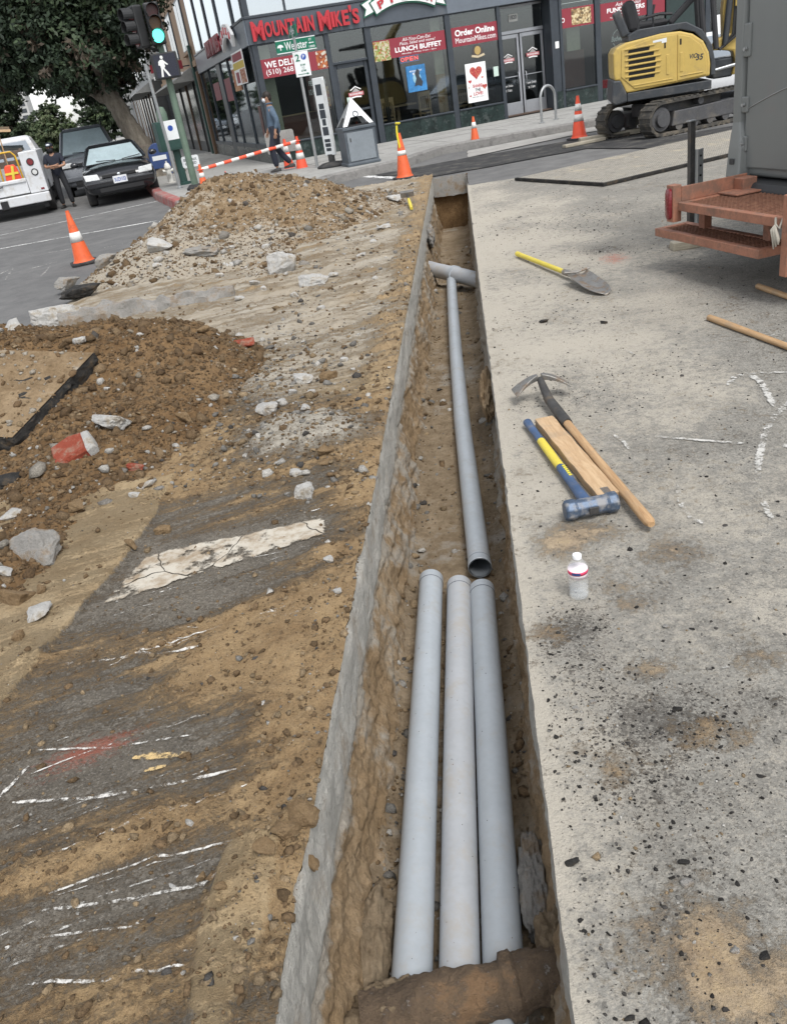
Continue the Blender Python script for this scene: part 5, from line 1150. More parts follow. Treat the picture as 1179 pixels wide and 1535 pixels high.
for t0, z0, w, h, m_, lab in ((2.5, 1.95, 1.2, .55, 'food_pizza', 'red food poster on the side window next to the menu poster'), (4.4, 1.75, 1.2, .6, 'banner_red', 'red poster on the third side window'), (6.9, 1.85, 1.4, .5, 'banner_red', 'red poster on the side window beyond the wide dark column'), (.35, .8, .35, .7, 'poster_dark', 'narrow dark poster on the side window at the corner column')):
    o = MB().b2((0, 0, 0), (.004, w, h)).build('poster', m_); o.location = st(-.03, t0, z0); o.rotation_euler = (0, 0, TH); tag(o, lab, 'poster')
# ================================================================== STREET FURNITURE
def proj(p):
    p = np.asarray(p, float)-CAM; z = p@FW; return np.array((CX+FPX*(p@RT)/z, CY-FPX*(p@UP)/z))
def vz(base, py):                                # height on the vertical through base that shows at photo row py
    zs = np.linspace(-.5, 14, 3000); p = np.stack([np.full(3000, base[0]), np.full(3000, base[1]), zs], 1)-CAM; return float(zs[int(np.argmin(np.abs(CY-FPX*(p@UP)/(p@FW)-py)))])
mat('cone_orange', (.62, .10, .025), .55, 0, .12, 6, dirt=(.12, .07, .05), dirtamt=.35, dscale=7); mat('cone_new', (.75, .085, .035), .5, 0, .06, 6, dirt=(.3, .12, .08), dirtamt=.12, dscale=7)
mat('cone_white', (.66, .65, .62), .5, 0, .1, 8, dirt=(.2, .16, .12), dirtamt=.3, dscale=9); mat('rubber', (.025, .025, .026), .8, 0, .3, 8, dirt=(.12, .11, .10), dirtamt=.35)
def cone(label, base, h, m='cone_orange', bands=((.52, .72),), rz=.4, lean=(0, 0), brw=None, z=0.0):
    t = thing('traffic_cone', label, 'traffic cone', (base[0], base[1], z), rz, 'traffic cones'); t.rotation_euler = (lean[0], lean[1], rz)
    b = h*.26 if brw is None else brw; r0, r1 = h*.19, h*.032
    MB().loft([[(x*b*k, y*b*k, zz) for x, y in ((-1, -.8), (-.8, -1), (.8, -1), (1, -.8), (1, .8), (.8, 1), (-.8, 1), (-1, .8))] for k, zz in ((1, 0), (1, h*.03), (.93, h*.045))]).build('base', 'rubber', t)
    rad = lambda f: r0+(r1-r0)*f
    MB().lathe([(r0*1.12, h*.045), (r0*1.02, h*.06), (rad(.1), h*.1), (rad(.96), h*.96), (r1*1.12, h*.965), (r1*1.12, h), (r1*.75, h), (r1*.7, h*.93)], 24).build('body', m, t, smooth=30)
    for f0, f1 in bands: MB().lathe([(rad(f0)+.003, h*f0), (rad(f1)+.003, h*f1)], 24).build('reflective_band', 'cone_white', t, smooth=True)
    return t
def cone_px(label, bx, by, top_y, z=0.0, **k):
    P = g(bx, by, z); h = vz(P, top_y)-z; return P, cone(label, P, h, z=z, **k)
cone_px('dirty orange cone with one white band standing on the open road', 127, 394, 315, bands=((.42, .60),), rz=.5, lean=(0, -.02))
c2P, c2 = cone_px('scuffed orange cone with a yellow ribbon tied round its tip', 607, 267, 199, bands=((.52, .62),), rz=.3)
MB().tube([(-.035, -.03, .90), (.03, -.035, .89), (.035, .03, .88), (-.03, .035, .89)], .013, 6, closed=True).build('ribbon_knot', mat('ribbon_yellow', (.65, .55, .03), .5), c2); MB().loft([[(-.05-.01*math.sin(k), -.05, .86-.09*k), (-.02-.01*math.sin(k), -.055, .86-.09*k), (-.02-.01*math.sin(k), -.045, .86-.09*k), (-.05-.01*math.sin(k), -.04, .86-.09*k)] for k in range(5)]).build('ribbon_tail', 'ribbon_yellow', c2)
cone_px('small faded orange cone standing by the kerb before the heart poster window', 713, 220, 174, bands=((.62, .82),), rz=.2)
cone_px('clean bright orange cone with two white bands beside the excavator tracks', 868, 208, 143, m='cone_new', bands=((.42, .58), (.66, .82)), rz=.35)
a5, cA = cone_px('bright cone with two white bands at the rail end, farther from the bin', 436, 262, 208, m='cone_new', bands=((.42, .58), (.64, .80)), rz=.1, z=.0)
b5, cB = cone_px('bright cone with two white bands at the rail end, nearer the bin', 455, 262, 204, m='cone_new', bands=((.42, .58), (.64, .80)), rz=.3, z=.0)
c0, cC = cone_px('old orange cone carrying the lower end of the striped rail', 310, 294, 246, bands=((.60, .74),), rz=.2)
cone_px('short orange cone peeking over the tall dirt heap', 341, 272, 256, m='cone_new', bands=(), rz=.2)
cone_px('small red cone far down the street behind the worker', 108, 229, 206, m='cone_new', bands=((.5, .65),), rz=.2)
# striped rail between cones
A = np.array((c0[0], c0[1], vz(c0, 254))); B = np.array((b5[0], b5[1], vz(b5, 211)))
t = thing('striped_rail', 'orange and white striped retractable rail slung between cones across the corner', 'barrier', A); D = Vector(B-A); n = 13
for i in range(n):
    MB().cyl(D*(i/n), D*((i+1)/n), .034 if i % 2 else .0345, n=12).build('orange_stripe' if i % 2 else 'white_stripe', 'cone_new' if i % 2 else 'cone_white', t, smooth=40)
for p in (Vector((0, 0, 0)), D): MB().tube([p+Vector((.06*math.cos(a), .06*math.sin(a), 0)) for a in np.linspace(0, 2*PI, 11)[:-1]], .012, 6, closed=True).build('end_ring', 'cone_new', t)
# grey board (back of a sign) resting on the pair of cones
zc = vz(a5, 228)
t = thing('sign_board_back', 'blank grey board with rounded corners propped above the pair of bright cones', 'sign', (a5[0]-.10, a5[1]+.06, zc), TH-.15); t.rotation_euler = (0, 0, TH-.15)
r_ = .05; w, h = .33, .46; P = [(sx*(w-r_)+r_*math.cos(a), (h/2)+sz*(h/2-r_)+r_*math.sin(a)) for sx, sz, a0 in ((1, 1, 0), (-1, 1, 90), (-1, -1, 180), (1, -1, 270)) for a in (R(a0), R(a0+45), R(a0+90))]
MB().prism(P, -.006, .006, 'XZ').build('panel', mat('board_grey', (.30, .295, .28), .75, 0, .25, 6, dirt=(.18, .17, .15), dirtamt=.4), t)
MB().b2((-.02, .008, -.55), (.02, .03, .3)).build('stake', 'steel_dark', t); MB().lathe([(.02, .0), (.03, .01), (.03, .03), (0, .03)], 10, (.0, -.01, .34), 'Y').build('hanger', 'steel_dark', t)
# sign post: street name, parking sign
mat('galv', (.34, .35, .35), .45, .6, .15, 8); mat('street_green', (.0, .135, .075), .45, 0, .05); mat('white_sign', (.68, .70, .70), .5, 0, .04)
pb = g(476, 251, .15); H_ = vz(pb, 38)
t = thing('street_sign_post', 'slim metal post with green Webster street name sign and parking sign', 'sign post', (pb[0], pb[1], .15), TH); H_ -= .15
MB().tube([(0, 0, 0), (0, 0, H_)], .032, 12).build('post', 'galv', t, smooth=40)
z1 = vz(pb, 67)-.15
nb = MB().b2((-.40, -.012, z1-.12), (.43, .012, z1+.12)).build('street_name_blade', 'street_green', t, bevel=.004)
MB().b2((-.40, -.015, z1+.105), (.43, -.0125, z1+.12)).build('white_edge', 'white_sign', nb); MB().b2((-.40, -.015, z1-.12), (.43, -.0125, z1-.105)).build('white_edge', 'white_sign', nb)
txt(nb, 'Webster', -.22, .25, z1-.075, z1+.075, -.0135, 'white_sign', depth=.002, bold=.01); txt(nb, 'ST', .29, .35, z1+.04, z1+.08, -.0135, 'white_sign', depth=.002, bold=.01); txt(nb, '1800', .28, .40, z1-.085, z1-.045, -.0135, 'white_sign', depth=.002, bold=.01)
MB().prism([(.28, z1+.0), (.31, z1+.02), (.31, z1+.008), (.39, z1+.008), (.39, z1-.008), (.31, z1-.008), (.31, z1-.02)], -.0155, -.0135, 'XZ').build('arrow', 'white_sign', nb)
MB().prism([(-.31+.065*math.cos(a), z1-.01+.055*abs(math.sin(a))) for a in np.linspace(0, PI, 12)]+[(-.32, z1-.01), (-.32, z1-.06), (-.30, z1-.06), (-.30, z1-.01)], -.0155, -.0135, 'XZ').build('tree_symbol', 'white_sign', nb)
MB().b2((-.012, -.36, z1+.14), (.012, .36, z1+.34)).build('cross_street_blade', 'street_green', t, bevel=.004)
txt(t, '19th', .2, -.2, z1+.19, z1+.29, -.016, 'white_sign', 'left', .002, .01)
z2 = vz(pb, 96)-.15; pk = MB().b2((-.10, -.05, z2-.23), (.22, -.042, z2+.22)).build('parking_sign', 'white_sign', t, bevel=.006)
mat('sign_blue', (.02, .07, .33), .5)
MB().lathe([(.055, 0), (.055, .002), (0, .002)], 18, (.115, -.053, z2+.12), 'Y').build('blue_disc', 'sign_blue', pk); txt(pk, 'P', .095, .135, z2+.09, z2+.155, -.0535, 'white_sign', depth=.002, bold=.01)
txt(pk, '2', -.06, .03, z2+.05, z2+.18, -.052, 'street_green', depth=.002, bold=.02); txt(pk, '8AM', .02, .12, z2-.04, z2+.0, -.052, 'street_green', depth=.001, bold=.01); txt(pk, 'TO', .04, .1, z2-.09, z2-.055, -.052, 'street_green', depth=.001, bold=.01); txt(pk, '6PM', .02, .12, z2-.145, z2-.105, -.052, 'street_green', depth=.001, bold=.01)
MB().prism([(.18, z2-.185), (.13, z2-.165), (.13, z2-.18), (-.06, z2-.18), (-.06, z2-.19), (.13, z2-.19), (.13, z2-.205)], -.054, -.052, 'XZ').build('arrow', 'street_green', pk)
# litter bin with pyramid lid
P = g(541, 245, .155); 
t = thing('litter_bin', 'square slate litter bin with grey door and white pyramid lid', 'litter bin', (P[0], P[1], .155), TH-.05)
hb = vz(P, 188)-.155; w = .33
mat('bin_slate', (.075, .09, .105), .5, 0, .15, 4, dirt=(.16, .17, .18), dirtamt=.3); mat('bin_grey', (.20, .225, .245), .5, 0, .12, 3, dirt=(.12, .13, .14), dirtamt=.3)
MB().loft([[(sx*w*k, sy*w*k, z) for sx, sy in ((-1, -1), (1, -1), (1, 1), (-1, 1))] for k, z in ((1.04, 0), (1.04, .05), (.97, .055), (.97, hb-.06), (1.03, hb-.055), (1.03, hb))]).build('casing', 'bin_slate', t, bevel=.012)
MB().b2((-.27, -w*.97-.012, .09), (.27, -w*.97-.001, hb-.10)).build('door', 'bin_grey', t, bevel=.006); MB().b2((-.22, -w-.01, .45), (-.20, -w*.97-.012, .52)).build('door_lock', 'steel_dark', t)
hp_ = .50
for k in range(4):
    a = k*PI/2; Mx = Matrix.Rotation(a, 4, 'Z'); b = MB().at(Mx)
    q = lambda u, v: (u*(w-.02)*(1-v), -(w-.02)*(1-v), hb+.02+hp_*v)
    b.add([q(-1, 0), q(-.72, 0), q(-.52, .30), q(.52, .30), q(.72, 0), q(1, 0), q(0, 1)], [(0, 1, 2, 6), (2, 3, 6), (3, 4, 5, 6)])
    o = b.build('pyramid_face', mat('lid_white', (.62, .635, .64), .45, 0, .05, 3) if k in (0, 1, 2) else mat('lid_grey', (.25, .26, .26), .5), t); s_ = o.modifiers.new('t', 'SOLIDIFY'); s_.thickness = .012
MB().b2((-.24, -.24, hb-.02), (.24, .24, hb+.02)).build('dark_mouth', 'rubber', t); MB().tube([(.05*math.cos(a), -.205+.055*math.sin(a)*.55, hb+.22+.05*math.sin(a)) for a in np.linspace(0, 2*PI, 13)[:-1]], .008, 5, closed=True).build('lid_logo', 'bin_slate', t)
# flag-style sign stand
P = g(499, 249, .155); hs_ = vz(P, 116)-.155
t = thing('sign_stand', 'tall narrow white sign stand with dark vertical lettering on a round rubber base', 'sign', (P[0], P[1], .155), TH-1.02)
MB().lathe([(.33, 0), (.33, .03), (.22, .08), (.07, .10), (.05, .14), (0, .14)], 24).build('round_base', 'rubber', t, smooth=30); MB().b2((-.05, -.05, .10), (.05, .05, .24)).build('clamp', 'steel_dark', t)
MB().b2((-.15, -.02, .22), (.15, .02, hs_)).build('board', 'white_sign', t, bevel=.01); MB().b2((.10, -.024, .26), (.15, .024, hs_-.06)).build('side_edge', mat('edge_pale', (.6, .61, .6), .5), t)
zz = hs_-.12
for hh, gap, w_ in ((.20, .22, .09), (.10, .02, .08), (.16, .02, .09), (.12, .04, .06), (.16, .10, .09), (.06, .03, .09), (.07, .03, .09), (.06, .03, .08), (.07, .02, .09), (.10, .03, .08), (.12, .02, .09)):
    if zz-hh > .28: MB().b2((-w_, -.0235, zz-hh), (w_-.02, -.0205, zz)).build('dark_letter', 'frame_metal', t); zz -= hh+gap*.7
# bicycle rack
A = np.array(g(812, 184, .155)); B = np.array(g(833, 179, .155)); d = B-A; L = float(np.linalg.norm(d)); zt = vz(A, 130)-.155
t = thing('bike_rack', 'grey steel inverted U bicycle rack on the sidewalk by the double door', 'bike rack', A, math.atan2(d[1], d[0]))
MB().tube([(0, 0, 0), (0, 0, zt-L/2)]+[(L/2-L/2*math.cos(a), 0, zt-L/2+L/2*math.sin(a)) for a in np.linspace(.2, PI-.2, 10)]+[(L, 0, zt-L/2), (L, 0, 0)], .03, 12).build('hoop', 'galv', t, smooth=40)
for x in (0, L): MB().lathe([(.07, 0), (.07, .012), (.035, .02)], 14, (x, 0, 0)).build('floor_flange', 'galv', t)
# signal pole, signal heads, walk sign
mat('pole_green', (.11, .16, .12), .55, .1, .15, 5, dirt=(.2, .22, .18), dirtamt=.3); mat('cab_green', (.018, .055, .045), .55, 0, .12, 3); mat('signal_black', (.02, .021, .022), .55, 0, .2)
P = g(294, 283, .155)
t = thing('traffic_signal', 'pale green signal pole with black heads showing a green light and a walk symbol', 'traffic signal', (P[0], P[1], .155), TH)
zt = vz(P, 95)-.155
MB().tube([(0, 0, 0), (0, 0, .04), (0, 0, .05), (0, 0, zt+.4)], [.17, .17, .075, .06], 14).build('pole', 'pole_green', t, smooth=40); MB().lathe([(.19, 0), (.19, .04), (.12, .10), (0, .10)], 14).build('base_cover', 'rubber', t)
zw = vz(P, 100)-.155; wk = MB().b2((-.26, -.25, zw-.22), (.25, .02, zw+.24)).build('walk_signal', 'signal_black', t, bevel=.02)
MB().b2((-.22, -.255, zw-.19), (.21, -.251, zw+.21)).build('walk_screen', mat('screen_navy', (.012, .014, .028), .25), wk)
mat('walk_white', (.62, .63, .61), .5, emit=.12, var=0); wx, wz = -.07, zw
MB().ball((wx+.01, -.258, wz+.16), (.03, .004, .032)).build('walker_head', 'walk_white', wk)
MB().prism([(wx-.03, wz+.12), (wx+.03, wz+.12), (wx+.045, wz+.0), (wx+.02, wz-.03), (wx+.07, wz-.10), (wx+.11, wz-.18), (wx+.07, wz-.18), (wx+.02, wz-.09), (wx-.01, wz-.04), (wx-.03, wz-.18), (wx-.07, wz-.18), (wx-.045, wz-.03), (wx-.05, wz+.02), (wx-.08, wz+.03), (wx-.07, wz+.09)], -.262, -.257, 'XZ').build('walker_body', 'walk_white', wk); MB().prism([(wx+.03, wz+.11), (wx+.11, wz+.03), (wx+.09, wz+.015), (wx+.03, wz+.06)], -.262, -.257, 'XZ').build('walker_arm', 'walk_white', wk)
mat('lens_green', (.10, .95, .70), .4, emit=1.6, var=0); mat('lens_red', (.10, .015, .015), .3); mat('lens_amber', (.16, .07, .015), .3)
def sig_head(par, x, y, z, rz, lit, main):
    hd = thing('x', 'x', 'x'); hd.name = 'signal_head'; del hd['label']; del hd['category']; hd.parent = par; hd.location = (x, y, z); hd.rotation_euler = (0, 0, rz)
    return hd
zs = [vz(P, q)-.155 for q in (18, 36, 55)]
for hx, hy, rz_, main in ((-.02, -.22, 0, True), (-.36, -.05, R(-68), False)):
    Mx = Matrix.Translation((hx, hy, 0)) @ Matrix.Rotation(rz_, 4, 'Z')
    hd = MB().at(Mx).b2((-.14, -.06, zs[2]-.15), (.14, .14, zs[0]+.15)).build('signal_head', 'signal_black', t, bevel=.03)
    for k, z in enumerate(zs):
        b = MB().at(Mx); b.lathe([(.115, -.075), (.115, -.06)], 20, (0, 0, z), 'Y').build('lens', ('lens_red', 'lens_amber', 'lens_green')[k] if main else 'lens_red', hd)
        b = MB().at(Mx); n_ = 14; b.loft([[(.125*math.cos(a), y, z+.125*math.sin(a)) for a in np.linspace(R(-35), R(215), n_)] for y in (-.06, -.20, -.27)], closed=False)
        o = b.build('visor', 'signal_black', hd); q = o.modifiers.new('t', 'SOLIDIFY'); q.thickness = .008
MB().tube([(0, 0, zs[1]), (-.02, -.05, zs[1]), (-.02, -.1, zs[1])], .03, 8).build('bracket', 'signal_black', t); MB().tube([(0, 0, zs[2]-.25), (-.36, .0, zs[2]-.1)], .03, 8).build('bracket', 'signal_black', t)
# sidewalk closed sign on the pole
P2 = g(297, 288, .0); z0, z1 = vz(P2, 250), vz(P2, 233)
t = thing('sidewalk_closed_sign', 'small white sidewalk closed sign standing at the signal pole', 'sign', (P2[0], P2[1], 0), .28); w, h = .19, z1-z0; r_ = .04
Pq = [(sx*(w-r_)+r_*math.cos(a), (z0+z1)/2+sz*(h/2-r_)+r_*math.sin(a)) for sx, sz, a0 in ((1, 1, 0), (-1, 1, 90), (-1, -1, 180), (1, -1, 270)) for a in (R(a0), R(a0+45), R(a0+90))]
MB().prism(Pq, -.006, .006, 'XZ').build('panel', 'white_sign', t); txt(t, 'SIDEWALK', -.15, .15, z0+h*.56, z0+h*.78, -.008, 'frame_metal', depth=.001, bold=.02); txt(t, 'CLOSED', -.125, .125, z0+h*.22, z0+h*.45, -.008, 'frame_metal', depth=.001, bold=.02)
MB().b2((-.02, .007, 0), (.02, .03, z0+.1)).build('stake', 'pole_green', t)
# thin grey pole
P = g(270, 282, .155); t = thing('grey_pole', 'slim bare grey metal pole in front of the green cabinet', 'pole', (P[0], P[1], .155), 0); MB().tube([(0, 0, 0), (-.06, 0, vz(P, 95)-.155)], .035, 12).build('shaft', 'galv', t, smooth=40); MB().lathe([(.06, 0), (.06, .03), (.036, .05)], 12).build('foot_collar', 'galv', t)
# green control cabinet on a post
P = g(277, 276, .155); zb, zt = vz(P, 224)-.155, vz(P, 180)-.155
t = thing('control_cabinet', 'dark green street control cabinet on a post with a white paper poster', 'cabinet', (P[0], P[1], .155), TH+.1)
MB().tube([(0, 0, 0), (0, 0, .05), (0, 0, .06), (0, 0, zb)], [.16, .16, .09, .085], 12).build('post', 'cab_green', t, smooth=40)
cb = MB().b2((-.36, -.25, zb), (.25, .25, zt)).build('box', 'cab_green', t, bevel=.015); MB().b2((-.33, -.256, zb+.04), (.22, -.251, zt-.04)).build('door', 'cab_green', cb, bevel=.004)
MB().b2((-.20, -.262, zb+.22), (.10, -.257, zb+.62)).build('paper', 'white_sign', cb); MB().lathe([(.06, 0), (.06, .002), (0, .002)], 14, (-.05, -.265, zb+.46), 'Y').build('paper_emblem', 'sign_blue', cb)
MB().lathe([(.12, 0), (.12, .16), (.08, .28), (0, .30)], 14, (-.12, 0, zt)).build('domed_cap', 'pole_green', t, smooth=40)
# hydrant
P = g(257, 274, .155); hh = vz(P, 241)-.155; s_ = hh/.75
t = thing('fire_hydrant', 'white fire hydrant on the sidewalk beside the red kerb', 'hydrant', (P[0], P[1], .155), TH)
mat('hydrant_white', (.58, .57, .53), .5, 0, .15, 6, dirt=(.25, .22, .18), dirtamt=.35)
MB().lathe([(.16*s_, 0), (.16*s_, .03*s_), (.10*s_, .04*s_), (.095*s_, .48*s_), (.125*s_, .50*s_), (.125*s_, .54*s_), (.11*s_, .58*s_), (.075*s_, .66*s_), (.03*s_, .69*s_), (.03*s_, .75*s_), (0, .75*s_)], 20).build('barrel', 'hydrant_white', t, smooth=35)
for ax, sg_, z in (('X', 1, .42), ('X', -1, .42), ('Y', -1, .36)): MB().lathe([(.05*s_, .08*s_*sg_), (.05*s_, .15*s_*sg_), (.065*s_, .15*s_*sg_), (.065*s_, .19*s_*sg_), (0, .2*s_*sg_)], 12, (0, 0, z*s_), ax).build('outlet_cap', 'hydrant_white', t, smooth=35)
# blue mailbox
P = g(245, 262, .155); t = thing('mailbox', 'blue street mailbox standing behind the tree stump', 'mailbox', (P[0], P[1], .155), TH); hm = vz(P, 214)-.155
mat('mail_blue', (.03, .06, .17), .5, 0, .15); MB().prism([(-.28, .2), (.28, .2), (.28, hm-.28)]+[(.28*math.cos(a), hm-.28+.28*math.sin(a)) for a in np.linspace(.3, PI-.3, 8)]+[(-.28, hm-.28)], -.28, .28, 'XZ').build('body', 'mail_blue', t, bevel=.01)
for x in (-.24, .24):
    for y in (-.24, .24): MB().b2((x-.03, y-.03, 0), (x+.03, y+.03, .2)).build('leg', 'mail_blue', t)
MB().b2((-.2, -.285, hm-.45), (.2, -.281, hm-.33)).build('pull_door', 'white_sign', t)
# timber strips and road plate beside the excavator
t_ = None
wood_mat('old_timber', (.28, .25, .19), (.42, .38, .30))
A, B = g(868, 214), g(975, 196); d = B-A; o = MB().b2((0, -.09, 0), (float(np.linalg.norm(d)), .09, .08)).build('timber_beam', 'old_timber', bevel=.01); o.location = (A[0], A[1], .005); o.rotation_euler = (0, 0, math.atan2(d[1], d[0])); tag(o, 'weathered timber beam lying under the excavator tracks', 'timber')
A, B = g(845, 222), g(905, 210); d = B-A; o = MB().b2((0, -.07, 0), (float(np.linalg.norm(d)), .07, .05)).build('timber_board', 'old_timber', bevel=.008); o.location = (A[0], A[1], .005); o.rotation_euler = (0, 0, math.atan2(d[1], d[0])); tag(o, 'thin weathered board lying near the clean orange cone', 'timber')
def plate_mat():
    m, b, t = newmat('road_plate'); v = t.mapping(t.coord('Object'), (1, 1, 1), (0, 0, R(45)))
    br = t.n('TexBrick'); t.l(v, br.inputs['Vector']); br.inputs['Scale'].default_value = 9; br.inputs['Mortar Size'].default_value = .035; br.inputs['Color1'].default_value = (.28, .255, .21, 1); br.inputs['Color2'].default_value = (.38, .355, .30, 1); br.inputs['Mortar'].default_value = (.10, .092, .08, 1)
    n_ = t.noise(t.coord('Object'), 2.2, 6, .7); n2 = t.noise(t.coord('Object'), 9, 5, .7); c = t.mix(t.rng(n_, .52, .68), br.outputs['Color'], (.38, .33, .24)); c = t.mix(t.math('MULTIPLY', t.rng(n2, .56, .66), .8), c, (.10, .095, .09))
    t.l(c, b.inputs['Base Color']); b.inputs['Roughness'].default_value = .8; t.l(t.bump(br.outputs['Fac'], -.6, .01), b.inputs['Normal'])
plate_mat()
A, B, C_ = np.array(g(815, 269)), np.array(g(905, 279)), np.array(g(1108, 231)); u = (C_-B); L = float(np.linalg.norm(u)); an = math.atan2(u[1], u[0]); v = A-B; W_ = 2.05
t = thing('road_plate', 'large textured steel road plate with black edge lying on the pavement', 'road plate', (B[0], B[1], .012), an)
MB().b2((0, 0, 0), (L+2.5, W_, .028)).build('plate', 'road_plate', t); MB().b2((-.05, -.06, 0), (L+2.5, -.002, .034)).build('black_edge', 'black_asphalt', t); MB().b2((-.05, -.002, 0), (-.002, W_, .034)).build('black_edge', 'black_asphalt', t)
# ================================================================== EXCAVATOR
mat('exc_yellow', (.50, .355, .10), .42, 0, .06, 3, dirt=(.30, .22, .10), dirtamt=.32, dscale=4); mat('exc_dark', (.045, .050, .056), .5, .1, .2, 4, dirt=(.14, .13, .115), dirtamt=.35); mat('track_rubber', (.05, .047, .042), .85, 0, .3, 6, dirt=(.17, .145, .11), dirtamt=.5, dscale=5); mat('black_gap', (.008, .008, .008), .8); mat('seat_black', (.03, .03, .032), .7); mat('steel_frame', (.085, .085, .088), .6, .3, .2, 5, dirt=(.2, .18, .15), dirtamt=.4)
N0 = g(985, 205); EA = R(26)
ex = thing('mini_excavator', 'yellow and dark grey mini excavator standing on rubber tracks', 'excavator', (N0[0], N0[1], .0), EA)
# local frame: x along the tracks to the right, y away, origin under the near rear wheel
GA = 1.25; TR = .27; TL = 1.75
for yy in (0, GA):
    path = []
    def loopp(r_, n=14): return [(TL+r_*math.cos(a), TR+r_*math.sin(a)) for a in np.linspace(-PI/2, PI/2, n)]+[(r_*math.cos(a), TR+r_*math.sin(a)) for a in np.linspace(PI/2, 3*PI/2, n)]
    o, i = loopp(TR), loopp(TR-.045); secs = []
    tr = MB().loft([[(p[0], yy-.15, p[1]+.005), (p[0], yy+.15, p[1]+.005), (q[0], yy+.15, q[1]+.005), (q[0], yy-.15, q[1]+.005)] for p, q in zip(o+o[:1], i+i[:1])], caps=False).build('track', 'track_rubber', ex, smooth=30)
    per = [np.array(p) for p in loopp(TR, 14)]; per.append(per[0]); cum = np.cumsum([0]+[float(np.linalg.norm(b-a)) for a, b in zip(per[:-1], per[1:])]); nl = 44
    for k in range(nl):
        s_ = cum[-1]*k/nl; j = int(np.searchsorted(cum, s_, 'right'))-1; j = min(j, len(per)-2); f_ = (s_-cum[j])/(cum[j+1]-cum[j]); p = per[j]+(per[j+1]-per[j])*f_; d = per[j+1]-per[j]; an = math.atan2(d[1], d[0])
        MB().box((p[0], yy, p[1]+.005), (.05, .31, .034), Matrix.Rotation(-an, 3, 'Y')).build('tread_lug', 'track_rubber', tr)
    for x, r_ in ((0, .185), (TL, .185)): MB().lathe([(r_, -.10), (r_, .10)], 24, (x, yy, TR), 'Y').build('end_wheel', 'steel_frame', ex, smooth=40); MB().lathe([(r_*.62, -.155), (r_*.66, -.11), (.0, -.105)], 20, (x, yy, TR), 'Y').build('hub_cover', 'steel_frame', ex, smooth=40)
    for x in np.linspace(.38, TL-.38, 4): MB().lathe([(.075, -.09), (.075, .09)], 14, (x, yy, .125), 'Y').build('roller', 'steel_frame', ex, smooth=40)
    MB().lathe([(.06, -.07), (.06, .07)], 12, (.85, yy, 2*TR-.10), 'Y').build('top_roller', 'steel_frame', ex, smooth=40)
    MB().prism([(.22, .13), (TL-.2, .13), (TL-.16, .38), (.75, .36), (.28, .36)], yy-.10, yy+.10, 'XZ').build('track_frame', 'steel_frame', ex, bevel=.015)
MB().b2((.3, .12, .28), (1.45, GA-.12, .50)).build('undercarriage', 'steel_frame', ex, bevel=.03); MB().lathe([(.42, .50), (.42, .66)], 28, (.85, GA/2, 0)).build('slew_ring', 'exc_dark', ex, smooth=40)
ex_before = set(ex.children); yN, yF = -.10, GA+.10; X0 = -.22                     # near and far body sides
z0, zt = .68, 1.52
prof = [(X0+.02, .95), (X0, 1.05), (X0, 1.36), (X0+.05, 1.44), (X0+.22, 1.50), (.55, 1.545), (.85, 1.53), (1.05, 1.46), (1.22, 1.33), (1.31, 1.15), (1.335, .98), (1.33, .80), (.1, .74), (X0+.20, .74), (X0+.10, .95)]
MB().prism(prof, yN, yF, 'XZ').build('engine_cover', 'exc_yellow', ex, bevel=.03, seg=3)
MB().prism([(X0-.02, .96), (X0+.11, .95), (X0+.21, .735), (X0+.21, .60), (X0+.02, .57), (X0-.05, .62)], yN-.01, yF+.01, 'XZ').build('counterweight', 'exc_dark', ex, bevel=.025)
MB().b2((X0+.215, yN-.005, .60), (1.36, yF, .735)).build('lower_frame', 'exc_dark', ex, bevel=.012)
# door panels with raised edge, seam and slots
def skin(poly, d, m, name, par=ex, bev=.006): return MB().prism(poly, yN-d, yN+.01, 'XZ').build(name, m, par, bevel=bev)
pn = skin([(X0+.12, 1.0), (X0+.14, 1.40), (.45, 1.50), (.80, 1.49), (.80, .80), (.12, .79)], .014, 'exc_yellow', 'side_door'); skin([(.815, 1.485), (1.0, 1.43), (1.16, 1.30), (1.25, 1.14), (1.275, .98), (1.27, .83), (.815, .805)], .014, 'exc_yellow', 'front_panel')
for k in range(6):
    z = 1.335-k*.083; x0 = .02; x1 = (.36, .43, .455, .46, .45, .44)[k]; sl = skin([(x0, z), (x0+.01, z+.045), (x1+.012, z+.05), (x1, z)], .0165, 'black_gap', 'vent_slot', pn, 0)
    skin([(x0-.05, z+.05), (x0-.05, z+.072), (x1+.10, z+.078), (x1+.08, z+.055)], .03, 'exc_yellow', 'vent_rib', pn, .006)
skin([(.60, 1.32), (.60, 1.40), (.625, 1.40), (.625, 1.32)], .018, 'black_gap', 'latch', pn, 0)
skin([(.845, 1.33), (.845, 1.42), (.875, 1.42), (.875, 1.33)], .018, 'black_gap', 'latch'); skin([(.10, .83), (.10, .85), (.74, .86), (.74, .84)], .022, 'exc_yellow', 'pressed_rib', pn); skin([(.85, .86), (.85, .88), (1.22, .89), (1.22, .87)], .022, 'exc_yellow', 'pressed_rib')
skin([(.63, .92), (.63, 1.22), (.68, 1.22), (.68, .92)], .022, 'exc_yellow', 'pressed_channel', pn); skin([(.85, .93), (.85, 1.22), (.90, 1.22), (.90, .93)], .022, 'exc_yellow', 'pressed_channel')
skin([(.42, 1.425), (.42, 1.455), (.64, 1.47), (.64, 1.405), (.56, 1.40), (.56, 1.43)], .017, 'white_sign', 'decal', pn, 0); skin([(.57, .64), (.57, .70), (.72, .705), (.72, .645)], -.002, 'white_sign', 'decal')
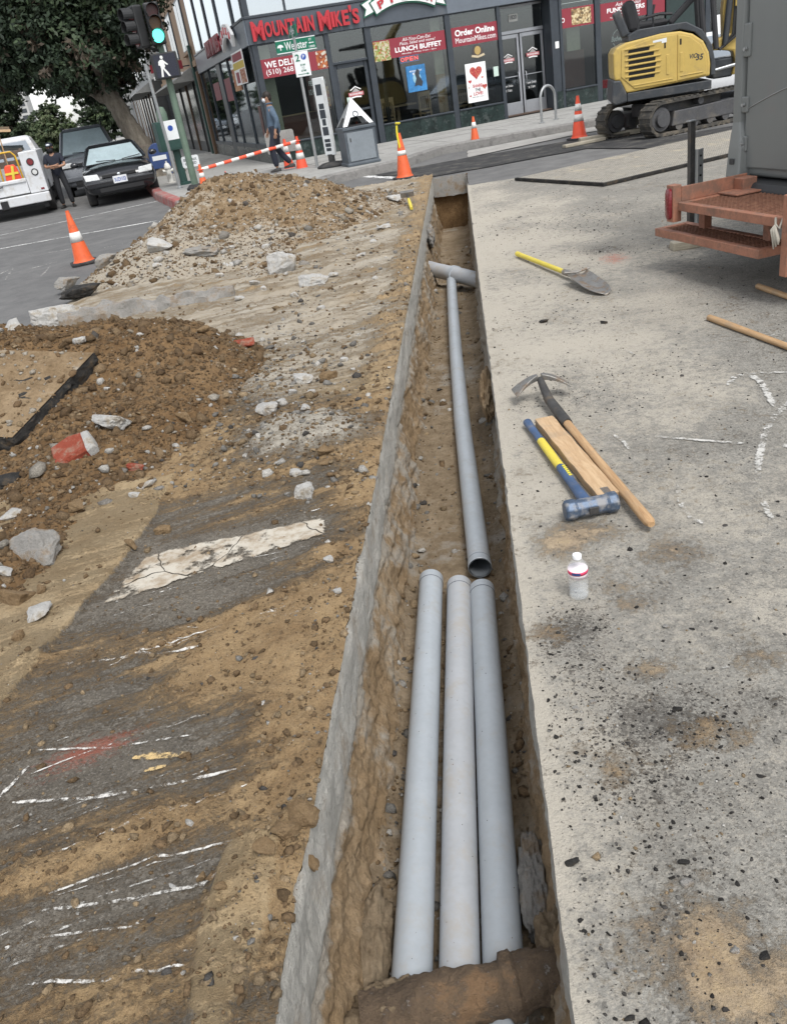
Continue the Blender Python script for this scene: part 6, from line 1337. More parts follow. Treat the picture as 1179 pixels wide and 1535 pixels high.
o = txt(ex, 'ViO', 1.0, 1.13, 1.10, 1.17, yN-.015, 'frame_metal', depth=.001, bold=.03, shear=.2); o = txt(ex, '35', 1.10, 1.22, 1.06, 1.15, yN-.016, 'exc_dark', depth=.001, bold=.03, shear=.2)
# deck, seat, levers, canopy
MB().prism([(X0+.25, 1.50), (X0+.25, 1.60), (.2, 1.66), (.95, 1.65), (1.20, 1.50), (1.36, 1.25), (1.42, .98), (1.42, .80), (1.345, .80), (1.345, 1.0), (1.25, 1.3), (1.08, 1.48), (.85, 1.555)], yN+.02, yF-.02, 'XZ').build('deck_rim', 'exc_dark', ex, bevel=.015)
MB().prism([(.08, 1.64), (-.02, 2.05), (.06, 2.12), (.18, 2.10), (.26, 1.78), (.70, 1.76), (.74, 1.66)], .35, .85, 'XZ').build('operator_seat', 'seat_black', ex, bevel=.05); MB().tube([(.45, .12, 1.62), (.45, .12, 1.86), (.47, .12, 1.98)], [.015, .014, .022], 8).build('lever', 'seat_black', ex, smooth=40); MB().tube([(.2, .06, 1.64), (.22, .06, 1.80), (.55, .06, 1.83), (.75, .06, 1.80)], .022, 8).build('arm_rail', 'seat_black', ex, smooth=40); MB().box((.92, .3, 1.83), (.10, .18, .5), Matrix.Rotation(R(50), 3, 'Y')).build('arm_pad', 'seat_black', ex, bevel=.03)
MB().box((-.06, .25, 1.78), (.14, .18, .42), Matrix.Rotation(R(-22), 3, 'Y')).build('muffler_guard', 'exc_dark', ex, bevel=.03)
for x in (1.20, 1.38): MB().tube([(x+.06, .02, 1.18), (x+.0, .02, 1.8), (x-.07, .02, 2.7)], .045, 8).build('canopy_post', 'seat_black', ex, smooth=40)
for x in (1.3,): MB().tube([(x+.06, yF-.1, 1.18), (x-.07, yF-.1, 2.7)], .045, 8).build('canopy_post', 'seat_black', ex, smooth=40)
MB().b2((-.2, -.05, 2.70), (1.5, yF, 2.78)).build('canopy_roof', 'exc_dark', ex, bevel=.03)
# swing bracket, boom, cylinders, hoses
MB().b2((1.42, .25, .72), (1.75, .95, 1.02)).build('swing_mount', 'exc_dark', ex, bevel=.03); MB().prism([(1.40, 1.16), (1.48, 1.32), (1.76, 1.40), (1.94, 1.28), (1.98, .98), (1.88, .76), (1.72, .74), (1.78, .92), (1.74, 1.10), (1.58, 1.14)], .18, .52, 'XZ').build('swing_bracket', 'exc_yellow', ex, bevel=.03)
MB().loft([[(x-w, .22, z), (x+w, .22, z+.02), (x+w, .48, z+.02), (x-w, .48, z)] for x, z, w in ((1.68, 1.30, .10), (1.70, 1.7, .14), (1.76, 2.3, .15), (2.0, 2.9, .14), (2.5, 3.3, .12), (3.2, 3.3, .10))]).build('boom', 'exc_yellow', ex, bevel=.015)
MB().tube([(1.60, .16, 1.22), (1.66, .16, 1.9), (1.74, .16, 2.5)], .05, 12).build('boom_cylinder', 'exc_dark', ex, smooth=40); MB().tube([(1.45, .12, .86), (1.95, .12, .92)], .03, 10).build('swing_rod', mat('chrome', (.6, .62, .63), .2, .9), ex, smooth=40)
for k, y in enumerate((.16, .19, .13)): MB().tube([(1.45, .3, 1.22+.03*k), (1.52, y, 1.16), (1.72+.04*k, y, 1.35), (1.74+.05*k, y, 1.7), (1.74+.07*k, y, 2.3), (1.84+.07*k, y, 2.8)], .022, 8).build('hose', 'rubber', ex, smooth=40)
for k in range(2): MB().tube([(1.76+.08*k, .13, 1.75), (1.76+.09*k, .13, 2.05)], .026, 8).build('hose_fitting', 'exc_yellow', ex, smooth=40)
_c = Vector((.85, GA/2, 0)); _da = R(-6)-EA; _M = Matrix.Translation(_c+Vector((.0, 0, 0))) @ Matrix.Rotation(_da, 4, 'Z') @ Matrix.Translation(-_c)
for o in list(ex.children):                      # the upper works are slewed against the tracks
    if o not in ex_before: o.matrix_basis = _M @ o.matrix_basis
MB().prism([(TL+.40, .08), (TL+.46, .30), (TL+.42, .45), (TL+.36, .42), (TL+.34, .1)], -.15, GA+.15, 'XZ').build('dozer_blade', 'exc_dark', ex, bevel=.015); MB().b2((TL-.3, .2, .2), (TL+.36, .32, .32)).build('blade_arm', 'exc_dark', ex); MB().b2((TL-.3, GA-.32, .2), (TL+.36, GA-.2, .32)).build('blade_arm', 'exc_dark', ex)
# ================================================================== GREY VAN WITH ORANGE STEP
mat('van_grey', (.175, .185, .18), .42, .05, .03, 1.2, dirt=(.22, .215, .2), dirtamt=.16, dscale=2, coat=.15); mat('van_dark', (.035, .036, .037), .6); mat('step_orange', (.32, .145, .092), .62, .1, .2, 6, dirt=(.19, .12, .09), dirtamt=.5, dscale=9); mat('step_rust', (.20, .095, .06), .75, .2, .3, 20, dirt=(.30, .17, .11), dirtamt=.4, dscale=22); mat('tail_red', (.16, .015, .02), .25, 0, .1, coat=.3)
VA = R(18.5); VC = g(1096, 262, .56)
van = thing('utility_van', 'grey utility van seen from behind, with an orange steel step bumper', 'van', (VC[0], VC[1], 0), VA)
vx, vy = np.array([math.cos(VA), math.sin(VA)]), np.array([-math.sin(VA), math.cos(VA)])
def vl(p, z): q = np.array(g(*p, z))-VC; return float(q[:2]@vx), float(q[:2]@vy)
VZ = .56
prf = lambda x, ins=0: [(x, -1.95, VZ), (x, -.06, VZ), (x, -.015, VZ+.05), (x, 0, VZ+.12), (x, -.02+ins, 2.0), (x, -.14, 2.62), (x, -.3, 2.7), (x, -1.7, 2.7), (x, -1.88, 2.6), (x, -1.98, 2.0), (x, -1.99, VZ+.12)]
MB().loft([prf(0), prf(.03), prf(5.2)]).build('body_shell', 'van_grey', van, bevel=.035, seg=3)
rd = MB().b2((-.022, -1.02, VZ+.06), (.02, -.16, 2.45)).build('rear_door', 'van_grey', van, bevel=.012); MB().b2((-.022, -1.90, VZ+.06), (.02, -1.03, 2.45)).build('rear_door', 'van_grey', van, bevel=.012)
MB().loft([[(-.045, -.13, z), (-.045, -.055, z), (.02, -.02, z), (.02, -.15, z)] if z > VZ+.35 else [(-.05-.035*(1-(z-VZ)/.35), -.16-.035*(1-(z-VZ)/.35), z), (-.05-.035*(1-(z-VZ)/.35), -.045, z), (.02, .01, z), (.02, -.2, z)] for z in (VZ+.0, VZ+.05, VZ+.2, VZ+.36, 1.2, 1.8, 2.45)]).build('corner_pillar', 'van_grey', van, bevel=.012)
for z in (VZ+.17, VZ+.42, 1.32, 2.1): h_ = MB().b2((-.036, -.20, z), (-.015, -.13, z+.20 if z > 1 else z+.10)).build('hinge', 'van_grey', rd, bevel=.008); MB().lathe([(.012, -.02), (.012, .0), (0, .0)], 8, (-.038, -.17, z+.05), 'X').build('hinge_bolt', 'galv', h_)
MB().b2((-.085, -.135, VZ+.09), (-.075, -.085, VZ+.13)).build('pillar_slot', 'van_dark', van, bevel=.012)
MB().tube([(-.025, -.18-.9*s_, 1.0+.16*math.sin(s_*1.9)) for s_ in np.linspace(0, 1, 14)], .0035, 5).build('scratch_line', 'galv', rd)
MB().loft([[(-.10, y, .40), (-.12, y, .50), (-.09, y, .545), (.1, y, .55), (.1, y, .38)] for y in (-.10, -.30, -.305, -1.9)]).build('bumper_core', 'van_dark', van, bevel=.01)
MB().b2((.1, -1.9, .30), (4.9, -.1, .54)).build('underbody', 'van_dark', van)
for x in (1.1, 4.3):
    for y in (-.22, -1.75):
        w_ = MB().lathe([(.20, -.11), (.33, -.11), (.345, -.08), (.345, .08), (.33, .11), (.2, .11)], 28, (x, y, .345), 'Y').build('wheel', 'rubber', van, smooth=40); MB().lathe([(.2, -.1), (.19, .0), (.2, .1)], 20, (x, y, .345), 'Y').build('rim', 'galv', w_, smooth=40)
# orange deck and lower step (sizes read from the photograph)
DZ, SZ = .50, .30
fl, fr, bl_ = vl((1014, 303), DZ), vl((1171, 332), DZ), vl((1073, 277), DZ)
xa = fl[0]; xb = -.06; ya, yb_ = fl[1], fr[1]
def frame_deck(x0, x1, y0, y1, z, name, tb=.05, h=.055):
    d = MB().b2((x0, y1, z-h), (x0+tb, y0, z)).build(name, 'step_orange', van, bevel=.004)
    for lo, hi in (((x1-tb, y1, z-h), (x1, y0, z)), ((x0+tb, y0-tb, z-h), (x1-tb, y0, z)), ((x0+tb, y1, z-h), (x1-tb, y1+tb, z))): MB().b2(lo, hi).build('frame_bar', 'step_orange', d, bevel=.004)
    b = MB(); n1 = int((x1-x0-2*tb)/.028)
    for i in range(1, n1): x = x0+tb+(x1-x0-2*tb)*i/n1; b.b2((x-.004, y1+tb, z-.022), (x+.004, y0-tb, z-.006))
    n2 = int((y0-y1-2*tb)/.04)
    for i in range(1, n2): y = y1+tb+(y0-y1-2*tb)*i/n2; b.b2((x0+tb, y-.004, z-.018), (x1-tb, y+.004, z-.002))
    o = b.build('grating', 'step_rust', d, fix=False); o['kind'] = 'stuff'
    MB().b2((x0+tb, y1+tb, z-.034), (x1-tb, y0-tb, z-.028)).build('tread_backing', 'step_rust', d)
    return d
dk = frame_deck(xa, xb, ya, yb_-.30, DZ, 'upper_deck')
sl_, sr_, sb_ = vl((981, 342), SZ), vl((1132, 376), SZ), vl((1018, 331), SZ)
stp = frame_deck(sl_[0], sl_[0]+.27, sl_[1], sr_[1], SZ, 'lower_step')
for yy in (sl_[1]-.28, sr_[1]+.20):
    hg = MB().b2((sl_[0]+.20, yy-.035, SZ-.02), (sl_[0]+.26, yy+.035, DZ-.05)).build('step_hanger', 'step_orange', van, bevel=.004)
    for q in (-.05, .05): MB().lathe([(.013, -.012), (.013, .012), (0, .012)], 8, (sl_[0]+.19, yy+q, DZ-.075), 'X').build('bolt', 'galv', hg)
MB().b2((xa+.03, ya-.012, DZ+.0), (xb, ya+.0, DZ+.10)).build('side_plate', 'step_orange', van, bevel=.004)
MB().b2((xb-.11, ya-.12, DZ+.0), (xb-.0, ya-.014, DZ+.085)).build('mount_block', 'step_orange', van, bevel=.004); MB().b2((xb-.24, ya-.24, DZ+.002), (xb-.02, ya-.02, DZ+.014)).build('mount_plate', 'step_orange', van, bevel=.003)
lb = MB().b2((xa-.035, ya-.01, DZ-.13), (xa+.03, ya+.075, DZ+.115)).build('lamp_bracket', 'step_orange', van, bevel=.004)
ov = lambda x, k: [(x, ya+.033+.030*k*math.cos(a), DZ-.008+(.078*k*(1 if math.sin(a) > 0 else -1) if abs(math.sin(a)) > .1 else 0)+.026*k*math.sin(a)) for a in np.linspace(0, 2*PI, 22)[:-1]]
MB().loft([ov(xa-.034, 1), ov(xa-.05, 1), ov(xa-.058, .8)]).build('tail_lamp', 'tail_red', lb, smooth=50)
MB().loft([[(xa-.01+dx, yb_+.0+dy*.6, z) for dx, dy in ((-.02, -.05), (.05, -.05), (.05, .05), (-.02, .05))] for z in (DZ-.32, DZ-.02, DZ+.14)]).build('side_bracket', 'step_orange', van, bevel=.006)
kn = Vector((xa-.015, yb_+.06, DZ-.005)); rp = MB().tube([kn+Vector((-.01, .03, .012)), kn+Vector((-.025, .01, -.02)), kn+Vector((-.02, -.02, -.04)), kn+Vector((.0, -.02, .012))], .007, 8).build('rope_tie', mat('rope', (.42, .39, .33), .9, 0, .2, 20), van, smooth=True)
for k in range(3): MB().tube([kn+Vector((-.025, .01, -.02)), kn+Vector((-.03-.005*k, .0+.01*k, -.05)), kn+Vector((-.025, -.02+.02*k, -.10)), kn+Vector((-.03, -.03+.02*k, -.13-.015*k))], [.006, .011, .012, .004], 7).build('rope_end', 'rope', van, smooth=True)
# posts behind the step
P = g(1034, 366); t = thing('black_stake', 'black square steel stake standing behind the orange step', 'post', (P[0], P[1], 0), .3); zt = vz(P, 181); MB().b2((-.022, -.022, 0), (.022, .022, zt)).build('shaft', 'steel_dark', t, bevel=.004); MB().b2((-.03, -.03, zt), (.03, .03, zt+.008)).build('top_cap', 'galv', t)
P = g(1046, 352); zt = vz(P, 223); t = thing('perforated_post', 'short galvanised sign post with punched holes next to the black stake', 'post', (P[0], P[1], 0), .25)
MB().loft([[(x, y, z) for x, y in ((-.045, .02), (-.028, .02), (-.022, -.02), (.022, -.02), (.028, .02), (.045, .02), (.045, .026), (.024, .026), (.018, -.014), (-.018, -.014), (-.024, .026), (-.045, .026))] for z in (0, zt)]).build('channel', 'galv', t)
for k in range(int(zt/.075)): MB().lathe([(.009, -.002), (.009, 0)], 10, (0, -.0205, zt-.05-k*.075), 'Y').build('hole', 'black_gap', t)
P = g(1030, 372); t = thing('foot_block', 'dark weathered wooden block wedged at the foot of the black stake', 'block', (P[0], P[1], .0), .1); MB().b2((-.13, -.05, 0), (.13, .05, .07)).build('block_body', 'old_timber', t, bevel=.01)
chunk(1006, 367, 14, 10, 'rubble_grey', 'small grey stone beside the wooden block under the orange step', 'grey_stone', None, 'stone')
# ================================================================== CARS
mat('car_black', (.012, .013, .016), .25, .1, .1, 3, coat=.6, dirt=(.05, .05, .05), dirtamt=.15); mat('suv_grey', (.13, .14, .155), .3, .1, .1, 3, coat=.4); mat('car_white', (.62, .63, .64), .35, 0, .05, 3, coat=.3); mat('trim_black', (.015, .015, .016), .6); mat('lamp_clear', (.60, .61, .60), .15, .2, .15, 30, coat=.5); mat('plate_white', (.62, .63, .64), .5); mat('sky_reflection_pale', (.50, .55, .57), .5, 0, .12, 2.5)
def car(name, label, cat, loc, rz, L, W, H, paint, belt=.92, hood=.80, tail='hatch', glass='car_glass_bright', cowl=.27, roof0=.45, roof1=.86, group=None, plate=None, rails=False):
    """front towards -y, nose at y=0"""
    t = thing(name, label, cat, loc, rz, group); hw = W/2
    def sec(y, w, zb, zs, zt): 
        R_ = [(w*.80, zb), (w*.97, zb+.10), (w, zb+.26), (w*.995, zs-.12), (w*.93, zs-.015), (w*.5, zt), (0, zt+.008)]
        return [(x, y, z) for x, z in R_]+[(-x, y, z) for x, z in R_[::-1][1:]]
    y = lambda f: f*L
    hb = hood
    S = [sec(.0, hw*.80, .30, .52, .56), sec(.035, hw*.90, .24, .60, .645), sec(.12, hw*.96, .22, hb-.10, hb-.06), sec(.35, hw*.99, .22, hb-.02, hb+.03), sec(y(cowl), hw, .22, belt-.02, belt+.03), sec(y(.5), hw, .22, belt, belt+.02), sec(y(.8), hw, .22, belt+.02, belt+.04), sec(y(.95), hw*.97, .24, belt, belt+.02), sec(y(1), hw*.88, .34, belt-.1, belt-.06)]
    MB().loft(S).build('body', paint, t, smooth=True, sub=1)
    gw = hw*.93; rw = hw*.70
    def gs(yy, w, z): return [(-w, yy, z), (-w*.5, yy-.05*(1 if yy < y(.5) else -1), z+.012), (w*.5, yy-.05*(1 if yy < y(.5) else -1), z+.012), (w, yy, z)]
    base_f, top_f, top_r, base_r = y(cowl)+.02, y(roof0), y(roof1), y(.97)
    # roof and pillars as a shell, glass panels set in
    G = MB(); ring0 = [(-gw, base_f, belt), (gw, base_f, belt), (gw, base_r, belt), (-gw, base_r, belt)]; ring1 = [(-rw, top_f, H-.05), (rw, top_f, H-.05), (rw, top_r, H-.04), (-rw, top_r, H-.04)]; ring2 = [(-rw*.85, top_f+.12, H), (rw*.85, top_f+.12, H), (rw*.85, top_r-.1, H), (-rw*.85, top_r-.1, H)]
    G.loft([ring0, ring1, ring2]).build('cabin_shell', paint, t, smooth=25, bevel=.07, seg=3)
    def inset(a, b, c, d, k, off, nm, m):
        A, B, C_, D = [Vector(v) for v in (a, b, c, d)]; cen = (A+B+C_+D)/4; n_ = (B-A).cross(D-A).normalized()
        if n_.dot(cen-Vector((0, (base_f+base_r)/2, belt))) < 0: n_ = -n_
        P_ = [cen+(v-cen)*k+n_*off for v in (A, B, C_, D)]; MB().quad(*P_).build(nm, m, t)
    inset(ring0[0], ring0[1], ring1[1], ring1[0], .93, .012, 'windscreen', glass); inset(ring0[3], ring0[2], ring1[2], ring1[3], .88, .012, 'rear_window', 'car_glass')
    if glass == 'car_glass_bright': inset(ring0[0], ring0[1], ring1[1], ring1[0], .86, .006, 'sky_reflection', 'sky_reflection_pale')  # added pale sheet: sky reflection put into its colour behind the windscreen
    for s_ in (0, 1): a, b = (ring0[1], ring0[2]) if s_ else (ring0[0], ring0[3]); c, d = (ring1[2], ring1[1]) if s_ else (ring1[3], ring1[0]); inset(a, b, c, d, .9, .012, 'side_window', 'car_glass')
    for x in (-1, 1):
        MB().loft([[(x*(hw*.52), -.005+.02, hb-.22), (x*hw*.90, .06, hb-.215), (x*hw*.93, .10, hb-.08), (x*hw*.56, .035, hb-.095)], [(x*(hw*.52), .1, hb-.22), (x*hw*.90, .2, hb-.215), (x*hw*.93, .22, hb-.08), (x*hw*.56, .13, hb-.095)]]).build('headlight', 'lamp_clear', t, bevel=.01)
        MB().ball((x*(hw+.10), y(cowl)+.32, belt+.07), (.10, .06, .065), 10, 6).build('wing_mirror', paint, t, smooth=True)
        for f in (.19, .80):
            w_ = MB().lathe([(.19, -.1), (.29, -.10), (.31, -.07), (.31, .07), (.29, .10), (.19, .1)], 24, (x*(hw-.10), y(f), .31), 'X').build('wheel', 'rubber', t, smooth=40); MB().lathe([(.19, -.06), (.10, -.075), (0, -.075)] if x < 0 else [(.19, .06), (.10, .075), (0, .075)], 18, (x*(hw-.10), y(f), .31), 'X').build('hub_cap', 'galv', w_)
        MB().tube([(x*.08+.1, base_f+.0, belt+.045), (x*.08+.1+x*.45, base_f+.06, belt+.08)], .012, 6).build('wiper', 'trim_black', t)
        MB().loft([[(x*hw*.60, y(1)+.004, belt-.22), (x*hw*.86, y(1)-.01, belt-.22), (x*hw*.86, y(1)-.01, belt-.06), (x*hw*.60, y(1)+.004, belt-.06)], [(x*hw*.60, y(.97), belt-.22), (x*hw*.86, y(.97), belt-.22), (x*hw*.86, y(.97), belt-.06), (x*hw*.60, y(.97), belt-.06)]]).build('tail_light', 'tail_red', t)
    MB().b2((-hw*.46, -.012, hb-.20), (hw*.46, .05, hb-.13)).build('grille', 'trim_black', t, bevel=.01); MB().b2((-hw*.6, -.008, .30), (hw*.6, .06, .40)).build('lower_intake', 'trim_black', t, bevel=.01); MB().b2((-hw*.92, -.03, .405), (hw*.92, .08, .545)).build('bumper', paint, t, bevel=.03, seg=3)
    pl = MB().b2((-.16, -.042, .455), (.16, -.032, .61)).build('number_plate', 'plate_white', t, bevel=.004)
    if plate: txt(pl, plate, -.13, .13, .49, .57, -.043, 'sign_blue', depth=.001, bold=.02)
    MB().ball((0, -.018, hb-.155), (.04, .012, .03), 8, 6).build('badge', 'chrome', t)
    MB().b2((-.3, base_f+.30, belt-.1), (.3, y(.55), belt-.05)).build('dash', 'trim_black', t)
    if rails:
        for x in (-1, 1): MB().tube([(x*rw*.95, top_f+.1, H), (x*rw*.95, top_f+.2, H+.05), (x*rw*.95, top_r-.2, H+.05), (x*rw*.95, top_r-.1, H)], .018, 6).build('roof_rail', 'trim_black', t)
    return t
P = g(185, 304)
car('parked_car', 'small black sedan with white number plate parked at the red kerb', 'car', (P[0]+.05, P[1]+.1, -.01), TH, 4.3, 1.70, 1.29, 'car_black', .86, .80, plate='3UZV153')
P = np.array(g(185, 304))+E2*5.4-E1*.55
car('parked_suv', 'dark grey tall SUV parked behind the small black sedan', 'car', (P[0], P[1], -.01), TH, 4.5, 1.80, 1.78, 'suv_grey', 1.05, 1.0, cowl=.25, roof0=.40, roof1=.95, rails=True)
P = g(927, 153, .42)
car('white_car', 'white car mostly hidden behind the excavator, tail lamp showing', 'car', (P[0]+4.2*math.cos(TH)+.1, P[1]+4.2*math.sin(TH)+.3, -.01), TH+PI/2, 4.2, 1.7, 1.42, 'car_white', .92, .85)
for k, (dx, dt, pm) in enumerate(((-.4, 22, 'suv_grey'), (-4.6, 34, 'car_white'))):
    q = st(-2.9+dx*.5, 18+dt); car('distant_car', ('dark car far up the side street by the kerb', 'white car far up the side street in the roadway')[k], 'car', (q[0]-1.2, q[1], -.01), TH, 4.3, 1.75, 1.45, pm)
# ---- white utility pickup, tail towards us
mat('truck_white', (.55, .56, .57), .4, 0, .05, 3, dirt=(.36, .33, .28), dirtamt=.4, dscale=4); mat('stake_wood', (.13, .10, .08), .85, 0, .3, 6)
P = g(84, 317); W = 2.0
pk = thing('utility_pickup', 'white utility pickup with tailgate down the street, tools and wooden rack in the bed', 'pickup', (P[0]-W*math.cos(TH), P[1]-W*math.sin(TH), 0), TH)
for x0, x1 in ((0, .42), (1.58, W)): 
    bx = MB().b2((x0, 0, .50), (x1, 2.4, 1.42)).build('side_box', 'truck_white', pk, bevel=.02); cx_ = (x0+x1)/2
    MB().lathe([(.085, -.012), (.085, .0), (.0, -.014)], 18, (cx_, 0, 1.18), 'Y').build('lamp_ring', 'trim_black', bx); MB().lathe([(.065, -.022), (.065, .0)], 18, (cx_, 0, 1.18), 'Y').build('tail_lamp', 'tail_red', bx); MB().lathe([(.08, -.012), (.08, .0)], 18, (cx_+.03, 0, .95), 'Y').build('lamp_ring', 'trim_black', bx); MB().lathe([(.055, -.022), (.055, .0)], 18, (cx_+.03, 0, .95), 'Y').build('reverse_lamp', 'lamp_clear', bx); MB().b2((x1-.16 if x0 else x0+.08, -.01, .55), (x1-.08 if x0 else x0+.16, .0, .59)).build('marker_lamp', 'tail_red', bx)
tg = MB().b2((.43, .02, .52), (1.57, .07, .86)).build('tailgate', 'truck_white', pk, bevel=.015); MB().b2((.45, -.01, .78), (1.55, .02, .84)).build('tailgate_rail', 'truck_white', tg, bevel=.008); MB().tube([(.75, .0, .76), (.75, -.02, .74), (1.0, -.02, .74), (1.0, .0, .76)], .012, 6).build('handle', 'trim_black', tg)
MB().b2((0, -.12, .28), (W, .02, .49)).build('rear_bumper', 'truck_white', pk, bevel=.02); MB().b2((.85, -.15, .26), (1.02, -.12, .44)).build('hitch_plate', 'trim_black', pk); MB().b2((.42, .07, .5), (1.58, 2.4, .56)).build('bed_floor', 'steel_frame', pk)
MB().b2((.1, .0, .15), (.2, 5.0, .3)).build('chassis_rail', 'trim_black', pk); MB().b2((1.8, .0, .15), (1.9, 5.0, .3)).build('chassis_rail', 'trim_black', pk); MB().tube([(.4, .3, .22), (1.6, .35, .26)], .03, 8).build('axle', 'steel_frame', pk)
cabm = MB().loft([[(x*.98+1.0, y, z) for x in (-1, 1) for z in ()] or [(.06, 2.5, .5), (1.94, 2.5, .5), (1.94, 4.2, .5), (.06, 4.2, .5)], [(.06, 2.5, 1.15), (1.94, 2.5, 1.15), (1.94, 4.3, 1.15), (.06, 4.3, 1.15)], [(.24, 2.62, 1.72), (1.76, 2.62, 1.72), (1.76, 3.6, 1.72), (.24, 3.6, 1.72)], [(.34, 2.75, 1.78), (1.66, 2.75, 1.78), (1.66, 3.5, 1.78), (.34, 3.5, 1.78)]]).build('cab', 'truck_white', pk, bevel=.03, seg=3)
MB().quad((.22, 2.50, 1.20), (1.78, 2.50, 1.20), (1.66, 2.595, 1.66), (.34, 2.595, 1.66)).build('rear_window', 'car_glass', cabm); MB().b2((.1, 4.3, .45), (1.9, 5.3, 1.1)).build('hood', 'truck_white', pk, bevel=.05)
for x in (.12, 1.88):
    for y in (.95, 4.6): w_ = MB().lathe([(.2, -.12), (.36, -.12), (.375, -.08), (.375, .08), (.36, .12), (.2, .12)], 24, (x, y, .375), 'X').build('wheel', 'rubber', pk, smooth=40); MB().lathe([(.2, -.1), (.2, .1)], 16, (x, y, .375), 'X').build('rim', 'galv', w_)
for z in (1.10, 1.32): MB().b2((.42, 1.9, z), (1.56, 1.95, z+.15)).build('rack_board', 'stake_wood', pk, bevel=.008)
for x in (.62, 1.05, 1.48): MB().b2((x, 1.85, .55), (x+.07, 1.9, 1.5)).build('rack_stake', 'stake_wood', pk, bevel=.005)
def pkthing(name, label, cat, x, y, z): q = np.array(pk.location)+np.append(E1[:2]*x+E2[:2]*y, 0); return thing(name, label, cat, (q[0], q[1], z), TH)
t = pkthing('orange_vest_cone', 'orange safety vest with yellow stripe hung in the truck bed', 'vest', 1.25, .7, .56); MB().loft([[(-.18*k, -.04, z), (.18*k, -.04, z), (.16*k, .05, z), (-.16*k, .05, z)] for k, z in ((1.0, 0), (1.05, .3), (.85, .55), (.6, .62))]).build('fabric', 'cone_new', t, bevel=.02); MB().box((0, -.055, .32), (.06, .01, .55), Matrix.Rotation(R(12), 3, 'Y')).build('stripe', mat('hi_yellow', (.7, .55, .06), .5), t); MB().b2((-.16, -.056, .40), (.15, -.046, .45)).build('stripe', 'hi_yellow', t)
t = pkthing('hand_truck', 'yellow tubular frame standing in the truck bed', 'frame', 1.18, 1.2, .56); MB().tube([(-.25, 0, 0), (-.22, 0, .80), (-.14, 0, .90), (.14, 0, .90), (.22, 0, .80), (.25, 0, 0)], .022, 8).build('tube_frame', mat('frame_yellow', (.6, .36, .03), .45), t, smooth=40)
t = pkthing('push_broom', 'push broom standing upright in the truck bed, bristles up', 'broom', 1.12, 1.5, .56); MB().tube([(0, 0, 0), (.05, .0, 1.35)], .015, 8).build('handle', 'handle_wood', t, smooth=40); MB().box((.05, 0, 1.40), (.62, .07, .06), Matrix.Rotation(R(8), 3, 'Y')).build('head', 'lumber', t, bevel=.01); MB().box((.045, 0, 1.46), (.60, .06, .07), Matrix.Rotation(R(8), 3, 'Y')).build('bristles', mat('bristle', (.16, .12, .08), .95, 0, .4, 40), t)
o = soil_lump('white_bag', (0, 0, 0), (.22, .2, .16), mat('bag_white', (.6, .6, .58), .6, 0, .3, 8), None, 4.0, 3); q = np.array(pk.location)+np.append(E1[:2]*.75+E2[:2]*.6, .70); o.location = q; tag(o, 'crumpled white bag lying in the truck bed', 'bag')
o = soil_lump('yellow_bag', (0, 0, 0), (.09, .08, .08), mat('bag_yellow', (.6, .52, .15), .6, 0, .2, 8), None, 9.0, 3); q = np.array(pk.location)+np.append(E1[:2]*.55+E2[:2]*.3, .88); o.location = q; tag(o, 'small yellow bundle at the tailgate of the pickup', 'bag')
# ================================================================== OTHER BUILDINGS ALONG THE SIDE STREET
mat('tan_stucco', (.34, .235, .155), .85, 0, .08, 1.2, .15, 40, .004); mat('grey_stucco', (.36, .365, .36), .85, 0, .08, 1.0); mat('pale_stone', (.46, .46, .44), .85, 0, .1, 1.0); mat('window_dark', (.04, .048, .055), .12, 0, .2, 2); mat('brown_frame', (.12, .075, .045), .6); mat('shop_dark', (.035, .036, .036), .5, 0, .3, 1.5)
def side_building(label, t0, t1, h, wall, groundm, sill, win_h, nwin, dep=14, proud=0.0, awning=None):
    b = sthing('street_building', label, 'building', 0, t0, 0, 'buildings along the side street'); w = t1-t0; x0 = -proud
    MB().b2((x0+.02, .01, .1), (dep, w-.01, sill)).build('ground_floor', groundm, b); MB().b2((x0, 0, sill), (dep, w, h)).build('upper_wall', wall, b)
    MB().b2((x0-.12, 0, h), (dep, w, h+.3)).build('cornice', wall, b, bevel=.05); MB().b2((x0-.10, 0, sill-.06), (x0, w, sill+.12)).build('string_course', wall, b)
    z = sill+.5
    while z+win_h < h:
        for i in range(nwin):
            y0 = w*(i+.28)/nwin; y1 = w*(i+.74)/nwin
            f = MB().b2((x0-.05, y0, z), (x0+.02, y1, z+win_h)).build('window', 'frame_metal', b, bevel=.01)
            k = max(1, round((y1-y0)/1.1))
            for j in range(k): MB().b2((x0-.055, y0+(y1-y0)*j/k+.07, z+.08), (x0-.045, y0+(y1-y0)*(j+1)/k-.05, z+win_h-.08)).build('pane', 'window_dark' if wall != 'tan_stucco' else 'upper_win', f)
            MB().b2((x0-.14, y0-.05, z-.1), (x0, y1+.05, z)).build('sill', wall, f)
        z += win_h+1.1
    n = max(2, int(w/2.6))
    for i in range(n):
        y0 = w*(i+.1)/n; y1 = w*(i+.9)/n; f = MB().b2((x0-.0, y0, .55), (x0+.04, y1, sill-.35)).build('shop_window', 'window_dark', b); MB().b2((x0-.05, y0-.2, .1), (x0+.03, y0-.02, sill-.1)).build('pilaster', groundm if i % 2 else 'brown_frame', b)
    if awning: MB().prism([(x0-1.0, awning), (x0, awning+.5), (x0, awning)], w*.1, w*.9, 'XZ').build('awning', mat('awning_grey', (.22, .22, .21), .8), b)
    return b
mat('upper_win', (.15, .17, .19), .15, 0, .3, 1.5)
side_building('tan stucco building with grey framed windows next to the slate corner building', 11.15, 29, 11.5, 'tan_stucco', 'shop_dark', 3.15, 1.7, 4, awning=2.7)
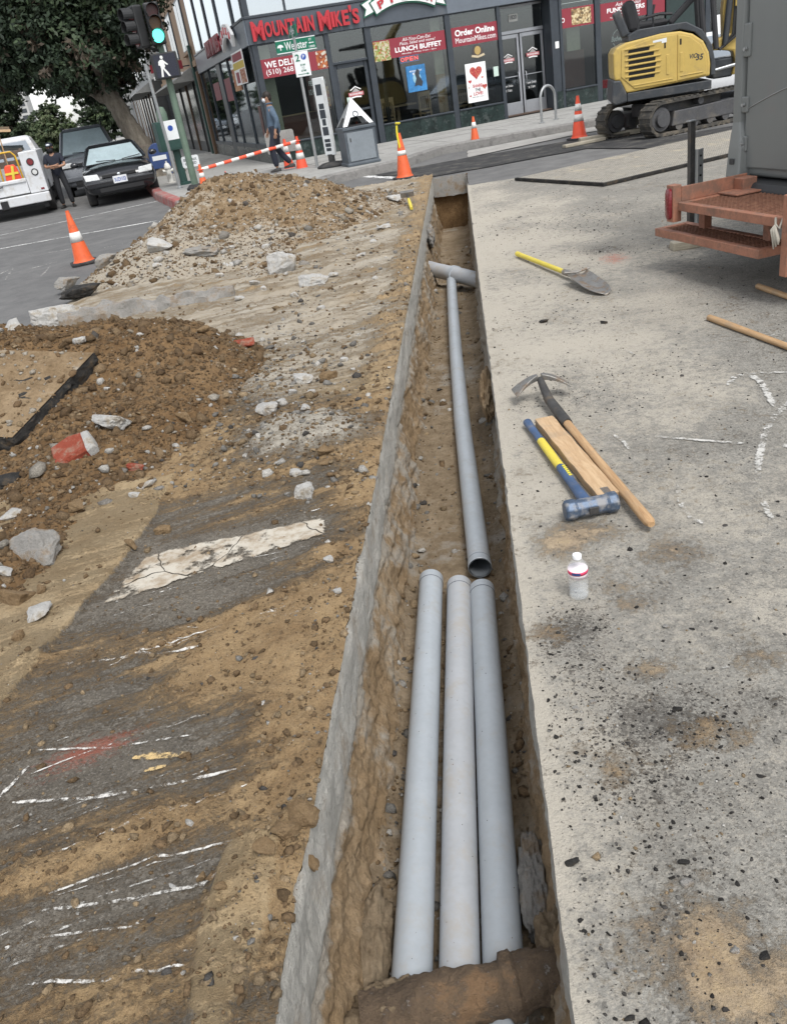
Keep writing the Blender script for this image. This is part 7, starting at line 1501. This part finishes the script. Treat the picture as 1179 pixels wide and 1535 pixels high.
side_building('pale grey building with tall columns beyond the tan building', 29.3, 47, 13, 'grey_stucco', 'shop_dark', 3.6, 2.0, 6, proud=.5, awning=3.1)
side_building('white stone building with balconies farther along the side street', 47.3, 70, 16, 'pale_stone', 'grey_stucco', 3.8, 1.7, 7, proud=.2)
side_building('low cream building at the far end of the side street', 70.3, 105, 9, 'pale_stone', 'grey_stucco', 3.4, 1.5, 9, proud=.6)
# green and brown corner trim posts on the tan building and its hanging sign
for i, (t0, m_) in enumerate(((11.2, 'brown_frame'), (12.1, 'cab_green'))):
    o = MB().b2((-.14, 0, .15), (-.06, .3, 2.9 + .9*i)).build('trim_post', m_, bevel=.01); o.location = st(0, t0); o.rotation_euler = (0, 0, TH); tag(o, ('brown wooden trim post where the tan building begins', 'dark green tiled trim post on the tan building')[i], 'post')
q = st(-.35, 13.2, 3.15); t = thing('blade_sign', 'small dark red hanging sign with white ribbon under it', 'sign', q, TH); MB().b2((-1.2, -.05, 0), (0, .05, .28)).build('red_panel', 'sign_red_dim', t); MB().prism([(-1.15, -.12), (-.6, -.05), (-.05, -.10), (-.05, -.22), (-.6, -.16), (-1.15, -.24)], -.04, .04, 'XZ').build('white_ribbon', 'white_ink', t); MB().b2((0, -.02, .05), (.4, .02, .09)).build('arm', 'frame_metal', t)
# far side of the side street: a long quiet building behind the trees and a pale tower
def block(label, c, d, rz, h, wall, nwx, nwz, name='far_building'):
    b = thing(name, label, 'building', (c[0], c[1], 0), rz); MB().b2((-d[0]/2, -d[1]/2, 0), (d[0]/2, d[1]/2, h)).build('wall', wall, b); MB().b2((-d[0]/2-.2, -d[1]/2-.2, h), (d[0]/2+.2, d[1]/2+.2, h+.5)).build('cornice', wall, b)
    for i in range(nwx):
        for k in range(nwz):
            x = -d[0]/2+d[0]*(i+.5)/nwx; z = 1.2+(h-1.5)*(k+.15)/nwz; MB().b2((x-d[0]/nwx*.3, -d[1]/2-.04, z), (x+d[0]/nwx*.3, -d[1]/2+.02, z+(h-1.5)/nwz*.6)).build('window', 'window_dark', b)
q = atY(32, 165, 120); block('slender pale stone tower far behind the trees', (q[0], q[1]), (2.6, 2.6), .2, q[2]+3.0, 'pale_stone', 2, 9, 'stone_tower')
# ================================================================== TREES
def bark(): 
    m, b, t = newmat('bark'); v = t.mapping(t.coord('Object'), (1, 1, .3)); n1 = t.noise(v, 6, 6, .7); n2 = t.noise(v, 26, 5, .7)
    c = t.mix(t.rng(n1, .3, .7), (.105, .088, .068), (.22, .195, .155)); c = t.mix(t.math('MULTIPLY', t.rng(n2, .5, .7), .6), c, (.06, .05, .04)); t.l(c, b.inputs['Base Color']); b.inputs['Roughness'].default_value = .9; t.l(t.bump(t.math('ADD', n1, n2), .8, .04), b.inputs['Normal'])
bark()
def leaf_mat(name):
    m, b, t = newmat(name); c = t.attr('col', 'Color'); n_ = t.noise(t.coord('Object'), 3, 2, .5)
    t.l(t.mix(t.math('MULTIPLY', n_, .4), c, (.02, .03, .015)), b.inputs['Base Color']); b.inputs['Roughness'].default_value = .6; b.inputs['Specular IOR Level'].default_value = .3
leaf_mat('leaves')
def crown(name, blobs, N, size, pal, wts, parent, seed, up=.5):
    r_ = np.random.default_rng(seed); V = np.array([b[3]*b[4]*b[5] for b in blobs])**.75; k = r_.choice(len(blobs), N, p=V/V.sum())
    B = np.array(blobs)
    # leaves gather in tufts near the outer shell, leaving gaps
    nt_ = max(30, N//26); kt = r_.choice(len(blobs), nt_, p=V/V.sum()); d = r_.normal(size=(nt_, 3)); d /= np.linalg.norm(d, axis=1)[:, None]; rad = r_.uniform(.35, 1.0, (nt_, 1))**.6
    T = B[kt, :3]+d*rad*B[kt, 3:6]; tr = (B[kt, 3:6].mean(1))*r_.uniform(.10, .22, nt_); tc = r_.choice(len(pal), nt_, p=wts)
    it = r_.integers(0, nt_, N); off = r_.normal(size=(N, 3)); off /= np.linalg.norm(off, axis=1)[:, None]; P = T[it]+off*(tr[it]*r_.uniform(.3, 1.15, N))[:, None]*np.array((1, 1, .75))
    nrm = d[it]*.5+off*.5+r_.normal(0, .5, (N, 3))+np.array((0, 0, up)); nrm /= np.linalg.norm(nrm, axis=1)[:, None]
    a = np.cross(nrm, r_.normal(size=(N, 3))); a /= np.linalg.norm(a, axis=1)[:, None]; b = np.cross(nrm, a); s = size*r_.uniform(.6, 1.4, N)
    A, Bv = a*s[:, None], b*(s*.5)[:, None]
    co = np.stack([P-A, P+Bv*.9-A*.1, P+A, P-Bv*.9-A*.1], 1).reshape(-1, 3); f = np.arange(N*4).reshape(N, 4)
    col = np.array(pal)[tc[it]]*r_.uniform(.65, 1.35, (N, 1)); c = np.repeat(col[:, None], 4, 1).reshape(-1, 3)
    return link(name, npmesh(name, co, f, {'col': c}), 'leaves', parent)
DG, MG, LG, RB = (.030, .048, .026), (.045, .068, .032), (.075, .105, .045), (.085, .062, .045)
def branch_tube(t, pts, rads, name='trunk', n=14):
    P = []; Rr = []
    for i in range(len(pts)-1):
        for k in range(5): f = k/5; p = np.array(pts[i])*(1-f)+np.array(pts[i+1])*f; P.append(p+RNG.normal(0, rads[i]*.05, 3)); Rr.append((rads[i]*(1-f)+rads[i+1]*f)*(1+.06*math.sin(i*5+k*2.1)))
    P.append(np.array(pts[-1])); Rr.append(rads[-1]); return MB().tube(P, Rr, n).build(name, 'bark', t, smooth=True)
# large leaning tree
TB = g(232, 262, .15); TY = TB[1]
def tp(x, y, dY=0): q = atY(x, y, TY+dY); return tuple(np.array(q)-np.array((TB[0], TB[1], .15)))
t = thing('street_tree', 'large dark street tree with a leaning grey trunk and broad crown', 'tree', (TB[0], TB[1], .15), 0, 'street trees')
tk = branch_tube(t, [(.0, 0, -.05), tp(226, 240), tp(207, 210), tp(188, 180), tp(172, 155), tp(160, 132)], [.46, .36, .30, .27, .26, .22])
for pts, r0 in (([tp(163, 138), tp(150, 105), tp(155, 70)], .22), ([tp(172, 155), tp(140, 138), tp(112, 122), tp(85, 100)], .20), ([tp(160, 132), tp(140, 90, -1), tp(95, 55, -2)], .18), ([tp(160, 132), tp(172, 100, 1), tp(180, 50, 2)], .16), ([tp(165, 140), tp(160, 118, 2), tp(150, 80, 3)], .14)):
    branch_tube(tk, pts, list(np.linspace(r0, .04, len(pts))), 'limb', 9).parent = tk
BL = []
rr = np.random.default_rng(5)
for x, y, dY, r_ in ((150, 60, 0, 1.5), (110, 70, -1, 1.5), (70, 60, 0, 1.7), (30, 50, 1, 1.8), (60, 92, 0, 1.1), (100, 104, 0, .9), (25, 88, 0, 1.1), (172, 60, 1, 1.0), (165, 95, 1, .9), (140, 105, 1, 1.1), (170, 20, 0, 1.3), (120, 20, 0, 1.7), (60, 10, 0, 1.9), (0, 10, 0, 2.0), (-20, 60, 0, 1.8), (170, 125, 1.5, .75), (125, 130, 2, .7),  (140, -30, 0, 1.9), (80, -50, 0, 2.2), (10, -50, 0, 2.2), (175, -30, 0, 1.5)):
    c = np.array(tp(x, y, dY)); BL.append((*c, r_*1.05, r_*1.25, r_*.85))
crown('crown', BL, 95000, .075, [DG, MG, (.022, .036, .022), RB], [.45, .24, .21, .10], t, 21)
def tree_px(label, x, base_y, Y, blobs, N, size, pal, wts, seed, tr=.25, name='street_tree'):
    q = atY(x, base_y, Y); t = thing(name, label, 'tree', (q[0], q[1], 0), 0, 'street trees'); O = np.array((q[0], q[1], 0)); B = []; zz = []
    for bx, by, dY, r_ in blobs: c = np.array(atY(bx, by, Y+dY))-O; B.append((*c, r_, r_, r_*.9)); zz.append(c)
    zt = np.mean(zz, 0); tk_ = branch_tube(t, [(0, 0, -.1), tuple(zt*np.array((.3, .3, .4))), tuple(zt*.9)], [tr, tr*.75, tr*.35])
    for c in zz[:5]: branch_tube(tk_, [tuple(zt*np.array((.3, .3, .45))), tuple((zt*.4+c*.6)), tuple(c)], [tr*.5, tr*.3, tr*.08], 'limb', 7)
    crown('crown', B, N, size, pal, wts, t, seed); return t
tree_px('pale green bushy tree across the street behind the worker', 78, 222, 46, [(76, 172, 0, .75), (66, 186, 0, .9), (86, 184, 0, .9), (72, 160, 0, .5), (60, 202, 0, 1.0), (92, 202, 0, .95), (76, 205, 0, 1.1)], 14000, .085, [LG, MG, (.10, .12, .06)], [.45, .3, .25], 31)
tree_px('round mid-green tree far behind the leaning trunk', 155, 205, 52, [(140, 166, 0, 1.0), (158, 158, 0, 1.1), (124, 156, 0, .7), (150, 180, 0, 1.1), (172, 170, 0, 1.0), (136, 186, 0, .8), (165, 188, 0, 1.0)], 14000, .085, [MG, DG, LG], [.5, .3, .2], 32)
tree_px('dark dense tree at the edge of the street behind the pickup', 5, 235, 33, [(8, 180, 0, .7), (-10, 155, 0, 1.0), (22, 196, 0, .5), (-30, 190, 0, 1.2), (5, 205, 0, .8), (20, 210, 0, .5), (-20, 125, 0, 1.1), (5, 140, 0, .7), (18, 160, 0, .45)], 16000, .07, [DG, MG, (.04, .06, .03)], [.5, .3, .2], 33)
tree_px('small hazy tree at the far end of the street', 118, 205, 85, [(116, 199, 0, .7), (124, 198, 0, .7), (110, 203, 0, .8), (130, 202, 0, .8), (104, 206, 0, .8)], 5000, .10, [LG, MG], [.5, .5], 34)
for i, (x, Y, hh) in enumerate(((40, 62, 1.5), (98, 78, 1.2), (20, 56, 1.5))):
    blobs = [(x+dx, 210-dy, 0, hh*.7) for dx, dy in ((-12, 0), (0, 6), (12, 0), (-6, 9), (7, 10))]
    tree_px(('leafy low tree in the gap behind the pale green tree', 'leafy round tree where the street bends away', 'leafy low tree behind the dark dense tree')[i], x, 214, Y, blobs, 5000, .11, [MG, LG, DG], [.4, .35, .25], 40+i)
# cut stump beside the hydrant
P = g(232, 261, .15); P = np.array(P)-E2*1.0+E1*.15; hs_ = max(.8, vz(P, 217)-.15)
t = thing('tree_stump', 'broad grey cut tree stump between the black sedan and the mailbox', 'stump', (P[0], P[1], .15)); N, K = 22, 26; co = []
for i in range(N+1):
    f = i/N
    for k in range(K):
        a = 2*PI*k/K; r_ = (.40+.28*(1-f)**2.2)*(1+.10*math.sin(a*5+1)*(1-f*.5)+.06*float(perlin(math.cos(a)*2, math.sin(a)*2, f*3))); co.append((r_*math.cos(a)-.12*f, r_*math.sin(a), f*hs_+.03*math.sin(a*3)*f))
idx = np.arange((N+1)*K).reshape(N+1, K); q = np.stack([idx[:-1], np.roll(idx, -1, 1)[:-1], np.roll(idx, -1, 1)[1:], idx[1:]], -1).reshape(-1, 4); link('stump_body', npmesh('stump_body', np.array(co), q), 'bark', t, smooth=True)
MB().add([(0-.12, 0, hs_+.02)]+co[-K:], [(0, i+1, (i+1) % K+1) for i in range(K)]).build('cut_top', 'stake_wood', t)
# ================================================================== PEOPLE
mat('skin_tan', (.36, .20, .13), .55, 0, .08, 10); mat('denim_blue', (.085, .125, .175), .8, 0, .18, 14, .2, 60, .004); mat('navy_cloth', (.016, .019, .030), .85, 0, .2, 10, .2, 50, .004); mat('dark_trouser', (.020, .021, .024), .85, 0, .2, 10, .2, 50, .004); mat('hair_dark', (.018, .013, .010), .6, 0, .2, 30); mat('mask_white', (.62, .66, .70), .7); mat('shoe_dark', (.02, .019, .018), .6)
def skinned(name, verts, edges, radii, m, parent, root=0, sub=2):
    me = bpy.data.meshes.new(name); me.from_pydata(verts, edges, []); o = bpy.data.objects.new(name, me); COL.objects.link(o)
    s_ = o.modifiers.new('skin', 'SKIN'); s_.use_smooth_shade = True; q = o.modifiers.new('sub', 'SUBSURF'); q.levels = sub; q.render_levels = sub
    sv = me.skin_vertices[0].data
    for v, r_ in zip(sv, radii): v.radius = (r_, r_) if not hasattr(r_, '__len__') else r_
    sv[root].use_root = True; me.materials.append(MATS[m]); o.parent = parent; return o
def bake(o):
    dg = bpy.context.evaluated_depsgraph_get(); me = bpy.data.meshes.new_from_object(o.evaluated_get(dg)); o.modifiers.clear(); o.data = me; me.polygons.foreach_set('use_smooth', [True]*len(me.polygons)); return o
def hand(verts, edges, rad, wrist_i, wrist, d, side, spread=.35, curl=.25):
    """palm and five fingers rooted at the wrist vertex; d = pointing direction"""
    d = Vector(d).normalized(); s_ = Vector(side).normalized(); n_ = d.cross(s_)
    def add(p, r_, par): verts.append(tuple(p)); rad.append(r_); edges.append((par, len(verts)-1)); return len(verts)-1
    palm = add(Vector(wrist)+d*.06, .030, wrist_i)
    for k, (off, ln) in enumerate(((-.026, .062), (-.009, .075), (.009, .078), (.026, .068))):
        a = add(Vector(wrist)+d*.10+s_*off, .0095, palm); b = add(Vector(wrist)+d*(.10+ln*.55)+s_*off*1.15+n_*curl*.03, .0088, a); add(Vector(wrist)+d*(.10+ln*.9)+s_*off*1.2+n_*curl*.07, .0075, b)
    a = add(Vector(wrist)+d*.05-s_*.038, .0105, palm); add(Vector(wrist)+d*.085-s_*.055+n_*.01, .009, a)
def person(name, label, loc, rz, H, P, shirt, trouser, extras):
    k = H/1.75; t = thing(name, label, 'person', loc, rz); t.scale = (k, k, k)
    V, E, Rr = [], [], []
    def a(p, r_, par=None):
        V.append(tuple(p)); Rr.append(r_); 
        if par is not None: E.append((par, len(V)-1))
        return len(V)-1
    pel = a(P['pel'], .105); wa = a(P['waist'], .10, pel); ch = a(P['chest'], (.155, .115), wa); nb_ = a(P['neck0'], .065, ch); nk = a(P['neck1'], .052, nb_)
    hd = a(P['head0'], (.07, .085), nk); h2 = a(P['head1'], (.082, .10), hd); h3 = a(P['head2'], (.070, .085), h2)
    for s_ in 'LR':
        hp = a(P['hip'+s_], .09, pel); kn_ = a(P['knee'+s_], .062, hp); an = a(P['ank'+s_], .042, kn_)
        sh = a(P['sh'+s_], .062, ch); el = a(P['el'+s_], .044, sh); wr = a(P['wr'+s_], .030, el); hand(V, E, Rr, wr, P['wr'+s_], P['hd'+s_], P['hs'+s_])
    bake(skinned('body', V, E, Rr, 'skin_tan', t, 0))
    hc = Vector(P['head1'])
    f = Vector(P['face']).normalized(); sd = Vector((-f.y, f.x, 0))
    MB().tube([hc+f*.085+Vector((0, 0, .035)), hc+f*.115+Vector((0, 0, -.005)), hc+f*.095+Vector((0, 0, -.02))], [.010, .016, .010], 8).build('nose', 'skin_tan', t, smooth=True)
    for q in (-1, 1): MB().ball(hc+sd*q*.085+Vector((0, 0, .0)), (.016, .02, .032), 8, 6).build('ear', 'skin_tan', t, smooth=True); MB().ball(hc+f*.083+sd*q*.033+Vector((0, 0, .03)), .012, 8, 6).build('eye', 'trim_black', t, smooth=True)
    # shirt and trousers as their own continuous skins over the body
    V2, E2_, R2 = [], [], []
    def a2(p, r_, par=None):
        V2.append(tuple(p)); R2.append(r_)
        if par is not None: E2_.append((par, len(V2)-1))
        return len(V2)-1
    hem = a2(Vector(P['pel'])+Vector((0, 0, P.get('hem', -.02))), (.175, .15)); w2 = a2(P['waist'], (.17, .14), hem); c2_ = a2(P['chest'], (.185, .135), w2); n2 = a2(Vector(P['neck0'])+Vector((0, 0, .01)), .075, c2_)
    for s_ in 'LR':
        sh = a2(P['sh'+s_], .085, c2_); fr_ = P.get('sleeve', 1.0)
        if fr_ >= 1: el = a2(P['el'+s_], .064, sh); a2(Vector(P['el'+s_]).lerp(Vector(P['wr'+s_]), .85), .046, el)
        else: a2(Vector(P['sh'+s_]).lerp(Vector(P['el'+s_]), fr_), .066, sh)
    bake(skinned('shirt', V2, E2_, R2, shirt, t, 0))
    V3, E3, R3 = [], [], []
    def a3(p, r_, par=None):
        V3.append(tuple(p)); R3.append(r_)
        if par is not None: E3.append((par, len(V3)-1))
        return len(V3)-1
    pl_ = a3(P['pel'], (.155, .125)); up_ = a3(Vector(P['pel'])+Vector((0, 0, .14)), (.15, .12), pl_)
    for s_ in 'LR': hp = a3(P['hip'+s_], .105, pl_); kn_ = a3(P['knee'+s_], .083, hp); a3(Vector(P['ank'+s_])+Vector((0, 0, .02)), .070, kn_)
    bake(skinned('trousers', V3, E3, R3, trouser, t, 0))
    for s_ in 'LR':
        an = Vector(P['ank'+s_]); fd = Vector(P.get('toe'+s_, P['face'])).normalized()
        b = MB(); sx = Vector((-fd.y, fd.x, 0)); secs = []
        for u, w_, h_ in ((-.09, .03, .06), (-.06, .042, .085), (.02, .045, .085), (.10, .048, .055), (.16, .042, .045), (.185, .02, .03)):
            c = an+fd*u; z0 = an.z-.075; secs.append([tuple(Vector((c.x, c.y, 0))+sx*x+Vector((0, 0, z0+z))) for x, z in ((-w_, 0), (w_, 0), (w_*.95, h_*.6), (w_*.4, h_), (-w_*.4, h_), (-w_*.95, h_*.6))])
        b.loft(secs).build('shoe', 'shoe_dark', t, smooth=40)
    extras(t, hc, f, sd); return t
# masked man walking to the left in front of the shop corner (local +x = walking direction after rotation)
def man_extra(t, hc, f, sd):
    MB().ball(hc+Vector((-.015, 0, .045))-f*.0, (.105, .098, .10), 14, 9).build('hair', 'hair_dark', t, smooth=True); MB().ball(hc-f*.05+Vector((0, 0, -.01)), (.07, .09, .085), 12, 8).build('hair_back', 'hair_dark', t, smooth=True)
    MB().ball(hc+f*.065+Vector((0, 0, -.035)), (.055, .062, .052), 12, 8).build('face_mask', 'mask_white', t, smooth=True); MB().tube([hc+f*.05+sd*.062+Vector((0, 0, -.02)), hc+sd*.09+Vector((0, 0, .01))], .004, 5).build('mask_strap', 'mask_white', t)
    MB().tube([hc+Vector((-.03, 0, -.13))+Vector((.075*math.cos(a), .075*math.sin(a), .01*math.sin(a))) for a in np.linspace(0, 2*PI, 13)[:-1]], .018, 6, closed=True).build('collar', 'denim_blue', t, smooth=True)
PM = dict(pel=(0, 0, .95), waist=(.0, 0, 1.10), chest=(.01, 0, 1.32), neck0=(.01, 0, 1.46), neck1=(.02, 0, 1.53), head0=(.03, 0, 1.58), head1=(.04, 0, 1.65), head2=(.03, 0, 1.70), face=(1, 0, -.1), hem=-.15, sleeve=1.0,
          hipL=(.02, .09, .90), kneeL=(.16, .09, .52), ankL=(.12, .09, .10), hipR=(-.01, -.09, .90), kneeR=(.02, -.09, .50), ankR=(-.24, -.09, .13),
          shL=(.0, .19, 1.40), elL=(-.10, .23, 1.14), wrL=(.0, .22, .92), hdL=(.2, 0, -1), hsL=(1, 0, .2), shR=(.0, -.19, 1.40), elR=(.02, -.24, 1.14), wrR=(.16, -.22, .95), hdR=(.35, 0, -1), hsR=(1, 0, .3))
P = g(438, 260, .15); P = np.array(P)+E2*1.0; 
person('person', 'person in a blue denim shirt and white face mask walking along the shopfront', (P[0], P[1], .155), PI+TH*.6, max(1.5, vz(P, 139)-.155), PM, 'denim_blue', 'navy_cloth', man_extra)
# worker with folded arms beside the pickup
def wk_extra(t, hc, f, sd):
    MB().lathe([(.105, .0), (.104, .04), (.085, .085), (.04, .105), (0, .108)], 18, tuple(hc+Vector((0, 0, .025)))).build('cap', 'navy_cloth', t, smooth=True); MB().ball(hc+f*.075+Vector((0, 0, .07)), (.06, .045, .032), 10, 6).build('cap_front', 'mask_white', t, smooth=True)
    b = MB(); b.prism([tuple((hc+f*(.09+.07*math.cos(a))+sd*.085*math.sin(a))[:2]) for a in np.linspace(-PI/2, PI/2, 9)], hc.z+.03, hc.z+.04, 'XY').build('cap_brim', 'navy_cloth', t)
    MB().ball(hc+f*.03+Vector((0, 0, -.06)), (.085, .085, .10), 12, 8).build('neck_gaiter', 'trim_black', t, smooth=True)
PW = dict(pel=(0, 0, .95), waist=(0, -.0, 1.10), chest=(0, 0, 1.32), neck0=(0, -.01, 1.46), neck1=(0, -.02, 1.53), head0=(0, -.03, 1.58), head1=(0, -.03, 1.65), head2=(0, -.02, 1.70), face=(-.15, -1, -.05), hem=-.13, sleeve=.8,
          hipL=(-.09, 0, .90), kneeL=(-.11, -.03, .50), ankL=(-.12, .0, .085), hipR=(.09, 0, .90), kneeR=(.15, -.03, .50), ankR=(.17, -.02, .085),
          shL=(-.20, 0, 1.41), elL=(-.27, -.09, 1.15), wrL=(-.02, -.25, 1.17), hdL=(1, -.1, .1), hsL=(0, .2, 1), shR=(.20, 0, 1.41), elR=(.28, -.08, 1.15), wrR=(.03, -.23, 1.12), hdR=(-1, .0, .15), hsR=(0, .2, 1), toeL=(-.3, -1, 0), toeR=(.3, -1, 0))
P = g(103, 310)
person('person', 'person in dark work clothes, cap and black neck gaiter standing with folded arms', (P[0], P[1], -.012), TH-.1, max(1.5, vz(P, 216)), PW, 'navy_cloth', 'dark_trouser', wk_extra)
# small items: red bag behind the worker, umbrella-like dark canopy
P = np.array(g(118, 296)); o = soil_lump('road_bag', (0, 0, 0), (.16, .14, .22), mat('bag_red', (.35, .05, .04), .7, 0, .3, 9), None, 12.0, 3); o.location = (P[0], P[1]+1.2, .2); tag(o, 'dull red bag standing on the road behind the worker', 'bag')
